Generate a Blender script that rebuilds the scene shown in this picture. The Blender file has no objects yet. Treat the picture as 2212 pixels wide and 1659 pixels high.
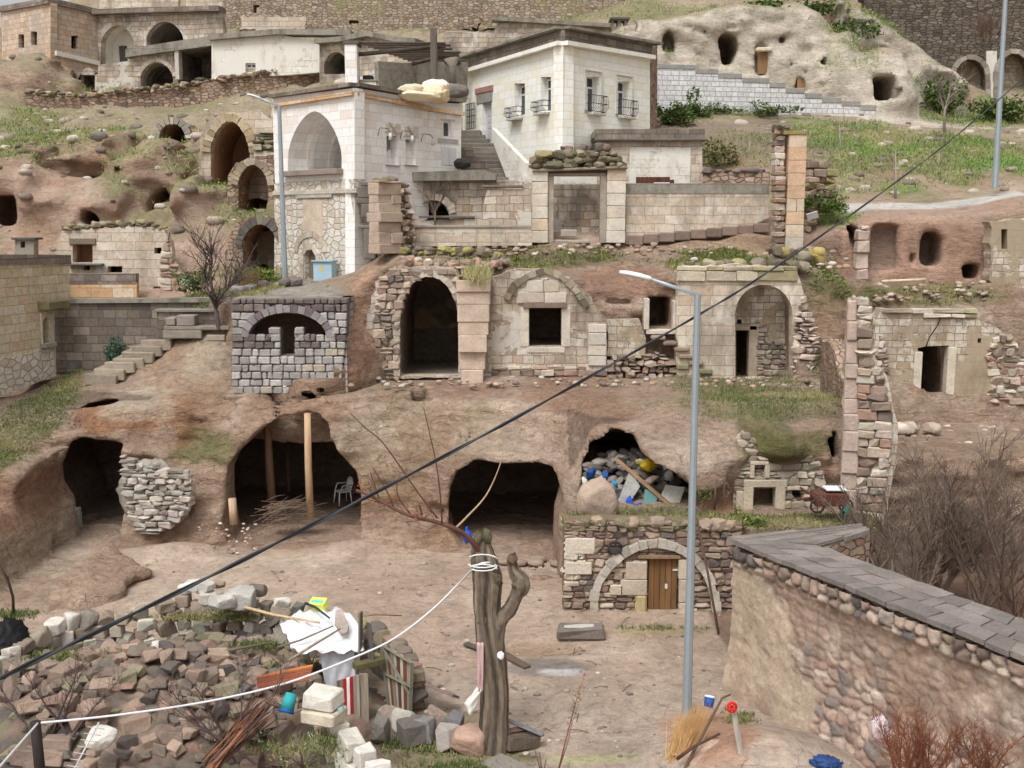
import bpy, math, random
import numpy as np
from mathutils import Vector, Matrix, geometry
R = math.radians
random.seed(7); RNG = np.random.default_rng(7)
SC = bpy.context.scene
COL = SC.collection
# ------------------------------------------------------------ camera, sky, sun, exposure
CAMZ = 9.5; PITCH = R(8.34); FPX = 2346.0; CU, CV = 1106.0, 829.5
cam = bpy.data.cameras.new("camera"); camo = bpy.data.objects.new("camera", cam); COL.objects.link(camo)
camo.location = (0, 0, CAMZ); camo.rotation_euler = (R(90) - PITCH, 0, 0)
cam.sensor_width = 36; cam.lens = 36 * FPX / 2212; cam.clip_start = 0.1; cam.clip_end = 2000
SC.camera = camo
SC.view_settings.view_transform = 'Standard'; SC.view_settings.look = 'None'
SC.view_settings.gamma = 1; SC.view_settings.exposure = 0.1
W = bpy.data.worlds.new("World"); SC.world = W; W.use_nodes = True
SUN_EL, SUN_AZ = R(58), R(205)
nt = W.node_tree; nt.nodes.clear()
sky = nt.nodes.new('ShaderNodeTexSky'); sky.sky_type = 'NISHITA'; sky.sun_disc = False
sky.sun_elevation = SUN_EL; sky.sun_rotation = SUN_AZ; sky.air_density = 1.2; sky.dust_density = 5; sky.ozone_density = 1
hs = nt.nodes.new('ShaderNodeHueSaturation'); hs.inputs['Saturation'].default_value = 0.0
bg = nt.nodes.new('ShaderNodeBackground'); bg.inputs[1].default_value = 0.15
wo = nt.nodes.new('ShaderNodeOutputWorld')
nt.links.new(sky.outputs[0], hs.inputs['Color']); nt.links.new(hs.outputs[0], bg.inputs[0]); nt.links.new(bg.outputs[0], wo.inputs[0])
sl = bpy.data.lights.new("sun", 'SUN'); sl.energy = 1.6; sl.angle = R(22); sl.color = (1, .99, .98)
so = bpy.data.objects.new("sun", sl); COL.objects.link(so)
_d = Vector((math.sin(SUN_AZ) * math.cos(SUN_EL), math.cos(SUN_AZ) * math.cos(SUN_EL), math.sin(SUN_EL)))
so.rotation_euler = _d.to_track_quat('Z', 'Y').to_euler(); so.location = (0, 0, 60)

# ------------------------------------------------------------ measuring helpers (photo measured on a 2212 x 1659 grid)
_c, _s = math.cos(PITCH), math.sin(PITCH)
def ray(u, v):
    a = (u - CU) / FPX; b = (CV - v) / FPX
    return Vector((a, _c + b * _s, -_s + b * _c))
def px(u, v, Y):
    d = ray(u, v); return Vector((0, 0, CAMZ)) + d * (Y / d.y)
def gz(u, v, z=0.0):
    d = ray(u, v); return Vector((0, 0, CAMZ)) + d * ((z - CAMZ) / d.z)
def S(r, g, b):
    f = lambda c: ((c / 255 + .055) / 1.055) ** 2.4 if c > 10 else c / 255 / 12.92
    return (f(r), f(g), f(b))

# ------------------------------------------------------------ scene graph helpers
def wm(o):
    return (wm(o.parent) if o.parent else Matrix()) @ o.matrix_basis
def place(o, M, parent=None):
    if parent is not None: o.parent = parent; M = wm(parent).inverted() @ M
    o.matrix_basis = M
def tag(o, label=None, cat=None, group=None, kind=None):
    if label: o['label'] = label
    if cat: o['category'] = cat
    if group: o['group'] = group
    if kind: o['kind'] = kind
    return o
def thing(name, label, cat, loc, group=None, rz=0):
    o = bpy.data.objects.new(name, None); COL.objects.link(o); o.empty_display_size = .3
    o.matrix_basis = Matrix.Translation(Vector(loc)) @ Matrix.Rotation(rz, 4, 'Z')
    return tag(o, label, cat, group)
def dup(o, parent=None):
    c = o.copy(); COL.objects.link(c)
    if parent is not None: c.parent = parent
    for ch in list(o.children): dup(ch, c)
    return c

# ------------------------------------------------------------ mesh builder
def _ico(n):
    t = (1 + 5 ** .5) / 2
    v = [(-1,t,0),(1,t,0),(-1,-t,0),(1,-t,0),(0,-1,t),(0,1,t),(0,-1,-t),(0,1,-t),(t,0,-1),(t,0,1),(-t,0,-1),(-t,0,1)]
    v = [Vector(p).normalized() for p in v]
    f = [(0,11,5),(0,5,1),(0,1,7),(0,7,10),(0,10,11),(1,5,9),(5,11,4),(11,10,2),(10,7,6),(7,1,8),(3,9,4),(3,4,2),(3,2,6),(3,6,8),(3,8,9),(4,9,5),(2,4,11),(6,2,10),(8,6,7),(9,8,1)]
    for _ in range(n):
        mid = {}; nf = []
        def m(a, b):
            k = (min(a, b), max(a, b))
            if k not in mid: v.append(((v[a] + v[b]) / 2).normalized()); mid[k] = len(v) - 1
            return mid[k]
        for a, b, c in f:
            x, y, z = m(a, b), m(b, c), m(c, a); nf += [(a, x, z), (b, y, x), (c, z, y), (x, y, z)]
        f = nf
    return np.array([tuple(p) for p in v]), f
ICO1, ICO2, ICO3 = _ico(1), _ico(2), _ico(3)
def vary(c, a=.12):
    k = 1 + random.uniform(-a, a); return tuple(max(0, min(1, x * k * (1 + random.uniform(-a, a) * .25))) for x in c[:3])
class MB:
    def __init__(s): s.starts = []; s.v = []; s.f = []; s.c = []; s.smooth = []
    def add(s, vs, fs, col=(.5, .5, .5), smooth=False):
        n = len(s.v); s.starts.append((n, len(s.f))); s.v.extend([tuple(p) for p in vs]); s.c.extend([tuple(col[:3])] * len(vs))
        s.f.extend([tuple(i + n for i in f) for f in fs]); s.smooth.extend([smooth] * len(fs)); return s
    def box(s, x0, x1, y0, y1, z0, z1, col=(.5, .5, .5), M=None):
        vs = [Vector((x, y, z)) for z in (z0, z1) for y in (y0, y1) for x in (x0, x1)]
        if M is not None: vs = [M @ p for p in vs]
        return s.add(vs, [(0, 2, 3, 1), (4, 5, 7, 6), (0, 1, 5, 4), (2, 6, 7, 3), (0, 4, 6, 2), (1, 3, 7, 5)], col)
    def block(s, c, h, bev=.02, jit=0.0, M=None, col=(.5, .5, .5), smooth=False):
        """chamfered block; c centre, h half sizes, jittered corners"""
        vs = []; idx = {}
        for sx in (-1, 1):
            for sy in (-1, 1):
                for sz in (-1, 1):
                    j = [random.uniform(-jit, jit) for _ in range(3)]
                    cx, cy, cz = c[0] + sx * h[0] + j[0], c[1] + sy * h[1] + j[1], c[2] + sz * h[2] + j[2]
                    for a in range(3):
                        p = [cx - sx * bev, cy - sy * bev, cz - sz * bev]; p[a] += (sx, sy, sz)[a] * bev
                        idx[(sx, sy, sz, a)] = len(vs); vs.append(Vector(p))
        g = lambda x, y, z, a: idx[(x, y, z, a)]
        fs = []
        for sg in (-1, 1):
            q = [g(sg, -1, -1, 0), g(sg, 1, -1, 0), g(sg, 1, 1, 0), g(sg, -1, 1, 0)]; fs.append(q if sg > 0 else q[::-1])
            q = [g(-1, sg, -1, 1), g(1, sg, -1, 1), g(1, sg, 1, 1), g(-1, sg, 1, 1)]; fs.append(q[::-1] if sg > 0 else q)
            q = [g(-1, -1, sg, 2), g(1, -1, sg, 2), g(1, 1, sg, 2), g(-1, 1, sg, 2)]; fs.append(q if sg > 0 else q[::-1])
        for a1 in (-1, 1):
            for a2 in (-1, 1):
                q = [g(a1, a2, -1, 0), g(a1, a2, -1, 1), g(a1, a2, 1, 1), g(a1, a2, 1, 0)]; fs.append(q if a1 * a2 < 0 else q[::-1])
                q = [g(a1, -1, a2, 0), g(a1, -1, a2, 2), g(a1, 1, a2, 2), g(a1, 1, a2, 0)]; fs.append(q if a1 * a2 > 0 else q[::-1])
                q = [g(-1, a1, a2, 1), g(-1, a1, a2, 2), g(1, a1, a2, 2), g(1, a1, a2, 1)]; fs.append(q if a1 * a2 < 0 else q[::-1])
        for sx in (-1, 1):
            for sy in (-1, 1):
                for sz in (-1, 1):
                    q = [g(sx, sy, sz, 0), g(sx, sy, sz, 1), g(sx, sy, sz, 2)]; fs.append(q if sx * sy * sz > 0 else q[::-1])
        if M is not None: vs = [M @ p for p in vs]
        return s.add(vs, fs, col, smooth)
    def rock(s, c, h, M=None, col=(.4, .3, .25), lod=2, planes=9, rough=.05, box=.0, ang=False):
        if ang: planes = 9; lod = max(2, lod)
        V, F = (ICO1, ICO2, ICO3)[lod - 1]
        n = RNG.normal(size=(planes, 3)); n /= np.linalg.norm(n, axis=1)[:, None]
        d = RNG.uniform(.56, .86, planes)
        if ang: n[:6] = np.vstack([np.eye(3), -np.eye(3)]) + RNG.normal(size=(6, 3)) * .28; n /= np.linalg.norm(n, axis=1)[:, None]; d = RNG.uniform(.5, .72, planes)
        dots = V @ n.T; r = np.where(dots > .05, d / np.maximum(dots, .05), 9).min(axis=1)
        if box > 0:
            pb = (np.abs(V) ** 7).sum(axis=1) ** (-1 / 7); r = np.minimum(r * 1.35, pb * .93) * box + np.minimum(r, 1.1) * (1 - box)
        r = np.minimum(r * (1.3 if ang else 1.12), 1.5 if ang else 1.15) * (1 + (.3 if ang else 1) * RNG.normal(size=len(V)) * rough)
        P = V * r[:, None] * np.array(h)
        if M is not None:
            m = np.array(M.to_3x3()); P = P @ m.T
        P = P + np.array(c)
        return s.add([tuple(p) for p in P], F, col, not ang)
    def tube(s, pts, rad, n=8, col=(.4, .3, .2), cap=True, smooth=True):
        pts = [Vector(p) for p in pts]; m = len(pts)
        if not hasattr(rad, '__len__'): rad = [rad] * m
        up = None; vs = []
        for i, p in enumerate(pts):
            t = (pts[min(i + 1, m - 1)] - pts[max(i - 1, 0)]).normalized()
            if up is None: up = Vector((0, 0, 1)) if abs(t.z) < .9 else Vector((1, 0, 0))
            a = t.cross(up).normalized(); b = a.cross(t).normalized(); up = b
            for k in range(n):
                th = 2 * math.pi * k / n; vs.append(p + (a * math.cos(th) + b * math.sin(th)) * rad[i])
        fs = [(i * n + k, i * n + (k + 1) % n, (i + 1) * n + (k + 1) % n, (i + 1) * n + k) for i in range(m - 1) for k in range(n)]
        if cap: fs += [tuple(range(n))[::-1], tuple((m - 1) * n + k for k in range(n))]
        return s.add(vs, fs, col, smooth)
    def parts(s, name, mat, parent=None, M=None, fn=None):
        b = s.starts + [(len(s.v), len(s.f))]; out = []
        for (v0, f0), (v1, f1) in zip(b[:-1], b[1:]):
            m = MB(); m.v = s.v[v0:v1]; m.c = s.c[v0:v1]; m.f = [tuple(i - v0 for i in f) for f in s.f[f0:f1]]; m.smooth = s.smooth[f0:f1]; o = m.build(name, mat, parent, M); out.append(o)
            if fn: fn(o)
        return out
    def build(s, name, mat, parent=None, M=None, origin=True, solid=None):
        """vertices are world (or local to M); origin moves to the base centre unless M given"""
        if not s.v: s.box(0, .01, 0, .01, 0, .01)
        V = np.array(s.v, dtype=float)
        if M is None:
            o = np.zeros(3)
            if origin: o = np.array([(V[:, 0].min() + V[:, 0].max()) / 2, (V[:, 1].min() + V[:, 1].max()) / 2, V[:, 2].min()])
            V = V - o; M = Matrix.Translation(Vector(o))
        me = bpy.data.meshes.new(name); me.from_pydata(V.tolist(), [], s.f)
        me.polygons.foreach_set('use_smooth', s.smooth)
        at = me.attributes.new('Col', 'FLOAT_COLOR', 'POINT')
        C = np.ones((len(V), 4)); C[:, :3] = np.array(s.c); at.data.foreach_set('color', C.ravel())
        me.materials.append(mat); me.update()
        o = bpy.data.objects.new(name, me); COL.objects.link(o)
        if solid:
            md = o.modifiers.new('s', 'SOLIDIFY'); md.thickness = solid; md.offset = 0
        place(o, M, parent); return o

# ------------------------------------------------------------ materials
def newmat(name):
    m = bpy.data.materials.new(name); m.use_nodes = True; nt = m.node_tree
    b = nt.nodes['Principled BSDF']; b.inputs['Roughness'].default_value = .92
    b.inputs['Specular IOR Level'].default_value = .2
    return m, nt, b
def nd(nt, t, **k):
    n = nt.nodes.new(t)
    for a, b in k.items():
        if hasattr(n, a): setattr(n, a, b)
        else: n.inputs[a.replace('_', ' ')].default_value = b
    return n
def noise(nt, vec, scale, detail=4, rough=.6, dist=0):
    n = nt.nodes.new('ShaderNodeTexNoise'); n.inputs['Scale'].default_value = scale; n.inputs['Detail'].default_value = detail
    n.inputs['Roughness'].default_value = rough; n.inputs['Distortion'].default_value = dist
    if vec is not None: nt.links.new(vec, n.inputs['Vector'])
    return n.outputs['Fac']
def ramp(nt, fac, stops):
    r = nt.nodes.new('ShaderNodeValToRGB'); e = r.color_ramp.elements
    while len(e) < len(stops): e.new(.5)
    for i, (p, c) in enumerate(stops):
        e[i].position = p; e[i].color = (c, c, c, 1) if not hasattr(c, '__len__') else (*c[:3], 1)
    nt.links.new(fac, r.inputs[0]); return r.outputs[0]
def mix(nt, fac, a, b, mode='MIX'):
    m = nt.nodes.new('ShaderNodeMix'); m.data_type = 'RGBA'; m.blend_type = mode
    for s, x in ((m.inputs[0], fac), (m.inputs[6], a), (m.inputs[7], b)):
        if hasattr(x, 'links'): nt.links.new(x, s)
        elif hasattr(x, '__len__'): s.default_value = (*x[:3], 1)
        else: s.default_value = x
    return m.outputs[2]
def mth(nt, op, a, b=None, c=None):
    m = nt.nodes.new('ShaderNodeMath'); m.operation = op
    for i, x in enumerate((a, b, c)):
        if x is None: continue
        if hasattr(x, 'links'): nt.links.new(x, m.inputs[i])
        else: m.inputs[i].default_value = x
    return m.outputs[0]
def bump(nt, b, h, dist=.03, strength=1.0):
    n = nt.nodes.new('ShaderNodeBump'); n.inputs['Distance'].default_value = dist; n.inputs['Strength'].default_value = strength
    nt.links.new(h, n.inputs['Height']); nt.links.new(n.outputs[0], b.inputs['Normal']); return n
def texc(nt, which='Object'):
    t = nt.nodes.new('ShaderNodeTexCoord'); return t.outputs[which]
def attr(nt, name='Col'):
    a = nt.nodes.new('ShaderNodeAttribute'); a.attribute_name = name; return a.outputs['Color']
def geo_pos(nt):
    return nt.nodes.new('ShaderNodeNewGeometry').outputs['Position']

def desat(nt, c, k):
    if k == 1: return c
    h = nt.nodes.new('ShaderNodeHueSaturation'); h.inputs['Saturation'].default_value = k; nt.links.new(c, h.inputs['Color']); return h.outputs[0]
def m_attr(name, amt=.35, sc=6, bd=.02, rough=.92, sat_to=None, streak=False):
    """albedo carried by the Col attribute, broken up by fine and coarse noise"""
    m, nt, b = newmat(name); b.inputs['Roughness'].default_value = rough
    P = geo_pos(nt); c = desat(nt, attr(nt), .78 if name in ('stone',) else 1)
    if streak:
        mp = nt.nodes.new('ShaderNodeMapping'); mp.inputs['Scale'].default_value = (1, 1, .12); nt.links.new(P, mp.inputs[0]); P = mp.outputs[0]
    n1 = noise(nt, P, sc * .35, 3); n2 = noise(nt, P, sc * 2.2, 6, .7)
    k = mth(nt, 'ADD', mth(nt, 'MULTIPLY', n1, .6), mth(nt, 'MULTIPLY', n2, .6))
    g = ramp(nt, k, [(.32, 1 - amt), (.6, 1), (.85, 1 + amt * .8)])
    c2 = mix(nt, 1.0, c, g, 'MULTIPLY'); nt.links.new(c2, b.inputs['Base Color'])
    hgt = mth(nt, 'ADD', n2, mth(nt, 'MULTIPLY', noise(nt, P, sc * 8, 3), .3))
    bump(nt, b, hgt, bd); return m
M_STONE = m_attr('stone', .38, 6, .03)
M_WOOD = m_attr('weathered_wood', .5, 9, .012, .85, streak=True)
M_PAINT = m_attr('paint', .12, 6, .002, .55)
M_BARK = m_attr('bark', .75, 15, .06, .95, streak=True)
M_LEAF = m_attr('leaf', .3, 12, .0, .8)
M_METAL = m_attr('galvanised_metal', .14, 5, .001, .45)
M_METAL.node_tree.nodes['Principled BSDF'].inputs['Metallic'].default_value = .35
def m_rock(name, bd=.16, grain=.3):
    m, nt, b = newmat(name); P = geo_pos(nt); c = desat(nt, attr(nt), .87)
    mp = nt.nodes.new('ShaderNodeMapping'); mp.inputs['Scale'].default_value = (1, 1, 2.6); nt.links.new(P, mp.inputs[0]); S_ = mp.outputs[0]
    n1 = noise(nt, S_, .8, 5, .62, .6); n2 = noise(nt, P, 5.5, 7, .74, .3); n3 = noise(nt, P, 24, 4, .7); n4 = noise(nt, S_, 2.2, 6, .7, 1.2)
    c = mix(nt, 1.0, c, ramp(nt, n1, [(.3, .78), (.5, 1), (.72, 1.16)]), 'MULTIPLY'); c = mix(nt, 1.0, c, ramp(nt, n4, [(.34, .76), (.46, 1.0), (.7, 1.12)]), 'MULTIPLY')
    c = mix(nt, 1.0, c, ramp(nt, n2, [(.28, 1 - grain * 1.2), (.5, 1.03), (.75, 1 + grain)]), 'MULTIPLY'); c = mix(nt, 1.0, c, ramp(nt, n3, [(.3, 1 - grain * .7), (.7, 1 + grain * .5)]), 'MULTIPLY')
    vo = nt.nodes.new('ShaderNodeTexVoronoi'); vo.feature = 'DISTANCE_TO_EDGE'; vo.inputs['Scale'].default_value = 1.1
    vm = nt.nodes.new('ShaderNodeVectorMath'); vm.operation = 'MULTIPLY_ADD'; nz = nt.nodes.new('ShaderNodeTexNoise'); nz.inputs['Scale'].default_value = 1.6; nz.inputs['Detail'].default_value = 5; nt.links.new(P, nz.inputs['Vector']); nt.links.new(nz.outputs['Color'], vm.inputs[0]); vm.inputs[1].default_value = (1.1, 1.1, 1.1); nt.links.new(S_, vm.inputs[2]); nt.links.new(vm.outputs[0], vo.inputs['Vector'])
    ck = mth(nt, 'MULTIPLY', ramp(nt, vo.outputs['Distance'], [(0, 1), (.022, 0)]), ramp(nt, n1, [(.5, 0), (.6, .55)])); c = mix(nt, ck, c, (.09, .06, .045)); nt.links.new(c, b.inputs['Base Color'])
    h_ = mth(nt, 'ADD', mth(nt, 'ADD', n4, mth(nt, 'MULTIPLY', n2, .55)), mth(nt, 'SUBTRACT', mth(nt, 'MULTIPLY', n3, .14), mth(nt, 'MULTIPLY', ck, .3))); bump(nt, b, h_, bd); return m
M_ROCK = m_rock('cliff_rock', .2); M_EARTH = m_rock('earth', .09, .22)
def m_plain(name, col, rough=.6, metal=0, trans=0):
    m, nt, b = newmat(name); b.inputs['Base Color'].default_value = (*col, 1); b.inputs['Roughness'].default_value = rough
    b.inputs['Metallic'].default_value = metal; return m
M_GLASS, _n, _b = newmat('window_glass'); _b.inputs['Base Color'].default_value = (.03, .035, .04, 1); _b.inputs['Roughness'].default_value = .06; _b.inputs['Specular IOR Level'].default_value = .6
_n.links.new(ramp(_n, noise(_n, texc(_n), 3, 3), [(.35, (.02, .022, .025)), (.7, (.09, .10, .11))]), _b.inputs['Base Color'])
M_IRON = m_plain('black_iron', (.02, .02, .022), .5, .3)

def wall_vec(nt):
    tc = nt.nodes.new('ShaderNodeTexCoord'); sn = nt.nodes.new('ShaderNodeSeparateXYZ'); nt.links.new(tc.outputs['Normal'], sn.inputs[0])
    sp = nt.nodes.new('ShaderNodeSeparateXYZ'); nt.links.new(tc.outputs['Object'], sp.inputs[0])
    ax = mth(nt, 'GREATER_THAN', mth(nt, 'ABSOLUTE', sn.outputs[0]), .7); az = mth(nt, 'GREATER_THAN', mth(nt, 'ABSOLUTE', sn.outputs[2]), .7)
    def mx(f, a, b):
        m = nt.nodes.new('ShaderNodeMix'); m.data_type = 'FLOAT'; nt.links.new(f, m.inputs[0]); nt.links.new(a, m.inputs[2]); nt.links.new(b, m.inputs[3]); return m.outputs[0]
    a = mx(ax, sp.outputs[0], sp.outputs[1]); b_ = mx(az, sp.outputs[2], sp.outputs[1])
    cb = nt.nodes.new('ShaderNodeCombineXYZ'); nt.links.new(a, cb.inputs[0]); nt.links.new(b_, cb.inputs[1])
    return cb.outputs[0], tc.outputs['Object']
def m_masonry(name, cols, mortar, bw=.5, bh=.28, mort=.012, dist=.03, stain=None, stain_lo=.5, stain_sc=.7, bd=.02, plaster=None, pl_lo=.5, rub=False, nv=1.0, seed=0):
    """ashlar (brick pattern) or rubble (cells) with per-stone colour, stains and patches of plaster"""
    m, nt, b = newmat(name)
    v, ob = wall_vec(nt)
    off = nt.nodes.new('ShaderNodeVectorMath'); off.operation = 'ADD'; off.inputs[1].default_value = (seed * 3.7, seed * 1.3, seed * 2.1); nt.links.new(ob, off.inputs[0]); ob = off.outputs[0]
    nz = nt.nodes.new('ShaderNodeTexNoise'); nz.inputs['Scale'].default_value = 2.5; nz.inputs['Detail'].default_value = 3; nt.links.new(ob, nz.inputs['Vector'])
    vm = nt.nodes.new('ShaderNodeVectorMath'); vm.operation = 'MULTIPLY_ADD'; nt.links.new(nz.outputs['Color'], vm.inputs[0]); vm.inputs[1].default_value = (dist * 2,) * 3; nt.links.new(v, vm.inputs[2])
    v = vm.outputs[0]
    if rub:
        mp = nt.nodes.new('ShaderNodeMapping'); mp.inputs['Scale'].default_value = (1 / bw, 1 / bh, 1); nt.links.new(v, mp.inputs[0])
        vo = nt.nodes.new('ShaderNodeTexVoronoi'); vo.voronoi_dimensions = '2D'; vo.inputs['Scale'].default_value = 1; vo.inputs['Randomness'].default_value = .85; nt.links.new(mp.outputs[0], vo.inputs['Vector'])
        ve = nt.nodes.new('ShaderNodeTexVoronoi'); ve.voronoi_dimensions = '2D'; ve.feature = 'DISTANCE_TO_EDGE'; ve.inputs['Scale'].default_value = 1; ve.inputs['Randomness'].default_value = .85; nt.links.new(mp.outputs[0], ve.inputs['Vector'])
        sx = nt.nodes.new('ShaderNodeSeparateColor'); nt.links.new(vo.outputs['Color'], sx.inputs[0]); rnd = sx.outputs[0]
        mo = ramp(nt, ve.outputs['Distance'], [(0.02, 1), (.02 + mort * 6, 0)])
    else:
        br = nt.nodes.new('ShaderNodeTexBrick'); br.inputs['Color1'].default_value = (0, 0, 0, 1); br.inputs['Color2'].default_value = (1, 1, 1, 1); br.inputs['Mortar'].default_value = (.5, .5, .5, 1)
        br.inputs['Scale'].default_value = 1; br.inputs['Brick Width'].default_value = bw; br.inputs['Row Height'].default_value = bh; br.inputs['Mortar Size'].default_value = mort; br.inputs['Mortar Smooth'].default_value = .3
        br.offset_frequency = 2; br.squash = .7; br.squash_frequency = 3; nt.links.new(v, br.inputs['Vector']); rnd = br.outputs['Color']; mo = br.outputs['Fac']
    k = len(cols); c = ramp(nt, rnd, [(i / max(k - 1, 1) * .9 + .05, cc) for i, cc in enumerate(cols)])
    n1 = noise(nt, ob, 7, 6, .7); c = mix(nt, 1.0, c, ramp(nt, n1, [(.3, 1 - .3 * nv), (.5, 1), (.75, 1 + .18 * nv)]), 'MULTIPLY')
    c = mix(nt, mo, c, mortar)
    hgt = mth(nt, 'SUBTRACT', mth(nt, 'MULTIPLY', n1, .5), mo)
    if plaster is not None:
        pn = noise(nt, ob, .9, 5, .65, .6); pf = ramp(nt, pn, [(pl_lo, 0), (pl_lo + .04, 1)])
        c = mix(nt, pf, c, mix(nt, n1, tuple(x * .85 for x in plaster), tuple(x * 1.1 for x in plaster)))
        hgt = mth(nt, 'MULTIPLY', hgt, mth(nt, 'SUBTRACT', 1.15, pf)); hgt = mth(nt, 'ADD', hgt, mth(nt, 'MULTIPLY', pf, .6))
    if stain is not None:
        mp2 = nt.nodes.new('ShaderNodeMapping'); mp2.inputs['Scale'].default_value = (1, 1, .45); nt.links.new(ob, mp2.inputs[0])
        sn = noise(nt, mp2.outputs[0], stain_sc, 6, .68); sf = ramp(nt, sn, [(stain_lo, 0), (stain_lo + .16, .8)])
        c = mix(nt, sf, c, stain)
    nt.links.new(c, b.inputs['Base Color']); bump(nt, b, hgt, bd); return m

# ------------------------------------------------------------ wall planes
class Plane:
    """vertical wall plane from A to B (world x,y), local X along it, local Y away from the viewer, local Z = world z"""
    def __init__(s, A, B):
        s.A = Vector((A[0], A[1])); s.B = Vector((B[0], B[1])); s.d = (s.B - s.A).normalized(); s.n = Vector((-s.d.y, s.d.x)); s.L = (s.B - s.A).length
        s.M = Matrix.Translation((s.A.x, s.A.y, 0)) @ Matrix.Rotation(math.atan2(s.d.y, s.d.x), 4, 'Z')
    def l(s, u, v):
        d = ray(u, v); o = Vector((0, 0)) - s.A
        t = -(o.dot(s.n)) / (Vector((d.x, d.y)).dot(s.n)); p = Vector((d.x * t, d.y * t))
        return ((p - s.A).dot(s.d), CAMZ + d.z * t)
    def w(s, x, y, z): return s.M @ Vector((x, y, z))
def PL(u0, Y0, u1, Y1, v=600):
    a, b = px(u0, v, Y0), px(u1, v, Y1); return Plane((a.x, a.y), (b.x, b.y))
def arch(u0, u1, vb, vs, vt, p=2.0, n=18, vb2=None):
    """opening outline on the photo grid: left foot, springing, crown, right foot"""
    pts = [(u0, vb)]
    for i in range(n + 1):
        th = math.pi * (1 - i / n); x = math.cos(th)
        pts.append(((u0 + u1) / 2 + (u1 - u0) / 2 * x, vs - (vs - vt) * (1 - abs(x) ** p) ** (1 / 2.0 if p >= 2 else .62)))
    pts.append((u1, vb if vb2 is None else vb2)); return pts
def rect(u0, v0, u1, v1): return [(u0, v0), (u1, v0), (u1, v1), (u0, v1)]
def area(p): return sum(p[i][0] * p[(i + 1) % len(p)][1] - p[(i + 1) % len(p)][0] * p[i][1] for i in range(len(p))) / 2
def rough_line(pts, step=.25, amp=.04):
    out = []
    for i, a in enumerate(pts):
        b = pts[(i + 1) % len(pts)]; L = math.hypot(b[0] - a[0], b[1] - a[1]); n = max(1, int(L / step))
        for k in range(n):
            t = k / n; out.append((a[0] + (b[0] - a[0]) * t + random.uniform(-amp, amp), a[1] + (b[1] - a[1]) * t + random.uniform(-amp, amp)))
    return out
def slab_mesh(mb, loops, y0, y1, col=(.5, .5, .5), back=True):
    """extruded polygon with holes in local xz; loops[0] outline"""
    loops = [l if (area(l) > 0) == (i == 0) else l[::-1] for i, l in enumerate(loops)]
    flat = [p for l in loops for p in l]
    tris = geometry.tessellate_polygon([[Vector((p[0], p[1], 0)) for p in l] for l in loops])
    n = len(flat); vs = [(p[0], y0, p[1]) for p in flat] + [(p[0], y1, p[1]) for p in flat]; fs = []
    for a, b, c in tris:
        A, B, C = flat[a], flat[b], flat[c]
        if (B[0] - A[0]) * (C[1] - A[1]) - (C[0] - A[0]) * (B[1] - A[1]) < 0: a, b, c = a, c, b
        fs.append((a, b, c));
        if back: fs.append((c + n, b + n, a + n))
    k = 0
    for l in loops:
        m = len(l)
        for i in range(m):
            j = (i + 1) % m; fs.append((k + i, k + i + n, k + j + n, k + j))
        k += m
    mb.add(vs, fs, col)
def panel(name, P, outline, holes, th, mat, parent, y0=0, px_=True, rough=0, col=(.5, .5, .5), label=None):
    L = [[P.l(*p) for p in outline]] if px_ else [outline]
    if rough: L[0] = rough_line(L[0], .22, rough)
    L += [[P.l(*p) for p in h] if px_ else h for h in holes]
    mb = MB(); slab_mesh(mb, L, y0, y0 + th, col); o = mb.build(name, mat, parent, P.M)
    if label: o['label'] = label
    return o
def vault(name, P, pts, y0, y1, mat, parent, back=None, col=(.5, .5, .5), ribs=0, rib_mat=None, shrink=1.0):
    """tunnel behind an opening, closed at the back"""
    l = [P.l(*p) for p in pts]; cx = sum(p[0] for p in l) / len(l); zb = min(p[1] for p in l)
    l2 = [(cx + (p[0] - cx) * shrink, zb + (p[1] - zb) * (shrink if p[1] > zb + .05 else 1)) for p in l]
    n = len(l); mb = MB(); fs = [(i, (i + 1) % n, (i + 1) % n + n, i + n) for i in range(n)]
    fs += [tuple(n + i for i in range(n))[::-1]]
    mb.add([(p[0], y0, p[1]) for p in l] + [(p[0], y1, p[1]) for p in l2], fs, col)
    o = mb.build(name, mat, parent, P.M)
    for k in range(ribs):
        yy = y0 + (y1 - y0) * (k + .5) / ribs; rb = MB(); lo = l; li = [(cx + (p[0] - cx) * .94, zb + (p[1] - zb) * .955) for p in l]
        q = len(lo) ; w = .14
        vs = [(p[0], yy - w, p[1]) for p in lo] + [(p[0], yy - w, p[1]) for p in li] + [(p[0], yy + w, p[1]) for p in li] + [(p[0], yy + w, p[1]) for p in lo]
        ff = []
        for i in range(q - 1):
            ff += [(i, i + 1, q + i + 1, q + i), (q + i, q + i + 1, 2 * q + i + 1, 2 * q + i), (2 * q + i, 2 * q + i + 1, 3 * q + i + 1, 3 * q + i)]
        rb.add(vs, ff, col); rb.build('rib', rib_mat or mat, o, P.M)
    return o
def lbox(mb, P, u0, v0, u1, v1, y0, y1, col=(.5, .5, .5), bev=.015):
    """box whose front face spans photo points (u0,v0)-(u1,v1) on the plane"""
    a = P.l(u0, v0); b = P.l(u1, v1); x0, x1 = min(a[0], b[0]), max(a[0], b[0]); z0, z1 = min(a[1], b[1]), max(a[1], b[1])
    mb.block(((x0 + x1) / 2, (y0 + y1) / 2, (z0 + z1) / 2), ((x1 - x0) / 2, (y1 - y0) / 2, (z1 - z0) / 2), bev, 0, None, col)
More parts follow.
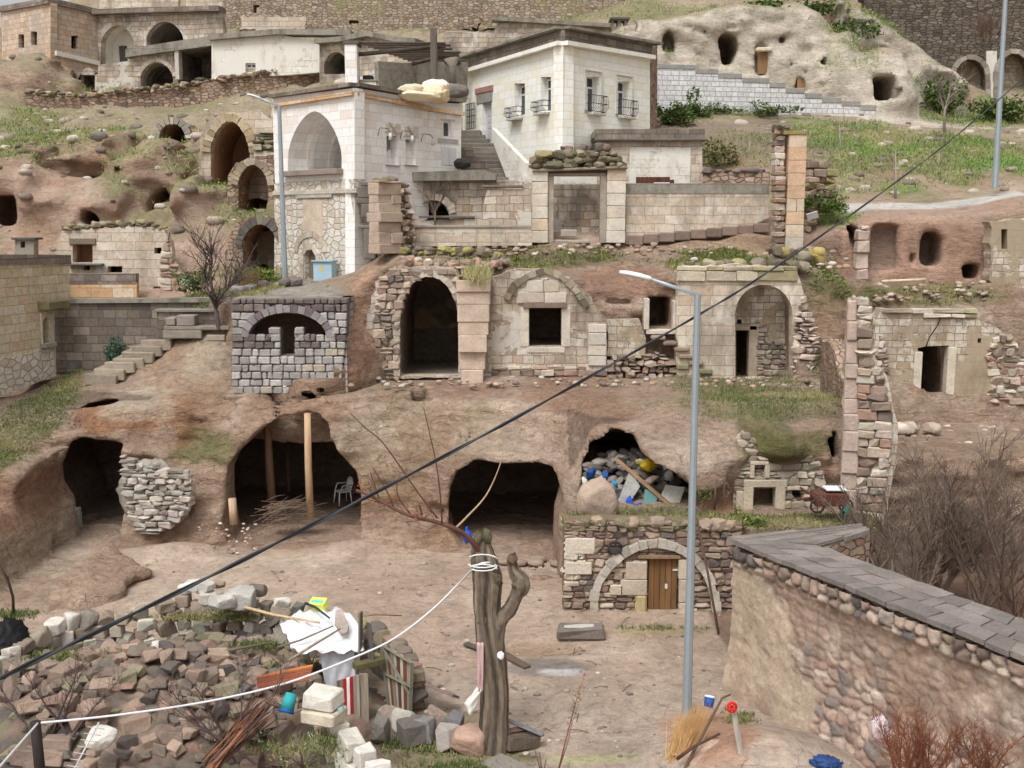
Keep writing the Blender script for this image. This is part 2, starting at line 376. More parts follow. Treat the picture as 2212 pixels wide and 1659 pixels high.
def room(name, P, u0, v0, u1, v1, y0, y1, mat, parent, col=(.12, .1, .09), grow=.3):
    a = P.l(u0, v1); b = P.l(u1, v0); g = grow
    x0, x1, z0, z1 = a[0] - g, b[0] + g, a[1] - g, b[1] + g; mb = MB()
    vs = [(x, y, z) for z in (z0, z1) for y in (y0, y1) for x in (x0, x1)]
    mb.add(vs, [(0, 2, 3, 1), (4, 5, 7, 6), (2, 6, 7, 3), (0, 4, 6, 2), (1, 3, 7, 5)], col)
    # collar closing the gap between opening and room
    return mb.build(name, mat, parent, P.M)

# ------------------------------------------------------------ stones laid in courses
def spans(loops, z):
    """inside intervals of a polygon with holes at height z"""
    xs = []
    for l in loops:
        for i in range(len(l)):
            a, b = l[i], l[(i + 1) % len(l)]
            if (a[1] <= z) != (b[1] <= z): xs.append(a[0] + (b[0] - a[0]) * (z - a[1]) / (b[1] - a[1]))
    xs.sort(); return [(xs[i], xs[i + 1]) for i in range(0, len(xs) - 1, 2)]
def lay_stones(mb, loops, ch, sl, pal, depth=.08, y=0.0, gap=.012, jit=.012, bev=.02, rocky=0.0, hv=.25, pick=None, rot=0.0):
    z0 = min(p[1] for p in loops[0]); z1 = max(p[1] for p in loops[0]); z = z0
    while z < z1 - .03:
        h = ch * random.uniform(1 - hv, 1 + hv)
        if z + h > z1: h = z1 - z
        for a, b in spans(loops, z + h / 2):
            x = a
            while x < b - .02:
                w = sl * random.uniform(.6, 1.5)
                if b - x - w < sl * .45: w = b - x
                hh = h - gap; zz = z + h / 2 + random.uniform(-1, 1) * jit * .5
                c = pick(x + w / 2, zz) if pick else vary(random.choice(pal), .16)
                dd = depth * random.uniform(.7, 1.25)
                if random.random() < rocky:
                    if w > .13 and hh > .1 and random.random() < .25:
                        mb.rock((x + w / 2, y, zz + hh * .25), (w / 2 * 1.12, dd, hh * .31), None, c, 2, 8, .03, 0, True)
                        mb.rock((x + w / 2, y, zz - hh * .27), (w / 2 * 1.12, dd, hh * .28), None, vary(random.choice(pal), .16) if not pick else c, 2, 8, .03, 0, True)
                    else: mb.rock((x + w / 2, y, zz), (w / 2 * 1.16, dd * 1.1, hh / 2 * 1.22), Matrix.Rotation(random.uniform(-rot, rot), 4, 'Y'), c, 2, 8, .03, 0, True)
                else:
                    mb.block((x + w / 2, y, zz), ((w - gap) / 2, dd, hh / 2), min(bev, hh * .2), jit, None, c)
                x += w
        z += h
def voussoirs(mb, pts, thick, depth, y, pal, n, gap=.01, jit=.008):
    """ring of wedge stones just outside an open curve pts (local xz)"""
    L = [0]
    for i in range(1, len(pts)): L.append(L[-1] + math.hypot(pts[i][0] - pts[i - 1][0], pts[i][1] - pts[i - 1][1]))
    def at(s):
        s = max(0, min(L[-1], s))
        for i in range(1, len(L)):
            if s <= L[i] + 1e-9:
                t = (s - L[i - 1]) / max(1e-9, L[i] - L[i - 1]); a, b = pts[i - 1], pts[i]
                d = Vector((b[0] - a[0], b[1] - a[1])).normalized(); return Vector((a[0] + (b[0] - a[0]) * t, a[1] + (b[1] - a[1]) * t)), Vector((-d.y, d.x))
    for k in range(n):
        a, na = at(L[-1] * k / n + gap / 2); b, nb = at(L[-1] * (k + 1) / n - gap / 2)
        t = thick * random.uniform(.9, 1.12); dd = depth * random.uniform(.85, 1.15)
        q = [a, b, b + nb * t, a + na * t]; q = [(p.x + random.uniform(-jit, jit), p.y + random.uniform(-jit, jit)) for p in q]
        slab_mesh(mb, [q], y - dd, y + dd, vary(random.choice(pal), .13))
def caprocks(mb, pts, size, pal, jit=.5, lod=2, stack=1, flat=.7, box=.5):
    """loose stones along a world polyline"""
    for i in range(len(pts) - 1):
        a, b = Vector(pts[i]), Vector(pts[i + 1]); L = (b - a).length; n = max(1, int(L / (size * 1.5)))
        for k in range(n):
            for q in range(stack):
                p = a.lerp(b, (k + random.random() * .8) / n); s = size * random.uniform(.6, 1.3)
                p = p + Vector((random.uniform(-jit, jit) * size, random.uniform(-jit, jit) * size, s * flat * .4 + q * size * flat))
                mb.rock(p, (s * random.uniform(.8, 1.3), s, s * flat), Matrix.Rotation(random.uniform(0, 3), 4, 'Z') @ Matrix.Rotation(random.uniform(-.2, .2), 4, 'X'), vary(random.choice(pal), .2), lod, 9, .03, box, random.random() < .75)
# ------------------------------------------------------------ numpy field tools
_TAB = np.random.default_rng(3).random((64, 64, 64)).astype(np.float32)
def vn(x, y, z, sc, oc=3, seed=0):
    """value noise -1..1 with octaves; x,y,z broadcastable"""
    tot = 0; amp = 1; nrm = 0
    for o in range(oc):
        X, Y, Z = x / sc + seed * 7.3 + o * 11, y / sc + seed * 3.1 + o * 5, z / sc + seed * 1.7 + o * 17
        xi, yi, zi = np.floor(X).astype(int), np.floor(Y).astype(int), np.floor(Z).astype(int)
        fx, fy, fz = (X - xi).astype(np.float32), (Y - yi).astype(np.float32), (Z - zi).astype(np.float32)
        fx, fy, fz = fx * fx * (3 - 2 * fx), fy * fy * (3 - 2 * fy), fz * fz * (3 - 2 * fz)
        g = lambda a, b, c: _TAB[(xi + a) & 63, (yi + b) & 63, (zi + c) & 63]
        r = ((g(0,0,0)*(1-fx)+g(1,0,0)*fx)*(1-fy)+(g(0,1,0)*(1-fx)+g(1,1,0)*fx)*fy)*(1-fz)+((g(0,0,1)*(1-fx)+g(1,0,1)*fx)*(1-fy)+(g(0,1,1)*(1-fx)+g(1,1,1)*fx)*fy)*fz
        tot = tot + amp * (r * 2 - 1); nrm += amp; amp *= .5; sc = sc / 2
    return tot / nrm
def rbf(pts, vals, smooth=.02):
    P = np.array(pts, float); v = np.array(vals, float); n = len(P)
    def K(d2): return np.where(d2 > 1e-9, .5 * d2 * np.log(np.maximum(d2, 1e-9)), 0)
    A = K(((P[:, None] - P[None]) ** 2).sum(-1)) + np.eye(n) * smooth * 10
    B = np.hstack([np.ones((n, 1)), P]); M = np.block([[A, B], [B.T, np.zeros((3, 3))]])
    w = np.linalg.solve(M, np.r_[v, 0, 0, 0])
    def f(a, b):
        a, b = np.broadcast_arrays(a, b); o = np.full(a.shape, w[n]) + w[n + 1] * a + w[n + 2] * b
        for i in range(n): o += w[i] * K((a - P[i, 0]) ** 2 + (b - P[i, 1]) ** 2)
        return o
    return f
def idw(pts, vals, p=3.0, eps=.05):
    """inverse-distance blend: stays within the given values"""
    P = np.array(pts, float); v = np.array(vals, float)
    def f(a, b):
        a, b = np.broadcast_arrays(a, b); num = np.zeros(a.shape); den = np.zeros(a.shape)
        for i in range(len(P)):
            w = 1 / (((a - P[i, 0]) ** 2 + (b - P[i, 1]) ** 2 + eps) ** (p / 2)); num += w * v[i]; den += w
        return num / den
    return f
def smin(a, b, k): h = np.clip(.5 + .5 * (b - a) / k, 0, 1); return b * (1 - h) + a * h - k * h * (1 - h)
def smax(a, b, k): return -smin(-a, -b, k)
def sdpoly(x, z, poly):
    """signed distance to a polygon on a broadcast 2D grid, negative inside"""
    x, z = np.broadcast_arrays(x, z); d = np.full(x.shape, 1e9); ins = np.zeros(x.shape, bool); n = len(poly)
    for i in range(n):
        ax, az = poly[i]; bx, bz = poly[(i + 1) % n]; ex, ez = bx - ax, bz - az
        t = np.clip(((x - ax) * ex + (z - az) * ez) / (ex * ex + ez * ez + 1e-12), 0, 1)
        d = np.minimum(d, (x - ax - ex * t) ** 2 + (z - az - ez * t) ** 2)
        c = ((az <= z) & (bz > z)) | ((az > z) & (bz <= z))
        ins ^= c & (x < ax + (z - az) * ex / (ez if abs(ez) > 1e-9 else 1e-9))
    d = np.sqrt(d); return np.where(ins, -d, d)
def surface_nets(f, o, h):
    nx, ny, nz = f.shape; s = f < 0
    cnt = np.zeros((nx - 1, ny - 1, nz - 1), np.int8)
    for a in (0, 1):
        for b in (0, 1):
            for c in (0, 1): cnt += s[a:nx - 1 + a, b:ny - 1 + b, c:nz - 1 + c]
    act = (cnt > 0) & (cnt < 8); idx = -np.ones(act.shape, np.int32); I = np.argwhere(act); idx[act] = np.arange(len(I))
    acc = np.zeros((len(I), 3)); num = np.zeros(len(I))
    corners = [(a, b, c) for a in (0, 1) for b in (0, 1) for c in (0, 1)]
    for p in corners:
        for ax in range(3):
            if p[ax]: continue
            q = list(p); q[ax] = 1
            fa = f[I[:, 0] + p[0], I[:, 1] + p[1], I[:, 2] + p[2]]; fb = f[I[:, 0] + q[0], I[:, 1] + q[1], I[:, 2] + q[2]]
            m = (fa < 0) != (fb < 0); t = np.where(m, fa / np.where(m, fa - fb, 1), 0)
            pt = np.array(p, float)[None] + t[:, None] * (np.array(q) - np.array(p))[None]
            acc += pt * m[:, None]; num += m
    V = (I + acc / num[:, None]) * h + np.array(o)
    F = []
    for ax in range(3):
        a1, a2 = (ax + 1) % 3, (ax + 2) % 3
        sl = [slice(None)] * 3; s2 = [slice(None)] * 3
        sl[ax] = slice(0, f.shape[ax] - 1); s2[ax] = slice(1, None)
        for a in (a1, a2): sl[a] = slice(1, f.shape[a] - 1); s2[a] = slice(1, f.shape[a] - 1)
        A = s[tuple(sl)]; B = s[tuple(s2)]; E = np.argwhere(A != B); flip = A[tuple(E.T)]
        E = E.copy(); E[:, a1] += 1; E[:, a2] += 1
        def cell(d1, d2):
            c = E.copy(); c[:, a1] -= d1; c[:, a2] -= d2; return idx[c[:, 0], c[:, 1], c[:, 2]]
        q = np.stack([cell(1, 1), cell(0, 1), cell(0, 0), cell(1, 0)], 1); q = np.where(flip[:, None], q, q[:, ::-1]); F.append(q)
    return V, np.vstack(F)
def np_object(name, V, F, C, mat, smooth=True):
    o = np.array([V[:, 0].mean(), V[:, 1].mean(), V[:, 2].min()]); me = bpy.data.meshes.new(name); me.vertices.add(len(V)); me.vertices.foreach_set('co', (V - o).ravel())
    k = F.shape[1]; me.loops.add(F.size); me.loops.foreach_set('vertex_index', F.ravel().astype(np.int32)); me.polygons.add(len(F))
    me.polygons.foreach_set('loop_start', np.arange(0, F.size, k, dtype=np.int32)); me.polygons.foreach_set('loop_total', np.full(len(F), k, np.int32))
    me.polygons.foreach_set('use_smooth', np.full(len(F), smooth)); me.update(calc_edges=True); me.validate()
    at = me.attributes.new('Col', 'FLOAT_COLOR', 'POINT'); c = np.ones((len(V), 4)); c[:, :3] = C; at.data.foreach_set('color', c.ravel())
    me.materials.append(mat); ob = bpy.data.objects.new(name, me); COL.objects.link(ob); ob.location = o; return ob
def vnormals(V, F):
    n = np.cross(V[F[:, 2]] - V[F[:, 0]], V[F[:, 3]] - V[F[:, 1]]); N = np.zeros_like(V)
    for i in range(4): np.add.at(N, F[:, i], n)
    return N / (np.linalg.norm(N, axis=1)[:, None] + 1e-9)
def uvproj(V):
    """photo-grid position of world points, used only to look up measured surface colours' places"""
    d = V - np.array([0, 0, CAMZ]); fw = d[:, 1] * _c - d[:, 2] * _s; up = d[:, 1] * _s + d[:, 2] * _c
    return CU + FPX * d[:, 0] / fw, CV - FPX * up / fw
def pw(lst):  # photo points -> (x,z),Y and (x,y),z
    Q = [px(*p) for p in lst]; return Q
def poly_at(pts, Y): return [(lambda q: (q.x, q.z))(px(u, v, Y)) for u, v in pts]
GRASS = []   # (positions, normals, colour id)
def blend(C, m, col): m = np.clip(m, 0, 1)[:, None]; return C * (1 - m) + np.array(col)[None] * m
def sstep(a, b, x): t = np.clip((x - a) / (b - a), 0, 1); return t * t * (3 - 2 * t)
def spot(V, u, v, Y, ru, rv, sc=.8, seed=0, amp=.9, ry=None):
    q = px(u, v, Y); rx, rz = ru / FPX * Y, rv / FPX * Y
    d = np.sqrt(((V[:, 0] - q.x) / rx) ** 2 + ((V[:, 2] - q.z) / rz) ** 2 + (0 if ry is None else ((V[:, 1] - q.y) / ry) ** 2))
    return sstep(1.15, .75, d + amp * .5 * vn(V[:, 0], V[:, 1], V[:, 2], sc, 3, seed))
C_TUFF = S(171, 141, 116); C_PALE = S(196, 171, 149); C_OCH = S(146, 108, 74); C_MOSS = S(122, 116, 70); C_GRN = S(98, 110, 60); C_DRY = S(166, 152, 118)
C_SOIL = S(128, 100, 80); C_CREAM = S(214, 202, 178); C_DARK = S(104, 88, 78)
def rock_colour(V, N, base=C_TUFF, pale=C_PALE, och=C_OCH, seed=0):
    x, y, z = V.T; n1 = vn(x, y, z * 1.6, 2.2, 4, seed); n2 = vn(x, y, z, .7, 4, seed + 3); n3 = vn(x, y, z * 2.5, 1.2, 3, seed + 5)
    C = np.tile(np.array(base), (len(V), 1)); C = blend(C, sstep(.1, .5, n1) * .85, pale); C = blend(C, sstep(.12, .5, -n1 + .2 * n2) * .7, och)
    C = blend(C, sstep(.25, .6, n2) * .5, pale); C = blend(C, sstep(.2, .55, n3) * .45, S(150, 112, 88))
    return C

# ------------------------------------------------------------ lower cliff with the four cave mouths
h = .1; X = np.arange(-19.5, 20.5, h)[:, None, None]; Y = np.arange(25.2, 40.4, h)[None, :, None]; Z = np.arange(-.8, 7.9, h)[None, None, :]
F1p = [(0,1000,31),(0,1080,30.2),(0,1180,29.6),(-200,1000,31),(-200,1180,29.5),(100,950,32.3),(100,1050,31.6),(100,1180,31),(200,900,32.9),(200,930,32.0),(200,960,32.6),(300,860,33.2),(300,920,32.4),(300,1100,31.9),(300,1180,31.3),
 (400,870,33.1),(420,960,32.9),(440,1100,31.6),(440,1190,31.0),(480,870,33.4),(500,930,32.4),(600,855,33.6),(620,895,32.6),(700,870,33.1),(820,850,33.6),(830,950,32.7),(850,1050,32),(870,1150,31.5),(880,1225,30.6),(800,1150,31.5),
 (1000,870,33),(1000,960,31.9),(1000,985,31.4),(960,1100,31.4),(960,1200,30.8),(1100,880,32.6),(1100,930,31.8),(1100,985,30.9),(1200,880,32),(1200,930,31.4),(1200,985,30.6),(1225,1050,29.4),(1215,1200,29.3),(1300,880,31.0),(1300,925,29.2),
 (1400,890,30.0),(1420,950,28.1),(1450,985,27.7),(1500,1100,27.6),(1255,1100,28.2),(1530,900,29.4),(1530,1000,27.6),(1550,1080,27.8),(1600,900,29.2),(1600,1000,27.9),(1700,900,29.2),(1700,960,27.5),(1700,1000,27.5),(1700,1035,28.9),(1700,1110,29.0),(1800,900,29.4),(1800,980,28.3),(1800,1100,28.3),(1640,950,28.5),(1640,1010,28.7)]
Q = pw(F1p); F1 = rbf([(q.x, q.z) for q in Q], [q.y for q in Q])(X[:, :, 0][:, :1] * 1.0, Z[0, 0][None, :])[:, None, :]
T1p = [(0,862,34.5),(0,862,36),(100,845,35.8),(100,820,37.5),(200,800,38),(0,960,32),(-150,1000,31.5),(-150,860,35),(60,920,33),(150,872,34.2),(130,930,32.7),(210,870,33.8),(300,868,33.4),(240,830,35.5),(300,780,36.5),(300,745,37.8),(400,720,37.2),(470,700,37.0),(470,750,35.6),(350,850,34),(400,800,35),(450,850,33.9),(500,852,33.7),(490,810,34.4),(600,852,33.5),(600,848,35),(750,850,33.5),(820,848,33.5),(850,825,35),(950,835,34),(1000,850,33),(1100,840,34),(1100,812,35.4),(1250,835,34),(1250,812,35.6),(1350,855,32.3),(1400,862,30.8),(1550,868,30.3),(1700,868,30.3),(1800,868,30.3),(1500,835,33.5),(1800,835,33.5),(1800,812,35.5),(1500,812,35.6),(1600,812,38),(900,812,38),(1200,812,38)]
Q = pw(T1p); T1 = idw([(q.x, q.y) for q in Q], [q.z for q in Q], 3.2)(X[:, :, 0], Y[0, :, 0][None, :])[:, :, None]
xs, ys = X[:, :, 0], Y[0, :, 0][None, :]
T1 = T1 + .10 * vn(xs, ys, xs * 0, 1.6, 3, 2)[:, :, None]
right = sstep(9.35, 9.75, xs)[:, :, None] * np.ones_like(T1)
T1 = T1 * (1 - right) + right * (3.0 + .08 * vn(xs, ys, xs * 0, 1, 3, 4)[:, :, None])
F1 = F1 * (1 - sstep(9.4, 9.9, xs)[:, :, None]) + sstep(9.4, 9.9, xs)[:, :, None] * (30.2 + .25 * Z * 0)
nz1 = .26 * vn(X, Y, Z * 1.6, 1.9, 4, 1) + .12 * vn(X, Y, Z * 3.0, .6, 3, 5) + .55 * np.abs(vn(X, Y, Z * 1.3, 1.5, 3, 6)) - .12 + .09 * np.abs(((Z * 1.7 + .9 * vn(X, Y, Z, 2.5, 2, 7)) % 1) * 2 - 1)
f = smax((F1 + nz1 - Y) * .85, Z - T1, .35)
def ell(cx, cy, cz, rx, ry, rz): return (np.sqrt(((X - cx) / rx) ** 2 + ((Y - cy) / ry) ** 2 + ((Z - cz) / rz) ** 2) - 1) * min(rx, ry, rz)
for (u, v, yy, rx, ry, rz) in [(-30,1190,28.8,2.2,2.3,1.2),(40,1240,28.4,2.9,2.2,.6),(120,1275,27.6,1.6,1.3,.35),(135,1045,31.3,1.0,1.0,1.1),(50,1300,27,1.9,1.5,.75),(-120,1260,27.5,2.4,2.4,1.2),(165,1290,27.2,.9,.9,.5),(228,1308,26.8,.55,.6,.4),(60,1080,30.4,1.7,1.3,1.3),(0,1340,26,1.7,1.3,.4)]:
    q = px(u, v, yy); f = smin(f, ell(q.x, q.y, q.z, rx, ry, rz) + .5 * nz1, .3)
# pier and steps beside the third cave
for (u, v, yy, rx, ry, rz) in [(1205,1110,29.5,.42,.7,.55),(1215,1200,29.0,.5,.8,.6),(1170,1235,28.6,.7,.6,.25),(1292,1078,27.3,.42,.4,.55),(870,1230,30.4,1.0,.7,.35),(560,1150,31.3,.3,.4,.2)]:
    q = px(u, v, yy); f = smin(f, ell(q.x, q.y, q.z, rx, ry, rz) + .5 * nz1, .2)
# yard terrace behind the hut
f = smin(f, np.maximum(np.maximum(1.45 - X, X - 9.4), np.maximum(26.25 - Y, Z - 2.02 - .1 * vn(X, Y, Z * 0, .8, 2, 8))), .15)
f = smin(f, np.maximum(np.maximum(9.3 - X, 30.4 - Y), Z - 3.0 + 0 * X), .1)
CAVES = [  # outline on the photo grid, depth of mouth, floor z, end, widening
 ([(118,1010),(138,970),(175,957),(215,955),(258,962),(262,1050),(268,1140),(292,1195),(175,1200),(150,1130),(142,1085),(120,1045)], 32.0, .04, 37.5, .9),
 ([(497,1010),(515,975),(545,945),(595,908),(640,894),(680,898),(705,918),(716,950),(742,985),(772,1020),(785,1070),(784,1200),(520,1200),(508,1130),(497,1070)], 32.4, .05, 38.8, 1.5),
 ([(972,1060),(985,1022),(1020,1000),(1100,997),(1160,994),(1198,1006),(1212,1050),(1200,1090),(1194,1230),(1040,1240),(965,1150),(968,1090)], 31.0, .05, 38.0, 1.2),
 ([(1257,1000),(1275,950),(1320,930),(1362,932),(1374,957),(1430,982),(1468,1007),(1490,1050),(1495,1160),(1257,1160)], 29.5, 2.2, 36.5, .08),
 ([(1788,950),(1812,940),(1818,1000),(1795,995)], 28.6, 2.3, 31, .1)]
for pts, ym, zf, y1, wd in CAVES:
    pl = poly_at(pts, ym); d2 = sdpoly(X[:, 0, 0][:, None], Z[0, 0][None, :], pl)[:, None, :]
    w = np.clip((Y - ym - .6) * .8, -.0, wd); ya = 26.4 if ym == 29.5 else ym - 9
    c = np.maximum(np.maximum(d2 - w + .10 * vn(X, Y, Z, .9, 2, 9), zf + .06 * vn(X, Y, Z * 0, .5, 2, 3) - Z), Y - y1)
    f = smax(f, -c, .16)
# smoke hole in the terrace edge
q = px(905, 838, 33.9); f = smax(f, -(np.sqrt((X - q.x) ** 2 + (Y - q.y) ** 2) - .26 + 0 * Z), .1)
V, F = surface_nets(f.astype(np.float32), (-19.5, 25.2, -.8), h); N = vnormals(V, F)
inside = V[:, 2] > -.5
C = rock_colour(V, N); x, y, z = V.T
top = sstep(.55, .9, N[:, 2])
C = blend(C, top * (z > 1.5) * .55, S(158, 134, 112)); C = blend(C, top * (z < 1.2) * .6, S(176, 144, 120))
for u, v, yy, ru, rv, col, k, sd in [(420,960,32.6,60,40,C_MOSS,.8,1),(650,1000,32.5,0.1,.1,C_MOSS,0,1),(480,975,32.4,45,35,C_MOSS,.8,3),(230,915,32,130,28,S(150,98,55),.8,4),(360,920,32.4,60,60,S(158,104,60),.6,5),(300,880,33,90,30,C_CREAM,.35,2),(440,890,32.8,60,40,C_OCH,.6,6),(620,900,32.8,120,50,S(160,118,88),.5,7),(840,960,32.5,110,110,C_MOSS,.22,8),
    (1690,960,28.6,130,38,C_MOSS,.85,2),(1640,930,29,60,60,S(96,94,44),.7,4),(1700,1010,28.7,110,25,S(170,112,76),.6,9),(1450,960,29,70,30,C_PALE,.6,8),(1050,930,32,60,60,C_MOSS,.3,3),(1140,890,31.8,80,20,C_PALE,.7,2),(1100,950,31.5,150,40,C_PALE,.45,5),(1540,1060,29.2,50,60,S(180,128,92),.6,3),(1250,880,31,120,25,S(150,110,84),.6,5),(340,960,32.2,30,40,C_PALE,.6,7),
    (60,1080,30,140,60,S(150,100,72),.5,3),(1000,855,33,120,14,S(150,110,88),.5,1),(40,1200,28.5,170,60,C_CREAM,.25,4),(100,1180,28.6,60,22,C_PALE,.6,6),(660,780,0.1,1,1,C_OCH,0,0),(400,790,35,120,60,S(172,140,110),.5,8),(440,770,35,60,50,C_CREAM,.3,3)]:
    if k: C = blend(C, spot(V, u, v, yy, ru, rv, .9, sd) * k, col)
ug, vg = uvproj(V)
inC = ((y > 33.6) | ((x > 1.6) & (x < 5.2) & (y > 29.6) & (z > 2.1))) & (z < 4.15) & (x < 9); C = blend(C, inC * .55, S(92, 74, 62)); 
g1 = np.zeros(len(V))
g1 = np.maximum(g1, spot(V, 60, 930, 33, 75, 95, .8, 1) * sstep(.3, .6, N[:, 2]))
g1 = np.maximum(g1, spot(V, 130, 900, 33, 30, 60, .8, 2) * .0)
gt = spot(V, 1640, 868, 30.1, 270, 24, .6, 3, 1.2) * sstep(-.3, .5, N[:, 2]); gt = gt * .8 * sstep(5.0, 5.8, x + .0 * y) + gt * .45 * (1 - sstep(5.0, 5.8, x)) * (y < 30.5)
g1 = np.maximum(g1, gt * (y < 31.6)); g1 = np.maximum(g1, spot(V, 1650, 830, 33.5, 220, 12, 1.5, 6) * .5 * (N[:, 2] > .6))
g1 = np.maximum(g1, (z > 1.9) * (z < 2.7) * (y < 27.6) * (x > 1.2) * (x < 9.4) * .9)
g1 = np.maximum(g1, spot(V, 320, 1000, 31.9, 35, 14, .5, 4) * sstep(.2, .6, N[:, 2]))
C = blend(C, g1 * (.55 + .45 * vn(x, y, z, .6, 3, 6)), C_GRN); C = blend(C, g1 * .5 * sstep(0, .4, vn(x, y, z, .9, 2, 7)), C_DRY)
m = g1 > np.random.default_rng(8).uniform(.25, 1.0, len(g1)); GRASS.append((V[m], N[m], .17, 'bank', 1.0))
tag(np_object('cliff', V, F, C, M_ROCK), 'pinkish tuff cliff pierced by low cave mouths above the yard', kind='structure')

# ------------------------------------------------------------ middle tier: earth and rock behind the second row of ruins
h = .12; x0, y0, z0 = -22.0, 33.5, 2.6
X = np.arange(x0, 24, h)[:, None, None]; Y = np.arange(y0, 42.6, h)[None, :, None]; Z = np.arange(z0, 11.2, h)[None, None, :]
F2p = [(-200,750,38.4),(0,750,38.3),(200,750,38.3),(330,720,38.2),(370,760,38),(450,720,37.4),(495,720,36.5),(520,720,34.9),(620,700,34.9),(740,700,34.9),(500,640,36.5),(620,650,34.9),(765,640,35.6),(765,720,34.7),(765,820,34.0),(800,620,36.4),(800,700,36.0),(810,820,35.2),(870,700,36.2),(870,600,36.4),(950,580,36.4),(1050,700,36.3),(1050,600,36.4),(1200,700,36.4),(1250,600,36.7),(1350,590,37.2),(1350,650,36.2),(1340,670,36.5),(1340,760,36.4),(1430,630,36.1),(1430,700,36.2),(1430,760,36.2),(1550,700,36.3),(1550,600,36.4),(1700,600,36.5),(1730,700,36.1),(1780,620,36.3),(1780,700,35.6),(1790,780,34.9),(1800,830,34.4),(1835,700,35.8),(1870,700,37.2),(2000,700,37.3),(2100,700,37.3),(2212,700,37.3),(2400,700,37.3)]
Q = pw(F2p); F2 = rbf([(q.x, q.z) for q in Q], [q.y for q in Q])(X[:, 0, 0][:, None], Z[0, 0][None, :])[:, None, :]
T2p = [(-150,650,38.6),(0,650,39),(150,650,39),(300,652,39),(400,660,38.6),(480,655,38),(520,640,35.5),(620,640,35.4),(740,632,35.4),(500,630,38),(620,620,38),(700,612,39.5),(600,605,41.5),(300,640,41.5),(0,640,42),(770,600,37.4),(810,575,37.4),(850,570,36.9),(1000,575,36.9),(1100,575,37),(1180,590,37.1),(1280,600,37.4),(1350,610,37.3),(1350,560,38.8),(1440,590,37.2),(1480,575,37),(1550,570,37.1),(1700,565,37.1),(1770,580,37.3),(1800,610,37.1),
 (860,548,38.8),(900,542,39.2),(1000,545,39),(1200,537,40),(1400,537,40),(1600,540,39.6),(1700,545,38.6),(1500,522,41.4),(1620,500,41.6),(1200,524,41.6),(900,530,41.4),(1720,540,38.8),(1780,560,38.8),(1780,480,41.5),(1840,600,38.4),(1870,614,39),(2000,614,38.8),(2140,612,38.8),(2300,612,38.8),(1900,655,37.3),(2000,662,37.5),(2100,660,37.5),(2212,655,37.3),(2350,655,37.3),(1850,655,37)]
Q = pw(T2p); xs, ys = X[:, :, 0], Y[0, :, 0][None, :]
T2 = idw([(q.x, q.y) for q in Q], [q.z for q in Q], 3.4)(xs, ys)[:, :, None] + (.13 * vn(xs, ys, xs * 0, 1.3, 3, 12))[:, :, None]
nz2 = .2 * vn(X, Y, Z * 1.6, 1.5, 4, 11) + .12 * vn(X, Y, Z * 3, .5, 3, 15) + .4 * np.abs(vn(X, Y, Z * 1.3, 1.2, 3, 16)) - .1
f = smax((F2 + nz2 - Y) * .85, Z - T2, .35)
H = [ # carved hollows: outline, from y, to y
 (arch(866, 992, 814, 700, 596, 2.4), 34.6, 40.2), (rect(1140, 655, 1216, 752), 35.5, 39), (rect(1402, 645, 1455, 712), 35, 38.6), (rect(1585, 612, 1712, 822), 35, 37.3), (rect(1588, 712, 1620, 822), 37, 39),
 (rect(512, 675, 738, 800), 33, 37.6), (rect(1983, 750, 2052, 905), 36, 40), (rect(1312, 650, 1372, 662), 35.5, 36.7)]
for pts, ya, yb in H:
    d2 = sdpoly(X[:, 0, 0][:, None], Z[0, 0][None, :], poly_at(pts, max(ya, 35.6)))[:, None, :]
    f = smax(f, -np.maximum(np.maximum(d2, ya - Y), Y - yb), .08)
V, F = surface_nets(f.astype(np.float32), (x0, y0, z0), h); N = vnormals(V, F); x, y, z = V.T
C = rock_colour(V, N, S(166, 138, 114), S(194, 171, 148), S(146, 112, 80), 4); top = sstep(.5, .85, N[:, 2])
C = blend(C, top * .6, S(158, 134, 112))
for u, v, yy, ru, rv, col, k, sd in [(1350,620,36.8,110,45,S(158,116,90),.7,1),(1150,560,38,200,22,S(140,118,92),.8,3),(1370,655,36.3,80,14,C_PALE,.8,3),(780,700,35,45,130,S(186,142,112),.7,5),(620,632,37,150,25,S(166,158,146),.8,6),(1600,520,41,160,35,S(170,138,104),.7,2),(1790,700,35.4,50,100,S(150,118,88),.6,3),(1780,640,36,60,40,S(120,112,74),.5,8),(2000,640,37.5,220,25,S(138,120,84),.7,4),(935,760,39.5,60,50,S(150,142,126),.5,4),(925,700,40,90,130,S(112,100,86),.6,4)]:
    C = blend(C, spot(V, u, v, yy, ru, rv, .9, sd) * k, col)
g2 = spot(V, 1560, 572, 37.3, 110, 26, .6, 1, 1.2) * (N[:, 2] > .2); g2 = np.maximum(g2, spot(V, 1010, 578, 36.8, 60, 20, .5, 2, 1.2) * .7 * (N[:, 2] > .2)); g2 = np.maximum(g2, spot(V, 1150, 562, 38, 220, 22, .8, 3, 1.3) * .62)
g2 = np.maximum(g2, spot(V, 1790, 600, 37.2, 50, 40, .6, 4, 1.2) * .7); g2 = np.maximum(g2, spot(V, 2000, 640, 37.5, 190, 20, .7, 5, 1.3) * .6); g2 = np.maximum(g2, spot(V, 560, 610, 39.5, 70, 22, .5, 5) * (x < -7.6)); g2 = np.maximum(g2, spot(V, 430, 640, 39, 60, 25, .5, 7)); g2 = np.maximum(g2, spot(V, 1790, 790, 34.8, 45, 30, .5, 9) * .8)
C = blend(C, g2 * (.5 + .5 * vn(x, y, z, .5, 3, 6)), C_GRN); C = blend(C, g2 * .5 * sstep(0, .4, vn(x, y, z, .7, 2, 7)), C_DRY)
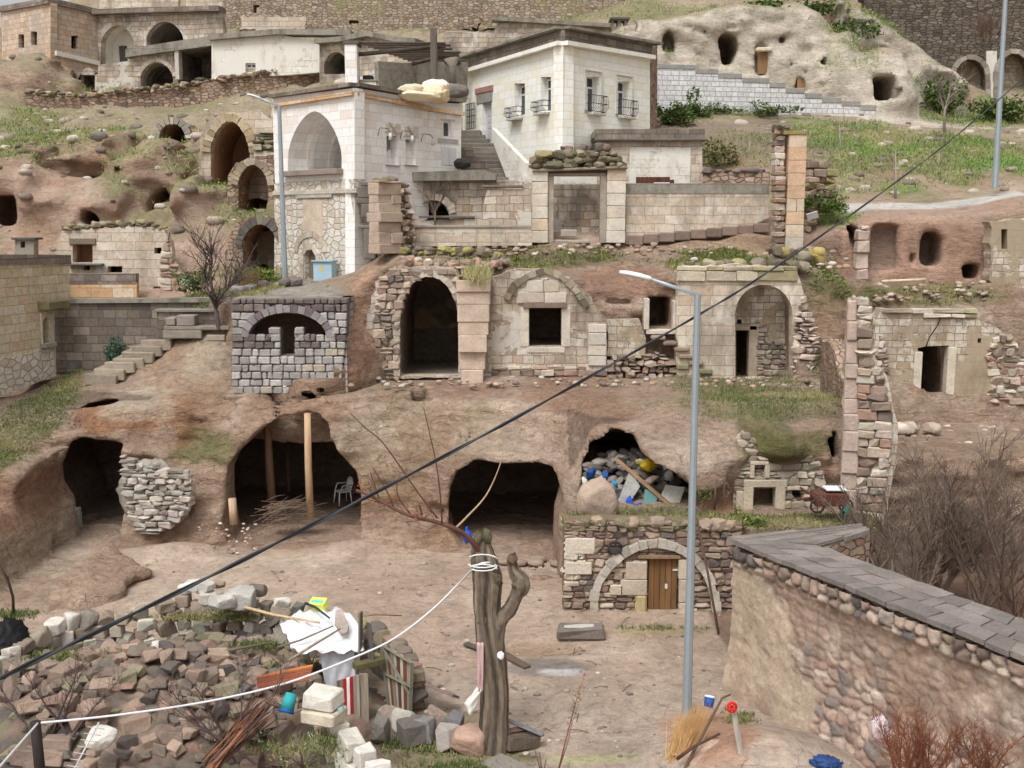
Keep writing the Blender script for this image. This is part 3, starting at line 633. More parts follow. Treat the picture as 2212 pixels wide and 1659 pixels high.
m = g2 > np.random.default_rng(8).uniform(.3, 1.0, len(g2)); GRASS.append((V[m], N[m], .18, 'tier', 1.0))
tag(np_object('terrace', V, F, C, M_ROCK), 'earth and rock terrace behind the second row of ruins', kind='structure')

# ------------------------------------------------------------ hillside above
h = .2; x0, y0, z0 = -34.0, 39.0, 5.6
X = np.arange(x0, 40, h)[:, None, None]; Y = np.arange(y0, 92, h)[None, :, None]; Z = np.arange(z0, 33, h)[None, None, :]
T3p = [(0,640,41.5),(-200,640,41.5),(-200,480,45),(-200,250,56),(-200,100,70),(0,560,43),(0,495,44.6),(60,400,47.5),(0,380,48),(100,485,44.6),(200,484,44.4),(300,482,44.4),(330,450,45.5),(400,410,47),(250,400,47.5),(150,330,50),(50,300,52),(0,250,55),(120,262,55.5),(0,200,60),(60,170,62),(200,300,52.5),(300,340,49.5),(360,335,50),(430,400,47.2),(480,404,46.0),(450,262,48.2),(500,254,48.2),(580,254,48.2),(590,345,46.0),(500,440,45.0),(545,462,44.2),(600,462,44.2),(560,466,43.6),(480,480,43.8),(400,482,44),(450,560,42.2),(560,602,41.8),(500,605,41.5),(600,605,41.5),(600,340,51),(600,300,53),(500,290,54.5),(300,275,55.5),(400,190,62),(600,180,62),(300,195,62),(100,175,63),(200,190,62.5),
 (0,20,90),(300,-30,90),(500,40,80),(700,45,80),(900,60,78),(600,110,70),(700,150,64),(800,185,58),(1000,20,86),(1200,10,86),(1100,60,76),(1300,30,80),
 (640,608,41),(700,606,40.8),(800,575,40.8),(900,526,41.5),(1000,520,41.6),(900,430,45),(1000,410,46),(1100,405,46),(1000,300,52),(900,250,55),(1100,250,55),(1200,527,41.4),(1200,412,46),(1400,525,41.4),(1400,412,46),(1500,400,47),(1600,510,41.6),(1650,430,44.4),(1550,350,49),(1450,260,54),(1600,250,55.5),(1700,300,51),(1800,260,55.5),(1700,400,45.5),(1800,405,45),(1780,470,41.5),(1760,520,40.2),(1800,445,42.6),(1850,462,40.4),
 (1900,447,42.6),(2000,441,43),(2080,432,43.5),(2000,462,40.3),(2120,450,41),(2150,420,43.4),(2200,430,41),(2300,430,41),(2100,400,46),(1900,340,49),(2000,300,54),(2150,350,48),(2212,400,44.5),(2350,400,44.5),(2212,280,58),(2350,280,58),(2000,250,60),(2150,245,64),(2212,245,66),(2400,245,66),(2000,232,70),
 (1450,205,58.5),(1600,215,58.5),(1700,235,58),(1850,248,57.5),(1300,200,60),(1500,-90,78),(1700,-90,78),(1400,0,72),(1900,-90,82),(2000,-20,78),(2100,60,74),(2300,-90,84),(2212,40,75)]
Q = pw(T3p); xs, ys = X[:, :, 0], Y[0, :, 0][None, :]
T3 = rbf([(q.x, q.y) for q in Q], [q.z for q in Q], .15)(xs, ys)
T3 = np.clip(T3, 5, 31) + .22 * vn(xs, ys, xs * 0, 2.6, 4, 21) * sstep(43, 46, ys) + .10 * vn(xs, ys, xs * 0, .9, 3, 25) + (.9 * np.abs(vn(xs, ys, xs * 0, 2.2, 3, 26)) - .2) * sstep(42, 46, ys) * sstep(2, -6, xs)
rd = px(1980, 445, 42.9); T3 = T3[:, :, None]
fr = np.where(X > 11.9, 39.75, 40.2) + 0 * Y
f = smax(Z - T3, (fr + .15 * vn(X, Y, Z, .8, 3, 22) - Y) * .9, .25)
def E3(u, v, yy, rx, ry, rz): q = px(u, v, yy); return (np.sqrt(((X - q.x) / rx) ** 2 + ((Y - q.y) / ry) ** 2 + ((Z - q.z) / rz) ** 2) - 1) * min(rx, ry, rz)
nz3 = .4 * vn(X, Y, Z * 1.4, 2.4, 4, 31) + .2 * vn(X, Y, Z * 3, .9, 2, 33) + .9 * np.abs(vn(X, Y, Z * 1.2, 2.0, 3, 34)) - .2
# left rock band with carved shelters
for a in [(40,430,46.2,2.6,1.8,1.6),(150,450,45.6,1.6,1.5,1.1),(260,440,46,2.0,1.8,1.3),(350,400,47.2,1.6,2,1.8),(180,350,49.5,4,2.5,1.1),(60,210,60.5,3,2.5,2.2),(440,440,45.6,1.2,1.5,.9)]:
    f = smin(f, E3(*a) + nz3, .5)
# pale tuff cliff, upper right
q0 = px(1400, 250, 60.5); TC = [(1310,250),(1310,70),(1350,40),(1440,36),(1500,20),(1590,2),(1680,8),(1720,-20),(1800,40),(1850,110),(1905,150),(1950,200),(1985,262)]
d2 = sdpoly(X[:, 0, 0][:, None], Z[0, 0][None, :], poly_at(TC, 60.5))[:, None, :]
f = smin(f, smax(d2 + .12 * (Y - 60.5), (60.0 + .09 * (Z - 15) - Y + 1.1 * nz3 + .012 * (X - 15) ** 2 * 0), .7), .5)
f = smin(f, E3(1800, 190, 60.2, 1.5, 1.6, 2.8) + .8 * nz3, .6); f = smin(f, E3(1900, 235, 59.2, 1.9, 2.0, 2.9) + .7 * nz3, .6); f = smin(f, smax(Z - (px(1850,60,66).z - (X - px(1850,60,66).x) * .62 - .25 * np.abs(Y - 64)) , np.maximum(px(1800,60,64).x - X, 61.5 - Y + 0 * Z), .5) + nz3, .5)
HC = [ # hollows: outline, y at which it is measured, from, to
 ([(1555,80),(1570,62),(1595,72),(1602,100),(1588,135),(1565,138)], 60, 57, 64), (rect(1875,168,1922,222), 58.5, 55, 62.5), (arch(1433,1462,108,85,62,1.8), 60, 57, 62), (rect(1352,42,1380,66), 60, 57, 61.5),
 ([(1685,80),(1700,72),(1705,85),(1690,92)], 60, 57, 61.2), ([(1764,135),(1776,128),(1782,142),(1770,150)], 60, 57, 61.5), (arch(1721,1742,200,180,165,1.8), 60, 57, 60.9), (arch(1635,1660,160,100,86,1.8), 60, 57, 60.7), ([(1704,128),(1711,124),(1712,140),(1705,142)], 60, 57, 61), ([(1520,62),(1528,60),(1528,70),(1521,70)],60,57,61),
 (rect(-30,422,52,488), 45.4, 40, 48), ([(322,440),(338,412),(362,402),(366,420),(350,450),(325,462)], 45.8, 42, 49), ([(188,462),(205,452),(225,465),(228,486),(190,486)], 45, 41, 47), ([(205,385),(217,378),(216,392)], 48, 44, 49.5), 
 (rect(1882,486,1941,582), 39.75, 38, 40.25), (arch(1990,2037,575,520,500,2.6)[:-1] + [(2037, 575)], 39.75, 38, 41.2), (rect(2080,572,2119,602), 39.75, 38, 42), (rect(1968,548,1980,574),39.75,38,40.05), ([(1830,470),(1862,500),(1875,560),(1868,600),(1850,560),(1838,520)], 39.8, 38.5, 42),
 (arch(457,538,402,330,266,2.2), 46.6, 43, 51), (arch(517,578,460,400,360,2.2), 44.9, 42, 48.5), (arch(526,598,602,530,488,2.2), 42.5, 40, 46), (arch(345,402,330,300,268,2.2), 50.6, 47, 53)]
for pts, ym, ya, yb in HC:
    pl = poly_at(pts, ym); d2 = sdpoly(X[:, 0, 0][:, None], Z[0, 0][None, :], pl)[:, None, :]
    f = smax(f, -np.maximum(np.maximum(d2, ya - Y), Y - yb), .1)
V, F = surface_nets(f.astype(np.float32), (x0, y0, z0), h); N = vnormals(V, F)
x, y, z = V.T; C = rock_colour(V, N, S(160, 132, 112), S(180, 156, 136), S(142, 112, 84), 9)
# grass and soil over the slopes, leaving cut rock bare
gentle = sstep(.35, .75, N[:, 2]); nn = vn(x, y, z, 3.0, 4, 41); n4 = vn(x, y, z, 1.0, 4, 42)
C = blend(C, gentle * (y > 50) * .8, S(150, 136, 110)); C = blend(C, gentle * sstep(-.1, .4, nn) * (y > 43) * .8, S(128, 122, 84))
tuf = (x > 5) & (y > 56.5) & (y < 63.5) & (z > 14.4) & (x < 25); tm = tuf * (1 - .85 * sstep(.45, .8, N[:, 2]) * (z > 18))
C = blend(C, tm * 1.0, S(190, 178, 160)); C = blend(C, tm * sstep(0, .5, n4) * .6, S(170, 152, 134)); C = blend(C, tm * sstep(.1, .5, nn) * .4, S(150,140,124))
C = blend(C, ((x > 12) & (y < 40.6) & (z < 9.7)) * .8, S(176, 138, 114)); C = blend(C, ((x > 12) & (y > 39.9) & (y < 42) & (z < 9.4)) * .6, S(120, 104, 90))
g3 = np.zeros(len(V))
for u, v, yy, ru, rv, k, sd in [(1950,330,50,260,75,1.0,1),(1850,290,53,140,40,.9,2),(2100,250,60,120,40,1.0,3),(1620,330,50,160,60,.55,4),(1480,240,55,70,22,1.0,5),(1620,240,55.5,60,16,.9,6),(1790,455,41.6,50,35,1.0,7),(1900,400,45.5,160,25,.6,8),(1850,60,66,120,70,.9,2),(1650,0,66,260,25,.9,3),(130,310,51.5,170,50,1.0,4),(60,260,55,90,30,.9,5),(350,380,47.5,90,60,.7,6),(480,430,45.8,80,40,.8,8),(530,590,41.4,90,22,1.0,9),(540,470,44.5,70,20,.9,3),(520,340,50,60,20,.8,4),(500,250,55,60,18,.8,5),(330,200,61,300,14,.6,6),(1990,220,62,70,50,.8,5),(2160,330,50,90,60,.9,6),(640,60,78,250,60,.35,4),(1300,40,75,200,40,.4,5),(1820,120,62,40,60,.8,3),(1790,150,60,20,30,.9,2),(420,300,53,60,30,.6,2),(1445,110,60.3,15,20,.9,1)]:
    g3 = np.maximum(g3, spot(V, u, v, yy, ru, rv, 1.6, sd, 1.2) * k)
gm = g3 * sstep(.15, .45, N[:, 2]); lush = ((x > 11) & (z < 16.5)) | ((x < -12) & (y > 49) & (y < 57)); 
C = blend(C, gm * (.6 + .4 * n4) * (.72 + .28 * lush), S(112, 120, 66)); C = blend(C, gm * sstep(.0, .4, nn) * lush * .9, S(104, 138, 54)); C = blend(C, gm * sstep(.1, .5, n4) * .6, S(160, 150, 104))
C = blend(C, spot(V, 1620, 300, 51, 190, 60, 2, 5) * sstep(.2, .6, N[:, 2]) * .5, S(120, 100, 88))
pth = (sstep(1.0, .7, np.abs(z - rd.z - .25) / .6)) * sstep(.45, .7, N[:, 2]) * (x > 12.6) * (x < 20) * sstep(1.1, .7, np.abs(y - 42.4 - (x - 16) * .12) / .95)
C = blend(C, pth * .95, S(190, 184, 176)); gm = gm * (1 - pth)
m = gm > np.random.default_rng(8).uniform(.25, 1.1, len(gm)); GRASS.append((V[m], N[m], .24, 'hill', .55))
m_ = ((x < -8) & (y > 43) & (y < 60)) | ((x > 11) & (y > 44) & (y < 58)); r_ = np.random.default_rng(2).choice(np.where(m_ & (N[:, 2] > .25))[0], 700); DEB = V[r_]
tag(np_object('hillside', V, F, C, M_EARTH), 'grassy hillside with pale tuff cliff and cut hollows', kind='structure')
del f, T1, T2, T3, F1, F2

# ------------------------------------------------------------ yard floor, one sheet out to the far distance
def axis(a, b, h, far):
    c = list(np.arange(a, b, h)); s = h
    while c[-1] < far: s *= 1.35; c.append(c[-1] + s)
    s = h
    while c[0] > -far: s *= 1.35; c.insert(0, c[0] - s)
    return np.array(c)
gx = axis(-15, 15, .11, 300); gy = axis(15, 34, .11, 300); GX, GY = np.meshgrid(gx, gy, indexing='ij')
def ground_z(x, y):
    x, y = np.asarray(x, float), np.asarray(y, float); z0_ = x * 0
    n = .05 * vn(x, y, z0_, 2.2, 4, 51) + .025 * vn(x, y, z0_, .5, 3, 52)
    b = .7 * sstep(-4.5, -8.5, x) * sstep(24.5, 21, y) * 0 + .5 * np.exp(-(((x - 4.4) / 1.5) ** 2 + ((y - 17.6) / 1.6) ** 2)) * 1.5
    b = b + .28 * np.exp(-(((x + 4.6) / .9) ** 2 + ((y - 31.0) / .6) ** 2)) + .3 * np.exp(-(((x + 9.8) / 1.2) ** 2 + ((y - 30.6) / .8) ** 2)) - .16 * np.exp(-(((x - .9) / 1.2) ** 2 + ((y - 23.6) / .45) ** 2))
    b = b + .9 * sstep(5.6, 7.5, x) * sstep(22, 24, y) * sstep(33, 30, y)
    return (n + b) * sstep(60, 30, np.abs(x) + np.abs(y - 25)) - .25 * sstep(30, 80, np.abs(x) + np.abs(y - 25))
GZ = ground_z(GX, GY); V = np.stack([GX, GY, GZ], -1).reshape(-1, 3); nx, ny = GX.shape
ii = np.arange(nx * ny).reshape(nx, ny); F = np.stack([ii[:-1, :-1], ii[1:, :-1], ii[1:, 1:], ii[:-1, 1:]], -1).reshape(-1, 4)
x, y, z = V.T; C = np.tile(np.array(S(172, 148, 127)), (len(V), 1)); n1 = vn(x, y * 1.5, z * 0, 2.5, 4, 61); n2 = vn(x, y, z * 0, .6, 4, 62)
C = blend(C, sstep(0, .5, n1) * .6, S(192, 172, 152)); C = blend(C, sstep(0, .5, -n1) * .6, S(158, 132, 110)); C = blend(C, sstep(.2, .6, n2) * .35, S(150, 124, 104)); C = blend(C, sstep(23.5, 20.5, y) * .5, S(172, 154, 138))
def gsp(u, v, ru, rv, col, k, sd):
    global C
    q = gz(u, v); d = np.sqrt(((x - q.x) / ru) ** 2 + ((y - q.y) / rv) ** 2) + .5 * vn(x, y, z * 0, .6, 3, sd); C = blend(C, sstep(1.15, .7, d) * k, col)
gsp(1180, 1440, 1.1, .5, S(118, 110, 106), .75, 1); gsp(1210, 1452, .5, .14, S(196, 194, 194), .8, 2); gsp(1420, 1365, 1.9, .35, S(146, 132, 84), .6, 3); gsp(1180, 1400, 1.3, .5, S(150, 122, 92), .6, 4); gsp(1560, 1400, .7, .5, S(140, 120, 104), .5, 5)
gsp(900, 1560, 1.6, .8, S(128, 116, 80), .8, 6); gsp(1000, 1640, 1.5, .5, S(120, 116, 72), .8, 7); gsp(1280, 1640, .8, .2, S(176, 174, 120), .6, 8); gsp(500, 1150, 1.2, .6, S(120, 96, 76), .8, 9); gsp(350, 1180, 1.6, .5, S(134, 108, 84), .7, 3); gsp(1540, 1620, .9, 2, S(172, 124, 92), .8, 4); gsp(230, 1260, 0.8, 1.5, S(150, 118, 90), .4, 5)
gsp(100, 1640, 4, 2, S(110, 88, 72), .9, 4); gsp(300, 1500, 4.5, 2.5, S(96, 82, 70), .9, 5); gsp(10, 1500, 1.0, 2, S(104, 108, 66), .6, 6); gsp(560, 1600, 3, 2, S(104, 82, 66), .8, 8)
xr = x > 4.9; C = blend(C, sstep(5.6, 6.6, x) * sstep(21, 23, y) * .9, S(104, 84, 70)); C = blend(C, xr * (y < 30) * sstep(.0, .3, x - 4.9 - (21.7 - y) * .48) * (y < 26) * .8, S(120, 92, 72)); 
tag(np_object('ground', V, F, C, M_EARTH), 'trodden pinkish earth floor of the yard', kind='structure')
def gnd(x, y): return float(ground_z(np.array([x]), np.array([y]))[0])
# ------------------------------------------------------------ masonry materials
WHT = [S(232,228,220), S(224,218,208), S(238,236,232), S(220,206,192), S(228,226,222)]
M_WHITE = m_masonry('white_ashlar', [S(234,228,220), S(238,236,232), S(234,232,228), S(240,238,234), S(238,236,234), S(228,218,208)], S(200,194,186), .62, .30, .006, .006, stain=S(212,198,180), stain_lo=.62, bd=.006, nv=.35)
M_CREAMW = m_masonry('cream_white_ashlar', [S(236,232,216), S(240,238,226), S(244,242,236), S(242,240,232), S(236,230,210)], S(206,200,186), .66, .31, .006, .006, stain=S(222,214,194), stain_lo=.64, bd=.006, nv=.3, seed=2)
M_PARAP = m_masonry('grey_parapet_blocks', [S(128,116,106), S(142,130,118), S(120,108,102), S(156,146,134)], S(92,84,76), .6, .24, .01, .004, stain=S(96,88,78), bd=.015, seed=3)
M_TANW = m_masonry('tan_plastered_ashlar', [S(196,170,146), S(206,184,162), S(188,158,132), S(210,194,176)], S(150,130,112), .6, .28, .01, .01, stain=S(168,158,148), stain_lo=.5, bd=.012, seed=4)
M_PINKW = m_masonry('worn_pale_ashlar', [S(208,194,176), S(196,178,158), S(216,204,188), S(186,166,146), S(204,192,176)], S(172,154,136), .74, .33, .009, .04, stain=S(138,126,112), stain_lo=.49, plaster=S(210,203,190), pl_lo=.57, bd=.02, seed=5)
M_OLDW = m_masonry('patched_old_ashlar', [S(192,178,160), S(180,162,144), S(206,196,182), S(168,146,124), S(212,204,194)], S(150,134,118), .5, .28, .012, .08, stain=S(118,108,98), stain_lo=.45, plaster=S(204,197,186), pl_lo=.55, bd=.025, seed=6)
M_RUBF = m_masonry('far_rubble', [S(150,132,114), S(172,156,138), S(128,110,96), S(186,172,156), S(160,138,118)], S(124,110,96), .34, .17, .014, .08, stain=S(150,142,104), stain_lo=.52, stain_sc=.5, rub=True, bd=.04, seed=7)
M_RUBD = m_masonry('dark_far_rubble', [S(96,88,78), S(120,108,96), S(80,72,66), S(134,124,110)], S(72,66,58), .42, .16, .014, .08, stain=S(92,86,60), stain_lo=.54, rub=True, bd=.05, seed=8)
M_RUBP = m_masonry('pink_rubble', [S(158,132,112), S(176,152,134), S(140,112,96), S(188,168,150), S(130,108,98)], S(122,104,90), .32, .17, .014, .08, stain=S(140,124,86), stain_lo=.56, rub=True, bd=.04, seed=9)
M_RUBW = m_masonry('white_rubble_grey_joints', [S(214,206,192), S(204,194,178), S(222,216,206), S(196,180,160)], S(172,164,154), .36, .24, .014, .04, stain=S(176,160,140), stain_lo=.62, rub=True, bd=.02, seed=10)
M_DARKW = m_masonry('dark_block_wall', [S(108,98,90), S(126,116,106), S(92,84,78), S(142,132,122), S(114,102,92)], S(96,88,80), .62, .30, .012, .03, stain=S(178,172,162), stain_lo=.6, bd=.02, seed=11)
M_YELW = m_masonry('yellowed_ashlar', [S(200,188,162), S(190,174,146), S(210,198,178), S(198,172,150), S(206,196,168)], S(164,150,126), .52, .3, .008, .01, stain=S(174,160,120), stain_lo=.53, bd=.01, seed=12)
M_STEPW = m_masonry('whitewashed_blocks', [S(216,214,214), S(206,204,202), S(224,222,222)], S(158,152,150), .42, .24, .014, .01, stain=S(160,154,150), stain_lo=.6, bd=.015, seed=13)
M_PLAST = m_masonry('peeling_plaster', [S(196,184,166), S(206,198,184), S(168,148,126)], S(146,130,112), .42, .24, .012, .06, plaster=S(170,154,132), pl_lo=.46, stain=S(138,122,102), stain_lo=.5, stain_sc=1.1, bd=.03, seed=14)
M_LIME = m_masonry('limewashed_wall', [S(222,218,208), S(214,206,192), S(228,224,216)], S(190,180,166), .5, .3, .005, .02, plaster=S(226,222,212), pl_lo=.45, stain=S(186,170,150), stain_lo=.57, bd=.015, seed=15)
M_CONC = m_masonry('weathered_concrete', [S(140,134,122), S(150,144,134)], S(120,114,104), 3, 1, .004, .02, stain=S(98,94,82), stain_lo=.48, stain_sc=1.3, bd=.01, seed=16)
M_ASHP = m_masonry('orange_ashlar', [S(206,170,132), S(212,180,146), S(196,156,120), S(216,196,172)], S(160,130,104), .8, .36, .01, .01, stain=S(196,180,164), stain_lo=.58, bd=.012, seed=17)
M_COB = m_masonry('brown_carved_rock', [S(172,132,106), S(182,144,118)], S(160,124,100), 4, 2, .001, .05, stain=S(150,128,108), stain_lo=.5, bd=.02, seed=18)
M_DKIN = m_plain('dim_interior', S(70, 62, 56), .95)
M_FRAME = m_plain('white_window_frame', S(226, 226, 228), .5)
P_GREY = [S(160,154,149), S(172,165,160), S(148,142,137), S(164,157,151), S(180,173,168)]
P_PURP = [S(116,103,98), S(124,110,105), S(108,96,92)]
P_HUT = [S(150,124,102), S(136,108,90), S(168,146,122), S(124,100,86), S(158,130,108), S(112,96,88)]
P_CREAM = [S(204,188,166), S(192,174,150), S(212,198,178), S(186,164,142)]
P_RUIN = [S(164,140,118), S(182,160,138), S(146,120,100), S(196,180,160), S(134,114,98), S(172,132,104)]
P_MOSS = [S(116,106,80), S(136,122,94), S(150,136,108), S(108,98,74), S(156,140,90), S(124,106,92)]
P_DARK = [S(86,78,74), S(104,92,86), S(74,66,64), S(120,106,98)]

# ------------------------------------------------------------ shared pieces of buildings
def window(P, u0, v0, u1, v1, parent, y=.22, transom=.33, mull=1, frame=M_FRAME, fw=.06, name='window'):
    a = P.l(u0, v1); b = P.l(u1, v0); x0, x1, z0, z1 = a[0], b[0], a[1], b[1]; mb = MB(); e = .004
    mb.box(x0 + e, x0 + fw, y, y + .07, z0, z1); mb.box(x1 - fw, x1 - e, y, y + .07, z0, z1)
    mb.box(x0 + fw, x1 - fw, y, y + .07, z0 + e, z0 + fw); mb.box(x0 + fw, x1 - fw, y, y + .07, z1 - fw, z1 - e)
    if transom: zt = z1 - (z1 - z0) * transom; mb.box(x0 + fw, x1 - fw, y + .003, y + .067, zt - fw / 2, zt + fw / 2)
    else: zt = z1
    for k in range(mull):
        xm = x0 + (x1 - x0) * (k + 1) / (mull + 1); mb.box(xm - fw / 2, xm + fw / 2, y + .006, y + .064, z0 + fw, (zt if transom else z1) - fw / 2)
    w = mb.build(name, frame, parent, P.M)
    g = MB(); g.box(x0 + fw * .5, x1 - fw * .5, y + .03, y + .045, z0 + fw * .5, z1 - fw * .5); g.build('pane', M_GLASS, w, P.M); return w
def balconette(P, u0, v0, u1, v1, parent):
    a = P.l(u0, v1); b = P.l(u1, v0); x0, x1, z0, z1 = a[0], b[0], a[1], b[1]; mb = MB(); d = .34; r = .014
    for z, bow in ((z1, d), (z0 + .02, d * .7), ((z0 + z1) / 2, d)):
        mb.tube([(x0, 0, z), (x0, -bow, z), (x1, -bow, z), (x1, 0, z)], r, 5)
    n = 9
    for k in range(n + 1):
        x = x0 + (x1 - x0) * k / n; mb.tube([(x, -d * .7, z0 + .02), (x, -d * 1.12, z0 + (z1 - z0) * .3), (x, -d, z1)], r * .8, 4)
    for x in (x0, x1): mb.tube([(x, -d * .3, z0 + .02), (x, -d * .35, z1)], r * .8, 4)
    o = mb.build('balcony_railing', M_IRON, parent, P.M)
    s = MB(); s.block(((x0 + x1) / 2, -.14, z0 - .08), ((x1 - x0) / 2 - .06, .17, .05), .015, 0, None, S(196,190,178)); s.build('sill', M_STONE, parent, P.M); return o
def cornice(P, pts, h, out, th, mat, parent, name='cornice', col=(.5,.5,.5), x0e=0, x1e=0):
    """strip along a sloping photo line on the plane, rising h metres, standing out"""
    l = [P.l(*p) for p in pts]; l[0] = (l[0][0] - x0e, l[0][1]); l[-1] = (l[-1][0] + x1e, l[-1][1]); mb = MB()
    slab_mesh(mb, [l + [(p[0], p[1] + h) for p in l[::-1]]], -out, th, col); return mb.build(name, mat, parent, P.M)
def hood(P, u0, v0, u1, v1, parent, mat):
    mb = MB(); lbox(mb, P, u0, v0, u1, v1, -.09, -.002, S(216,210,196), .03)
    mb.build('hood_mould', M_STONE, parent, P.M)

# ============================================================ TALL WHITE HOUSE
a, b, c = px(1000, 300, 51.5), px(1216, 300, 44), px(1404, 300, 48.3)
PLf, PRf = Plane((a.x, a.y), (b.x, b.y)), Plane((b.x, b.y), (c.x, c.y))
HG = thing('stone_house', 'tall white ashlar house with four balconette windows and grey parapet', 'house', (b.x, b.y, 10.6))
wl = [rect(1111, 180, 1134, 252), rect(1168, 166, 1190, 242), rect(1042, 218, 1062, 310)]
wr = [rect(1267, 166, 1295, 242), rect(1334, 176, 1360, 248)]
panel('wall', PLf, [(1000, 420), (1216, 440), (1216, 95), (1000, 158)], wl, .5, M_CREAMW, HG)
panel('wall', PRf, [(1216.5, 440), (1404, 420), (1404, 122), (1216.5, 95)], wr, .5, M_CREAMW, HG)
PB = Plane((c.x, c.y), (c.x - 4.4 + .2, c.y + 8.0)); mb = MB(); mb.box(0, 8.9, 0, .4, 10.6, 16.4); mb.build('wall', M_PARAP, HG, PB.M)
panel('parapet', PLf, [(1000, 156), (1216, 92), (1216, 62), (1000, 126)], [], .45, M_PARAP, HG, -.06)
panel('parapet', PRf, [(1216.8, 92), (1406, 122), (1406, 96), (1216.8, 62)], [], .45, M_PARAP, HG, -.06)
cornice(PLf, [(1000, 162), (1216, 98)], .16, .26, .06, M_CREAMW, HG, x0e=.2)
cornice(PRf, [(1216, 98), (1406, 129)], .16, .26, .06, M_CREAMW, HG)
cornice(PLf, [(998, 128), (1216, 63)], .10, .36, .5, M_CONC, HG, 'coping', x0e=.3); cornice(PRf, [(1216, 63), (1406, 96)], .10, .36, .5, M_CONC, HG, 'coping', x1e=.4)
mb = MB(); zt = PLf.l(1216, 60)[1] - .05
mb.add([(a.x, a.y, zt - .02), (b.x, b.y, zt), (c.x, c.y, zt), (c.x - 4.2, c.y + 8, zt)], [(0, 1, 2, 3)]); mb.build('roof', M_CONC, HG)
for P, (u0, v0, u1, v1) in ((PLf, (1111,180,1134,252)), (PLf, (1168,166,1190,242)), (PRf, (1267,166,1295,242)), (PRf, (1334,176,1360,248))):
    w = window(P, u0, v0, u1, v1, HG, .3, .3, 1, fw=.075)
for P, q in ((PLf, (1105,230,1131,256)), (PLf, (1163,217,1189,244)), (PRf, (1266,210,1299,241)), (PRf, (1332,220,1364,249))): balconette(P, *q, HG)
for q in ((1263,150,1300,158), (1331,160,1366,168)): hood(PRf, *q, HG, M_CREAMW)
mb = MB()
for q in ((1262,240,1300,248), (1330,249,1365,256)): lbox(mb, PRf, *q, -.02, .05, S(186,180,170))
for q in ((1262,160,1266,238),(1298,160,1302,240),(1329,171,1333,247),(1364,171,1368,248)): lbox(mb, PRf, *q, -.035, .05, S(216,212,200))
lbox(mb, PRf, 1216, 330, 1290, 333, -.06, .05, S(150,144,134))
mb.parts('trim', M_STONE, HG, PRf.M)
mb = MB(); lbox(mb, PLf, 1043, 219, 1061, 309, .18, .24, S(206,202,206)); dr = mb.build('door', M_PAINT, HG, PLf.M)
mb = MB()
for q in ((1046,225,1058,250),(1046,256,1058,264),(1046,268,1058,276),(1046,280,1058,304)): lbox(mb, PLf, *q, .165, .185, S(190,186,190))
mb.build('door_panel', M_PAINT, dr, PLf.M)
mb = MB(); lbox(mb, PLf, 1030, 222, 1040, 268, -.14, -.12, (.02,.02,.02)) ; mb = MB()
aa = PLf.l(1012, 280); bb = PLf.l(1031, 222)
for k in range(6): x = aa[0] + (bb[0] - aa[0]) * k / 5; mb.tube([(x, -.12, aa[1]), (x, -.12, bb[1])], .018, 5)
for k in range(5): z = aa[1] + (bb[1] - aa[1]) * k / 4; mb.tube([(aa[0], -.12, z), (bb[0], -.12, z)], .018, 5)
mb.build('window_grille', M_IRON, HG, PLf.M)
mb = MB(); lbox(mb, PLf, 1030, 205, 1064, 219, -.03, .05, S(150,144,136)); lbox(mb, PLf, 1028, 192, 1066, 196, -.06, .05, S(170,110,96)); mb.build('lintel', M_STONE, HG, PLf.M)

# ============================================================ WHITE ARCHED HOUSE
a, b, c = px(594, 400, 42.2), px(766, 400, 39), px(926, 400, 42.6); d = px(996, 400, 43.7)
QL, QR, QE = Plane((a.x, a.y), (b.x, b.y)), Plane((b.x, b.y), (c.x, c.y)), Plane((c.x, c.y), (d.x, d.y))
HF = thing('stone_house', 'white stone house with a large pointed arch and a small barred window below', 'house', (b.x, b.y, 7.3))
AR = arch(622, 738, 372, 340, 240, 1.7)
panel('wall', QL, [(594, 396), (766, 386), (766, 196), (594, 222)], [AR], .45, M_WHITE, HF)
panel('lower_wall', QL, [(594, 615), (766, 600), (766, 386.5), (594, 396.5)], [rect(668, 451, 688, 497), arch(660, 684, 606, 555, 538, 2)], .5, M_RUBW, HF, -.03)
vault('arched_recess', QL, AR, .45, 4.6, M_WHITE, HF, ribs=4, rib_mat=M_WHITE)
mb = MB(); lbox(mb, QL, 616, 371, 742, 376, -.3, .4, S(150,132,118)); mb.build('ledge', M_STONE, HF, QL.M)
mb = MB(); x0_, z_ = QL.l(708, 372)
o = MB(); o.box(QL.l(700, 372)[0], QL.l(712, 372)[0], 4.50, 4.55, QL.l(700, 372)[1], QL.l(700, 345)[1]); o.build('inner_window', M_GLASS, HF, QL.M)
mb = MB(); lbox(mb, QL, 594, 413, 775, 417, -.12, .02, S(196,186,170)); lbox(mb, QL, 645, 419, 720, 427, -.1, .02, S(186,176,162)); lbox(mb, QL, 655, 433, 700, 511, -.055, .0, S(206,184,156)); 
mb.parts('trim', M_STONE, HF, QL.M)
panel('parapet', QL, [(594, 224), (766, 198), (766, 190), (594, 212)], [], .4, M_WHITE, HF, -.04); panel('parapet', QR, [(766.5, 198), (926, 228), (926, 216), (766.5, 190)], [], .4, M_WHITE, HF, -.04)
for P, p0, p1 in ((QL, (592, 232), (766, 206)), (QR, (766, 206), (928, 240)), (QE, (926, 240), (1000, 250))): cornice(P, [p0, p1], .14, .14, .05, M_ASHP, HF, 'moulding')
for P, p0, p1 in ((QL, (590, 213), (766, 187)), (QR, (766, 187), (928, 216)), (QE, (926, 216), (1000, 222))): cornice(P, [p0, p1], .13, .22, .45, M_PARAP, HF, 'coping')
wr = [rect(835, 293, 860, 356), rect(876, 301, 898, 356)]
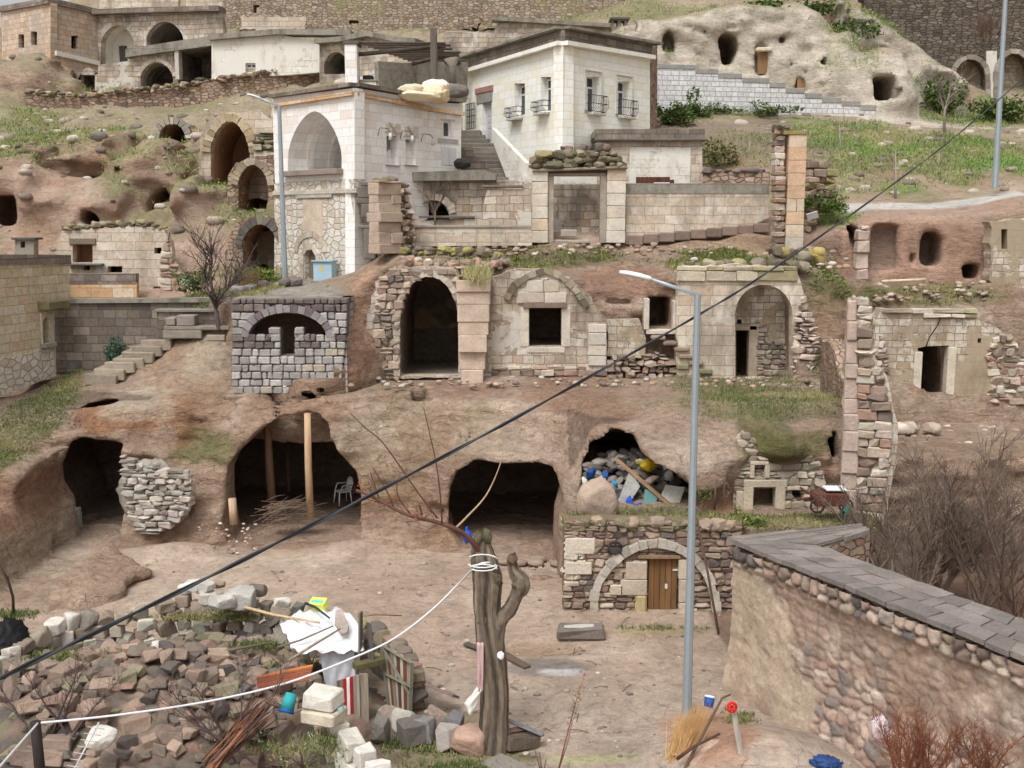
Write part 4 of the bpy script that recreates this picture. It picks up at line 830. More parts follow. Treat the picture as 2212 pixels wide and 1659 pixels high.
panel('wall', QR, [(766.5, 600), (926, 470), (926, 228), (766.5, 198)], wr, .45, M_WHITE, HF)
panel('wall', QE, [(926.3, 400), (996, 400), (996, 224), (926.3, 220)], [rect(958, 262, 975, 297)], .4, M_WHITE, HF)
window(QE, 958, 262, 975, 297, HF, .1, 0, 0, fw=.07)
mb = MB(); lbox(mb, QE, 953, 317, 985, 358, -.03, .02, S(214,212,212)); lbox(mb, QE, 968.6, 319, 969.4, 358, -.036, .02, S(150,150,150)); mb.build('shutter_door', M_PAINT, HF, QE.M)
mb = MB(); lbox(mb, QE, 945, 298, 990, 312, -.015, .02, S(176,172,168)); lbox(mb, QE, 952, 256, 982, 260, -.07, .02, S(210,206,198)); mb.parts('trim', M_STONE, HF, QE.M)
for w in wr:
    u0, v0, u1, v1 = w[0][0], w[0][1], w[1][0], w[2][1]; mb = MB(); e = 3
    a_ = QR.l(u0, v1); b_ = QR.l(u1, v0); mb.box(a_[0], b_[0], .38, .42, a_[1], b_[1], S(140,138,134)); mb.build('shutter', M_PAINT, HF, QR.M)
    mb = MB(); lbox(mb, QR, u0 - 5, v0 - 30, u1 + 5, v0 - 3, -.03, .02, S(218,208,190)); 
    lbox(mb, QR, u0 - 3, v0 - 27, u1 + 3, v0 - 6, -.045, .02, S(210,200,182)); lbox(mb, QR, u0 - 3, v1, u1 + 3, v1 + 3, -.08, .02, S(150,142,132)); f_ = mb.build('carved_frame', M_STONE, HF, QR.M)
    mb = MB(); x_, zz_ = QR.l((u0 + u1) / 2, v0 - 16); 
    for sg in (-1, 1): mb.box(-.3, .3, -.07, -.03, -.025, .025, S(196,186,166), Matrix.Translation((x_, 0, zz_)) @ Matrix.Rotation(R(38 * sg), 4, 'Y'))
    mb.build('relief', M_STONE, f_, QR.M)
for uu, vv in ((820, 294), (868, 300), (913, 306)):
    x_, z_ = QR.l(uu, vv); mb = MB(); mb.tube([(x_ - .1, 0, z_ + .0), (x_ - .12, -.12, z_ + .28), (x_ + .1, -.3, z_ + .26), (x_ + .2, -.34, z_ + .12)], .014, 5, (.03,.03,.03)); mb.tube([(x_ + .2, -.34, z_ + .12), (x_ + .2, -.34, z_ - .14)], [.05, .08], 8, (.6,.6,.56)); mb.build('wall_lantern', M_PAINT, HF, QR.M)
def grille(P, u0, v0, u1, v1, nx, nz, parent, y=.12, r=.014):
    a = P.l(u0, v1); b = P.l(u1, v0); mb = MB()
    for k in range(nx): x = a[0] + (b[0] - a[0]) * (k + .5) / nx; mb.tube([(x, y, a[1]), (x, y, b[1])], r, 5)
    for k in range(nz): z = a[1] + (b[1] - a[1]) * (k + .5) / nz; mb.tube([(a[0], y, z), (b[0], y, z)], r, 5)
    return mb.build('window_grille', M_IRON, parent, P.M)
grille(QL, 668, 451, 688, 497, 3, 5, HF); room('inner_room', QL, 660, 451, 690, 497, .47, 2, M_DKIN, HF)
lf = [QL.l(*p) for p in arch(661, 683, 605, 556, 540, 2)]; mb = MB(); slab_mesh(mb, [lf], .15, .2, S(128,112,100)); mb.build('door', M_WOOD, HF, QL.M)
lf = [QL.l(*p) for p in arch(659, 685, 606, 556, 538, 2)]; mb = MB(); voussoirs(mb, lf, .24, .06, -.02, P_CREAM, 9); lf = [QL.l(*p) for p in arch(645, 700, 560, 545, 512, 2)][1:-1]; voussoirs(mb, lf, .22, .04, -.03, P_CREAM, 12); mb.build('door_surround', M_STONE, HF, QL.M)
mb = MB(); zt = QL.l(766, 190)[1]; bk = Vector((a.x + 3.9, a.y + 5.5, 0)); mb.add([(px(594,400,42.2).x, 42.2, zt), (b.x, b.y, zt), (c.x, c.y, zt), (d.x, d.y, zt), (d.x - 3, d.y + 3.5, zt)], [(0, 1, 2, 3, 4)]); mb.build('roof', M_CONC, HF)
a0 = px(594, 400, 42.2); PSd = Plane((a0.x + 3.4, a0.y + 5.0), (a0.x, a0.y)); mb = MB(); mb.box(0, PSd.L, 0, .3, 7.3, zt); mb.build('wall', M_WHITE, HF, PSd.M)
# quilt / tarp heap on its roof
mb = MB()
for (u, v, yy, sx, sy, sz, cc) in ((893, 196, 41.5, .55, .5, .3, S(206,192,168)), (925, 196, 41.6, .6, .5, .32, S(232,216,184)), (938, 184, 41.9, .5, .4, .3, S(238,228,206)), (948, 200, 41.7, .4, .4, .3, S(226,204,160)), (912, 203, 41.3, .75, .4, .2, S(236,222,190))):
    q = px(u, v, yy); mb.rock((q.x, q.y, q.z - .08), (sx * 1.05, sy * .9, sz * .95), Matrix.Rotation(random.uniform(-.3, .3), 4, 'Z'), cc, 3, 9, .035, .3)
tag(mb.build('tarpaulin_bundle', M_PAINT), 'cream tarpaulin bundle lying on the roof of the arched white house', 'bundle')

# ============================================================ PERGOLA, WHITE PILLAR, OVEN BEHIND THE ROOF
P = PL(700, 46, 1000, 46); PG = thing('pergola', 'weathered timber pergola carried by one tall post above the white roof', 'pergola', px(935, 200, 45))
mb = MB(); q0, q1 = px(938, 195, 44.5), px(936, 62, 44.5); mb.box(-.13, .13, -.13, .13, 0, q1.z - q0.z, S(112,104,96), Matrix.Translation(q0)); mb.box(.05, .12, -.2, -.13, .0, q1.z - q0.z - .3, S(96,88,80), Matrix.Translation(q0)); mb.build('post', M_WOOD, PG)
zP = px(800, 95, 46).z
for k in range(2):
    p0, p1 = px(770 + 120 * k, 118 + 20 * k, 44.5 + 3 * k), px(955 + 25 * k, 100 + 16 * k, 45.0 + 3 * k); mb = MB(); mb.tube([p0, p1], .09, 6, S(86, 76, 66)); mb.build('beam', M_WOOD, PG)
mb = MB()
for k in range(13):
    t = k / 12; A = px(772, 97, 44.3).lerp(px(900, 142, 50), t); B = px(950, 92, 44.6).lerp(px(1010, 138, 50), t); A.z = B.z = px(772, 100, 44.3).z + .15; mb.tube([A, B + Vector((random.uniform(-.3,.4),0,0))], .055, 5, vary(S(92, 82, 74), .2))
mb.build('rafter', M_WOOD, PG)
WP = thing('chimney', 'white block chimney stack beside the left end of the pergola', 'chimney', px(757, 190, 44)); P = PL(744, 44, 774, 44); mb = MB(); lbox(mb, P, 744, 95, 772, 190, 0, .8, (.5,.5,.5), .01); mb.build('stack', M_WHITE, WP, P.M); mb = MB(); lbox(mb, P, 741, 88, 775, 95.5, -.05, .85, S(104,92,84)); mb.build('cap', M_STONE, WP, P.M)
OV = thing('outdoor_oven', 'white outdoor oven with a black stovepipe top under the pergola', 'oven', px(790, 195, 44.5)); P = PL(775, 44.5, 812, 44.5); panel('body', P, rect(778, 176, 812, 200), [arch(785, 800, 200, 192, 184, 2)], .5, M_LIME, OV); mb = MB(); lbox(mb, P, 783, 162, 805, 176, .05, .4, S(36,34,34)); mb.build('stovepipe', M_IRON, OV, P.M); mb = MB(); lbox(mb, P, 776, 172, 814, 176, -.05, .55, S(150,140,128)); mb.build('slab', M_STONE, OV, P.M)
P = PL(820, 47, 990, 50); GW = thing('wall', 'plain grey rendered wall behind the pergola', 'wall', px(880, 190, 47)); panel('wall_face', P, [(818, 215), (1010, 215), (1010, 130), (870, 136), (818, 132)], [], .3, M_CONC, GW)
P = PL(900, 44.2, 1000, 44.2)
TP = thing('stone_trough', 'broken stone trough lying on the ledge right of the pergola post', 'trough', px(975, 205, 44)); mb = MB(); q = px(975, 198, 44); mb.rock((q.x, q.y, q.z), (.65, .4, .3), None, S(124,116,108), 3, 12, .02, .8); mb.build('basin', M_STONE, TP)
mb = MB(); q = px(978, 188, 44.2); mb.tube([q, q + Vector((0, 0, .8)), q + Vector((-.05, 0, 1.1))], [.16, .15, .3], 10, S(150,140,124)); mb.build('column', M_STONE, TP)

# stairs between the two white houses
ST = thing('stone_staircase', 'worn stone staircase climbing between the two white houses', 'staircase', px(1080, 400, 44))
mb = MB()
for k in range(13):
    t = k / 12; u = 1115 - 105 * t; v = 392 - 110 * t; q = px(u, v, 44 + 5.5 * t); mb.block((q.x - .3, q.y + .3, q.z - .4), (1.0 - .1 * t, .45, .4), .03, .03, None, vary(S(124,114,102), .15))
mb.build('steps', M_STONE, ST)
P = PL(1062, 45.5, 1135, 43.2); panel('parapet', P, [(1062, 300), (1062, 276), (1135, 352), (1135, 420), (1100, 400)], [], .2, M_LIME, ST)
P = PL(985, 45.0, 1068, 45.0); panel('side_wall', P, [(985, 400), (985, 318), (1022, 318), (1022, 335), (1050, 352), (1068, 385), (1068, 400)], [], .6, M_PARAP, ST)
mb = MB(); q = px(998, 353, 43.6); mb.rock((q.x, q.y, q.z), (.34, .3, .2), None, S(72,66,64), 3, 12, .02, .6); tag(mb.build('stone_basin', M_STONE), 'dark stone basin standing on the canopy slab below the stairs', 'basin')

# canopy terrace with the low vault between houses and court
P = PL(880, 42.3, 1100, 42.3); CT = thing('vaulted_building', 'low vaulted building with a grey overhanging slab roof and a dark half-round arch', 'building', px(980, 470, 42.3))
AR = arch(898, 972, 490, 478, 433, 2); panel('wall', P, [(870, 535), (1150, 535), (1150, 395), (1100, 388), (870, 388)], [AR], .4, M_OLDW, CT); vault('vault', P, AR, .4, 4, M_CONC, CT)
panel('roof_slab', P, [(868, 392), (1072, 390), (1072, 378), (1045, 368), (868, 374)], [], 2.2, M_CONC, CT, -.55)
mb = MB(); lf = [P.l(*p) for p in arch(897, 973, 470, 468, 432, 2)][2:-2]; voussoirs(mb, lf, .25, .05, -.02, P_CREAM, 13); mb.build('arch_ring', M_STONE, CT, P.M)
P2 = PL(905, 41.0, 1025, 41.0); mb = MB(); a_ = P2.l(1025, 460)
BW = thing('garden_wall', 'low patched garden wall with a thin slab top in front of the dark arch', 'wall', px(960, 530, 41)); panel('wall_face', P2, [(885, 535), (1148, 535), (1148, 402), (1130, 402), (1130, 408), (1052, 410), (1040, 460), (1010, 470), (900, 478), (885, 478)], [], .35, M_OLDW, BW)
mb = MB(); lbox(mb, P2, 905, 466, 1025, 471, -.1, .4, S(120,110,100)); lbox(mb, P2, 1040, 400, 1130, 405, -.1, .4, S(118,108,98)); mb.build('coping', M_STONE, BW, P2.M)
P3 = PL(880, 39.9, 1150, 39.9); LW = thing('garden_wall', 'long low wall of two pale block courses with a mossy foot, left of the gateway', 'wall', px(1020, 530, 39.9)); panel('wall_face', P3, [(895, 532), (1149, 530), (1149, 493), (895, 490)], [], .35, M_PINKW, LW)
mb = MB(); lbox(mb, P3, 895, 486, 1149, 492, -.05, .4, S(164,150,132)); mb.build('coping', M_STONE, LW, P3.M)

# ============================================================ SMALL FLAT-ROOFED HOUSE AND COURT WALLS
P = PL(1285, 42.8, 1520, 42.8); SH = thing('outbuilding', 'small cream outbuilding with a heavy grey parapet behind the court wall', 'building', px(1400, 410, 42.8))
panel('wall', P, rect(1290, 300, 1517, 440), [rect(1370, 392, 1470, 440)], .4, M_PINKW, SH); panel('parapet', P, rect(1286, 279, 1522, 301), [], .6, M_PARAP, SH, -.08)
mb = MB(); lbox(mb, P, 1284, 300, 1526, 305, -.28, .5, S(110,102,94)); mb.build('drip_ledge', M_STONE, SH, P.M)
PS = Plane(tuple(P.w(P.l(1517, 300)[0] - .02, .01, 0).xy), tuple(P.w(P.l(1517, 300)[0] - .02, 4, 0).xy)); mb = MB(); mb.box(0, 4, 0, .3, P.l(1517, 440)[1], P.l(1517, 279)[1]); mb.build('wall', M_PINKW, SH, PS.M)
mb = MB(); x0, z0_ = P.l(1286, 282); mb.box(x0, P.l(1522, 282)[0], -.05, 4, z0_ - .2, z0_ + .05); mb.build('roof', M_CONC, SH, P.M)
mb = MB(); lbox(mb, P, 1360, 318, 1490, 440, -.03, .0, S(224,218,206)); mb.build('whitewashed_recess', M_LIME, SH, P.M)
P = PL(1360, 42.0, 1470, 42.0); mb = MB()
for k in range(9): u = 1374 + 9.2 * k; lbox(mb, P, u, 382 if k < 8 else 388, u + 8.6, 405, 0, .05, vary(S(92,58,46), .2))
BG = thing('board_fence', 'dark red-brown board gate showing above the court wall', 'gate', px(1410, 410, 42)); mb.build('boards', M_WOOD, BG, P.M)
mb = MB(); lbox(mb, P, 1412, 394, 1446, 404, -.06, .0, S(196,196,204)); mb.build('pale_panel', M_PAINT, BG, P.M)

P = PL(1140, 41.2, 1665, 41.2); CW = thing('court_wall', 'long pale ashlar court wall with grey weathered top, right of the gateway', 'wall', px(1500, 520, 41.2))
panel('wall_face', P, [(1352, 528), (1500, 512), (1600, 498), (1662, 470), (1660, 402), (1352, 398)], [], .5, M_PINKW, CW); panel('weathered_top', P, rect(1350, 396, 1662, 418), [], .52, M_CONC, CW, -.02)
mb = MB()
for k in range(9): u = 1356 + k * 34; lbox(mb, P, u, 518 - k * 3.2 - 10, u + 33, 530 - k * 3.4, -.12, .3, vary(S(132,110,94), .15), .04)
mb.build('footing', M_STONE, CW, P.M)
# gateway
PGt = PL(1140, 40.9, 1360, 40.9); GT = thing('stone_gateway', 'old stone gateway with pale pillars and a mossy rubble cap', 'gateway', px(1250, 525, 40.9))
for q in ((1149, 366, 1184, 525), (1310, 364, 1353, 525)):
    mb = MB(); x0, z0_ = PGt.l(q[0], q[3]); x1, z1 = PGt.l(q[2], q[1]); n = 6
    for k in range(n): zz = z0_ + (z1 - z0_) * k / n; mb.block(((x0 + x1) / 2, .35, zz + (z1 - z0_) / n / 2), ((x1 - x0) / 2, .35, (z1 - z0_) / n / 2 - .004), .02, .008, None, vary(random.choice([S(212,196,172), S(204,178,146), S(216,204,184)]), .06))
    mb.build('pillar', M_STONE, GT, PGt.M)
mb = MB(); lbox(mb, PGt, 1184, 380, 1196, 525, .12, .5, S(170,156,136)); lbox(mb, PGt, 1298, 378, 1310, 525, .12, .5, S(166,152,134)); lbox(mb, PGt, 1184, 372, 1310, 380, .1, .5, S(150,136,118)); mb.build('inner_jamb', M_STONE, GT, PGt.M)
mb = MB(); mb.tube([PGt.w(PGt.l(1150, 367)[0], -.05, PGt.l(1150, 368)[1]), PGt.w(PGt.l(1355, 362)[0], -.05, PGt.l(1355, 362)[1])], .07, 6, S(150,140,124)); mb.tube([PGt.w(PGt.l(1175, 371)[0], .1, PGt.l(1150, 371)[1]), PGt.w(PGt.l(1320, 370)[0], .1, PGt.l(1355, 370)[1])], .06, 6, S(92,72,60)); mb.build('lintel', M_WOOD, GT)
mb = MB(); A = PGt.w(PGt.l(1146, 362)[0], .3, PGt.l(1146, 362)[1]); B = PGt.w(PGt.l(1350, 358)[0], .3, PGt.l(1350, 358)[1])
for r_ in range(3):
    for yy in (-.28, .1): caprocks(mb, [A.lerp(B, .02 + .03 * r_) + Vector((0, yy, .2 * r_)), A.lerp(B, .99 - .04 * r_) + Vector((0, yy, .2 * r_))], .19, P_MOSS, .2, 2, 1, .6, .7)
caprocks(mb, [A.lerp(B, .3) + Vector((0, 0, .62)), A.lerp(B, .85) + Vector((0, 0, .62))], .17, [S(120,92,80), S(110,98,84)], .3, 2, 1, .9, .6); mb.build('rubble_cap', M_STONE, GT)
mb = MB()
for q in ((1190, 518, 1275, 526), (1212, 496, 1248, 512)): lbox(mb, PGt, *q, .3, .7, vary(S(180,164,144), .1), .03)
mb.build('threshold_block', M_STONE, GT, PGt.M)
P = PL(1180, 42.3, 1320, 42.3); IW = thing('inner_wall', 'mottled wall filling the view through the gateway', 'wall', px(1245, 522, 42.3)); panel('wall_face', P, rect(1150, 398, 1345, 532), [], .3, M_OLDW, IW)
P = PL(1180, 44, 1320, 44); panel('wall_face', PL(1100, 43.0, 1300, 43.0), rect(1120, 380, 1290, 400), [], .3, M_LIME, IW)

# wall right of outbuilding and tall chimney tower
P = PL(1520, 42.2, 1680, 41.4); RW = thing('garden_wall', 'grey-brown field stone wall between the outbuilding and the tall stone stack', 'wall', px(1600, 400, 42)); panel('wall_face', P, [(1518, 402), (1662, 402), (1662, 372), (1518, 370)], [], .4, M_RUBP, RW)
mb = MB(); A, B = P.w(P.l(1520, 371)[0], .1, P.l(1520, 371)[1]), P.w(P.l(1660, 370)[0], .1, P.l(1660, 371)[1]); caprocks(mb, [A, B], .2, P_DARK, .2, 2, 1, .5, .7); mb.build('cap_stones', M_STONE, RW)
P = PL(1675, 38.2, 1745, 38.2); TW = thing('chimney_tower', 'tall square stack of orange ashlar with a tiny niche and a mossy top', 'stone tower', px(1715, 540, 38.2))
mb = MB(); a_ = P.l(1697, 540); b_ = P.l(1744, 290); n = 9
for k in range(n):
    zz = a_[1] + (b_[1] - a_[1]) * k / n; hh = (b_[1] - a_[1]) / n; c_ = S(196,184,164) if k == 0 else vary(random.choice([S(208,168,126), S(212,178,138), S(204,160,118), S(208,184,152)]), .05)
    if k == 3: mb.block((a_[0] + .16, .35, zz + hh / 2), (.165, .35, hh / 2 - .003), .012, .006, None, c_); mb.block((b_[0] - .14, .35, zz + hh / 2), (.125, .35, hh / 2 - .003), .012, .006, None, c_); mb.block(((a_[0] + b_[0]) / 2 + .02, .5, zz + hh / 2), (.13, .2, hh / 2 - .003), .012, 0, None, S(60,50,44))
    else: mb.block(((a_[0] + b_[0]) / 2, .35, zz + hh / 2), ((b_[0] - a_[0]) / 2, .35, hh / 2 - .003), .012, .006, None, c_)
mb.build('ashlar_face', M_STONE, TW, P.M)
mb = MB(); lo = [P.l(*p) for p in [(1676, 540), (1698, 540), (1698, 275), (1676, 272)]]; lay_stones(mb, [lo], .2, .3, P_RUIN, .34, .42, .01, .02, .03, .3); mb.build('rubble_side', M_STONE, TW, P.M)
mb = MB(); lbox(mb, P, 1694, 283, 1742, 291, -.04, .75, S(150,130,60)); zc = P.l(1700, 280)[1]; caprocks(mb, [(P.l(1680, 280)[0], .3, zc), (P.l(1715, 280)[0], .3, zc)], .15, P_MOSS, .3, 2, 2); mb.build('mossy_cap', M_STONE, TW, P.M)
# ============================================================ MIDDLE ROW OF RUINS
P = PL(860, 35.5, 1060, 35.5); VA = thing('vaulted_hall', 'open ruined hall with a tall rough-edged arch and a flaking side pillar', 'ruin', px(925, 815, 35.5))
AR = arch(862, 990, 812, 700, 595, 2.4)
panel('wall', P, [(800, 818), (792, 700), (812, 610), (850, 575), (1060, 580), (1060, 815)], [AR], .55, M_OLDW, VA, 0, True, .05)
lf = [P.l(*p) for p in arch(864, 989, 812, 700, 597, 2.2, 26)]; lf = lf[:24]; mb = MB(); voussoirs(mb, lf[::-1], -.2, .12, .02, [S(206,196,178), S(190,176,156), S(178,162,142)], 22, .006, .015); mb.build('arch_ring', M_STONE, VA, P.M)
mb = MB(); lo = [P.l(*p) for p in [(806, 700), (822, 590), (1020, 575), (1040, 600), (985, 605), (940, 586), (890, 615), (866, 680), (862, 812), (812, 812)]]
lay_stones(mb, [lo], .24, .30, [S(164,140,120), S(150,128,110), S(180,156,132), S(136,118,106), S(188,170,148), S(158,124,102)], .14, .0, .012, .03, .03, .5); mb.build('rubble_facing', M_STONE, VA, P.M)
PP = PL(985, 34.7, 1062, 34.7); mb = MB(); lo = [PP.l(*p) for p in [(998, 838), (1042, 838), (1056, 700), (1060, 615), (985, 605), (992, 780)]]
lay_stones(mb, [lo], .5, 2.0, [S(200,174,152), S(206,182,160), S(194,166,144)], .42, .42, .003, .006, .02, .0, .2, lambda x, z: vary(S(200,174,150), .035))
lo2 = [PP.l(*p) for p in [(985, 620), (1058, 620), (1058, 600), (988, 596)]]; lay_stones(mb, [lo2], .14, .25, P_MOSS, .45, .42, .01, .02, .02, .6); mb.build('pillar', M_STONE, VA, PP.M)

P = PL(1055, 35.6, 1312, 35.6); WW = thing('ruined_house', 'pale ruined house front with one large square black window and a faint gable arch', 'ruin', px(1180, 812, 35.6))
panel('wall', P, [(1050, 815), (1050, 640), (1062, 600), (1110, 580), (1175, 580), (1230, 600), (1275, 640), (1290, 665), (1310, 690), (1310, 812)], [rect(1143, 664, 1213, 749)], .5, M_OLDW, WW, 0, True, .03)
mb = MB(); cx, cz = P.l(1178, 690); pts = [P.l(*p) for p in [(1100, 650), (1115, 622), (1145, 600), (1178, 590), (1210, 602), (1240, 632), (1262, 665)]]; voussoirs(mb, pts, .2, .08, -.03, P_MOSS[:4] + [S(176,160,132)], 13, .01, .02)
lo = [P.l(*p) for p in [(1112, 655), (1125, 628), (1150, 606), (1178, 600), (1205, 612), (1232, 655)]]; lay_stones(mb, [lo], .34, .6, [S(206,190,172), S(196,178,158), S(216,204,188)], .05, -.01, .012, .01); mb.build('gable_stones', M_STONE, WW, P.M)
mb = MB(); lbox(mb, P, 1130, 655, 1224, 665, -.12, .3, S(124,110,98)); mb.build('lintel', M_WOOD, WW, P.M)
mb = MB(); lo = [P.l(*p) for p in [(1050, 812), (1050, 790), (1310, 795), (1310, 812)]]; lay_stones(mb, [lo], .2, .4, P_RUIN, .1, 0, .02, .02, .02, .4); lo = [P.l(*p) for p in [(1270, 790), (1270, 700), (1310, 700), (1310, 790)]]; lay_stones(mb, [lo], .42, .6, [S(212,198,182), S(200,186,170)], .06, -.01, .012, .01)
for q in ((1213.5,664,1232,749),(1124,664,1142.5,749),(1138,749.5,1220,762)): lbox(mb, P, *q, -.03, .2, S(206,192,172))
mb.build('facing_stones', M_STONE, WW, P.M)

P = PL(1310, 35.7, 1480, 35.7); RB = thing('retaining_wall', 'rubble wall with a plastered niche and broken mossy steps, between the two middle houses', 'wall', px(1400, 815, 35.7))
mb = MB(); lo = [P.l(*p) for p in [(1310, 815), (1310, 775), (1330, 768), (1400, 770), (1420, 760), (1480, 790), (1480, 820)]]; lay_stones(mb, [lo], .2, .28, P_RUIN, .25, .1, .02, .03, .03, .8); mb.build('rubble', M_STONE, RB, P.M)
panel('plaster', P, [(1312, 690), (1380, 690), (1395, 730), (1395, 772), (1312, 768)], [], .4, M_PLAST, RB, .05, True, .03)
mb = MB()
for u, v, w, h_ in ((1420, 728, 30, 9), (1445, 740, 30, 9), (1470, 752, 32, 10), (1480, 768, 34, 10), (1500, 782, 30, 10), (1520, 800, 30, 12), (1545, 815, 30, 10), (1495, 810, 30, 12), (1472, 790, 26, 12)): lbox(mb, P, u - w / 2, v - h_ / 2, u + w / 2, v + h_ / 2, -.35, .3, vary(random.choice([S(142,134,92), S(150,128,104), S(130,112,94)]), .1), .04)
mb.build('broken_steps', M_STONE, RB, P.M)
mb = MB()
for q in ((1392,645,1402,712),(1455,650,1466,712),(1396,712.5,1462,722)): lbox(mb, P, *q, -.02, .4, S(206,192,174))
mb.build('window_jamb', M_STONE, RB, P.M)

P = PL(1470, 35.5, 1745, 35.5); WA = thing('ruined_house', 'pale ashlar ruin with a half-round plastered arch over a narrow black doorway', 'ruin', px(1600, 820, 35.5))
AR = arch(1588, 1712, 822, 680, 615, 2.0)
panel('wall', P, [(1462, 820), (1462, 590), (1480, 575), (1600, 572), (1720, 578), (1740, 640), (1742, 820)], [AR], .5, M_PINKW, WA, 0, True, .04)
mb = MB(); lo = [P.l(*p) for p in [(1462, 608), (1462, 578), (1570, 575), (1720, 577), (1722, 600), (1600, 606)]]; lay_stones(mb, [lo], .4, .8, [S(178,166,126), S(160,148,104), S(190,176,146)], .1, .0, .02, .02); mb.build('top_course', M_STONE, WA, P.M)
PN = PL(1588, 36.6, 1720, 36.6); panel('infill_wall', PN, [(1586, 822), (1586, 600), (1722, 600), (1722, 822)], [rect(1590, 714, 1617, 820), rect(1592, 690, 1602, 700)], .3, M_PLAST, WA)
mb = MB(); lo = [PN.l(*p) for p in [(1632, 822), (1632, 690), (1655, 700), (1660, 735), (1720, 745), (1745, 822)]]; lay_stones(mb, [lo], .17, .26, [S(150,134,116), S(166,148,128), S(132,118,104)], .1, -.02, .02, .02, .02, .6); lbox(mb, PN, 1618, 700, 1634, 822, -.1, .2, S(176,156,130)); lbox(mb, PN, 1586, 703, 1634, 713, -.1, .2, S(170,150,124)); mb.build('facing_stones', M_STONE, WA, PN.M)
PR_ = PL(1715, 35.5, 1800, 34.6); BR = thing('ruined_wall', 'crumbled wall end of pale loose stones, right of the half-round arch', 'ruin', px(1750, 820, 35.2)); mb = MB(); lo = [PR_.l(*p) for p in [(1712, 825), (1718, 690), (1735, 640), (1755, 700), (1772, 740), (1762, 790), (1745, 828)]]; lay_stones(mb, [lo], .18, .3, [S(190,168,150), S(204,182,162), S(160,140,122), S(176,150,134)], .2, .05, .02, .03, .03, .8); mb.build('stones', M_STONE, BR, PR_.M)
# mossy stone edging above the middle row
mb = MB()
A = [px(868, 553, 36.6), px(930, 548, 36.8), px(1060, 552, 36.9), px(1100, 575, 36.8)]
caprocks(mb, A, .14, [S(160,146,66), S(122,108,74), S(112,98,86), S(140,120,100)], .3, 2, 2, .7, .85); caprocks(mb, [px(868, 572, 36.0), px(1090, 580, 36.4)], .16, P_RUIN, .4, 2, 2, .7, .85)
tag(mb.build('stone_edging', M_STONE), 'line of yellow-lichened stones edging the bank above the tall rough arch', 'stone edging')
mb = MB(); caprocks(mb, [px(1480, 578, 36.3), px(1640, 574, 36.3), px(1740, 580, 36.4)], .18, P_MOSS, .4, 2, 1, .8, .7); caprocks(mb, [px(1665, 560, 37.4), px(1780, 560, 37.6)], .2, P_MOSS + [S(170,150,60)], .4, 2, 2, .8, .7)
tag(mb.build('stone_edging', M_STONE), 'mossy stones and blocks lying above the half-round arch', 'stone edging')

# ============================================================ GREY GUARDHOUSE
P = PL(500, 33.9, 748, 33.9); GH = thing('guardhouse', 'square grey cobble-block stone lookout with a wide segmental arch and battlements', 'stone lookout', px(620, 848, 33.9))
hole = [(540, 729)] + [(622 + 84 * math.cos(math.pi * (1 - t / 12)), 729 - 54 * math.sin(math.pi * t / 12)) for t in range(1, 12)] + [(706, 729), (658, 729), (658, 711), (637, 711), (637, 767), (607, 767), (607, 711), (582, 711), (582, 729)]
out = [(501, 648), (752, 644), (748, 740), (741, 800), (738, 838), (600, 850), (503, 850)]
panel('backing', P, out, [hole], .45, m_plain('grey_mortar', S(112,104,100), .95), GH, .02)
L = [[P.l(*p) for p in out], [P.l(*p) for p in hole]]; ztop = P.l(600, 668)[1]
ar_out = [P.l(622 + 100 * math.cos(math.pi * t / 16), 729 - 72 * math.sin(math.pi * t / 16)) for t in range(17)]; zsp = P.l(600, 735)[1]
ghole = [P.l(*p) for p in [(538, 729), (538, 727)] + [(622 + 97 * math.cos(math.pi * (1 - t / 16)), 729 - 69 * math.sin(math.pi * t / 16)) for t in range(1, 16)] + [(706, 727), (706, 729), (658, 729), (658, 711), (637, 711), (637, 767), (607, 767), (607, 711), (582, 711), (582, 729)]]
def pickc(x, z):
    if z > ztop or (P.l(0, 748)[1] < z < P.l(0, 729)[1] and (x < P.l(600, 700)[0] or x > P.l(650, 700)[0]) and random.random() < .6): return vary(random.choice(P_PURP), .1)
    return vary(random.choice(P_GREY + ([S(178,164,142)] if random.random() < .3 else [])), .1)
mb = MB(); lay_stones(mb, [L[0], ghole], .235, .27, P_GREY, .11, 0, .024, .014, .025, 0, .08, pickc)
lay_stones(mb, [[P.l(*p) for p in [(503, 729), (540, 729), (540, 767), (503, 767)]]], .235, .27, P_GREY, .11, 0, .024, .014, .025, 0, .08, pickc) if False else None
mb.build('stone_facing', M_STONE, GH, P.M)
lf = [P.l(622 + 85 * math.cos(math.pi * t / 16), 729 - 55 * math.sin(math.pi * t / 16)) for t in range(17)]; mb = MB(); voussoirs(mb, lf[::-1] if False else lf, -.24, .13, 0, [S(150,142,144), S(132,122,126), S(118,104,108)], 15, .016, .01); mb.build('arch_ring', M_STONE, GH, P.M)
for sg, u in ((0, 582), (1, 637)):
    mb = MB(); lbox(mb, P, u, 711, u + (25 if sg == 0 else 21), 729, -.1, .4, S(142,132,136), .02); mb.build('merlon', M_STONE, GH, P.M)
mb = MB(); a_ = P.l(500, 848); b_ = P.l(748, 645); mb.box(a_[0] + .02, b_[0] - .02, .5, 3.4, b_[1] - .2, b_[1] - .02, S(168,160,148)); mb.build('roof', M_CONC, GH, P.M)
mb = MB(); lo = [(0.02, a_[1]), (2.2, a_[1] + .3), (2.2, b_[1] - .02), (0.02, b_[1] - .02)]; PSd = Plane(tuple(P.w(b_[0] - .02, .0, 0).xy), tuple(P.w(b_[0] - .02, 3, 0).xy)); slab_mesh(mb, [lo], 0, .3, S(140,130,130)); mb.build('side_wall', m_masonry('grey_side_blocks', P_GREY, S(104,98,94), .28, .235, .02, .02, bd=.02, seed=20), GH, PSd.M)
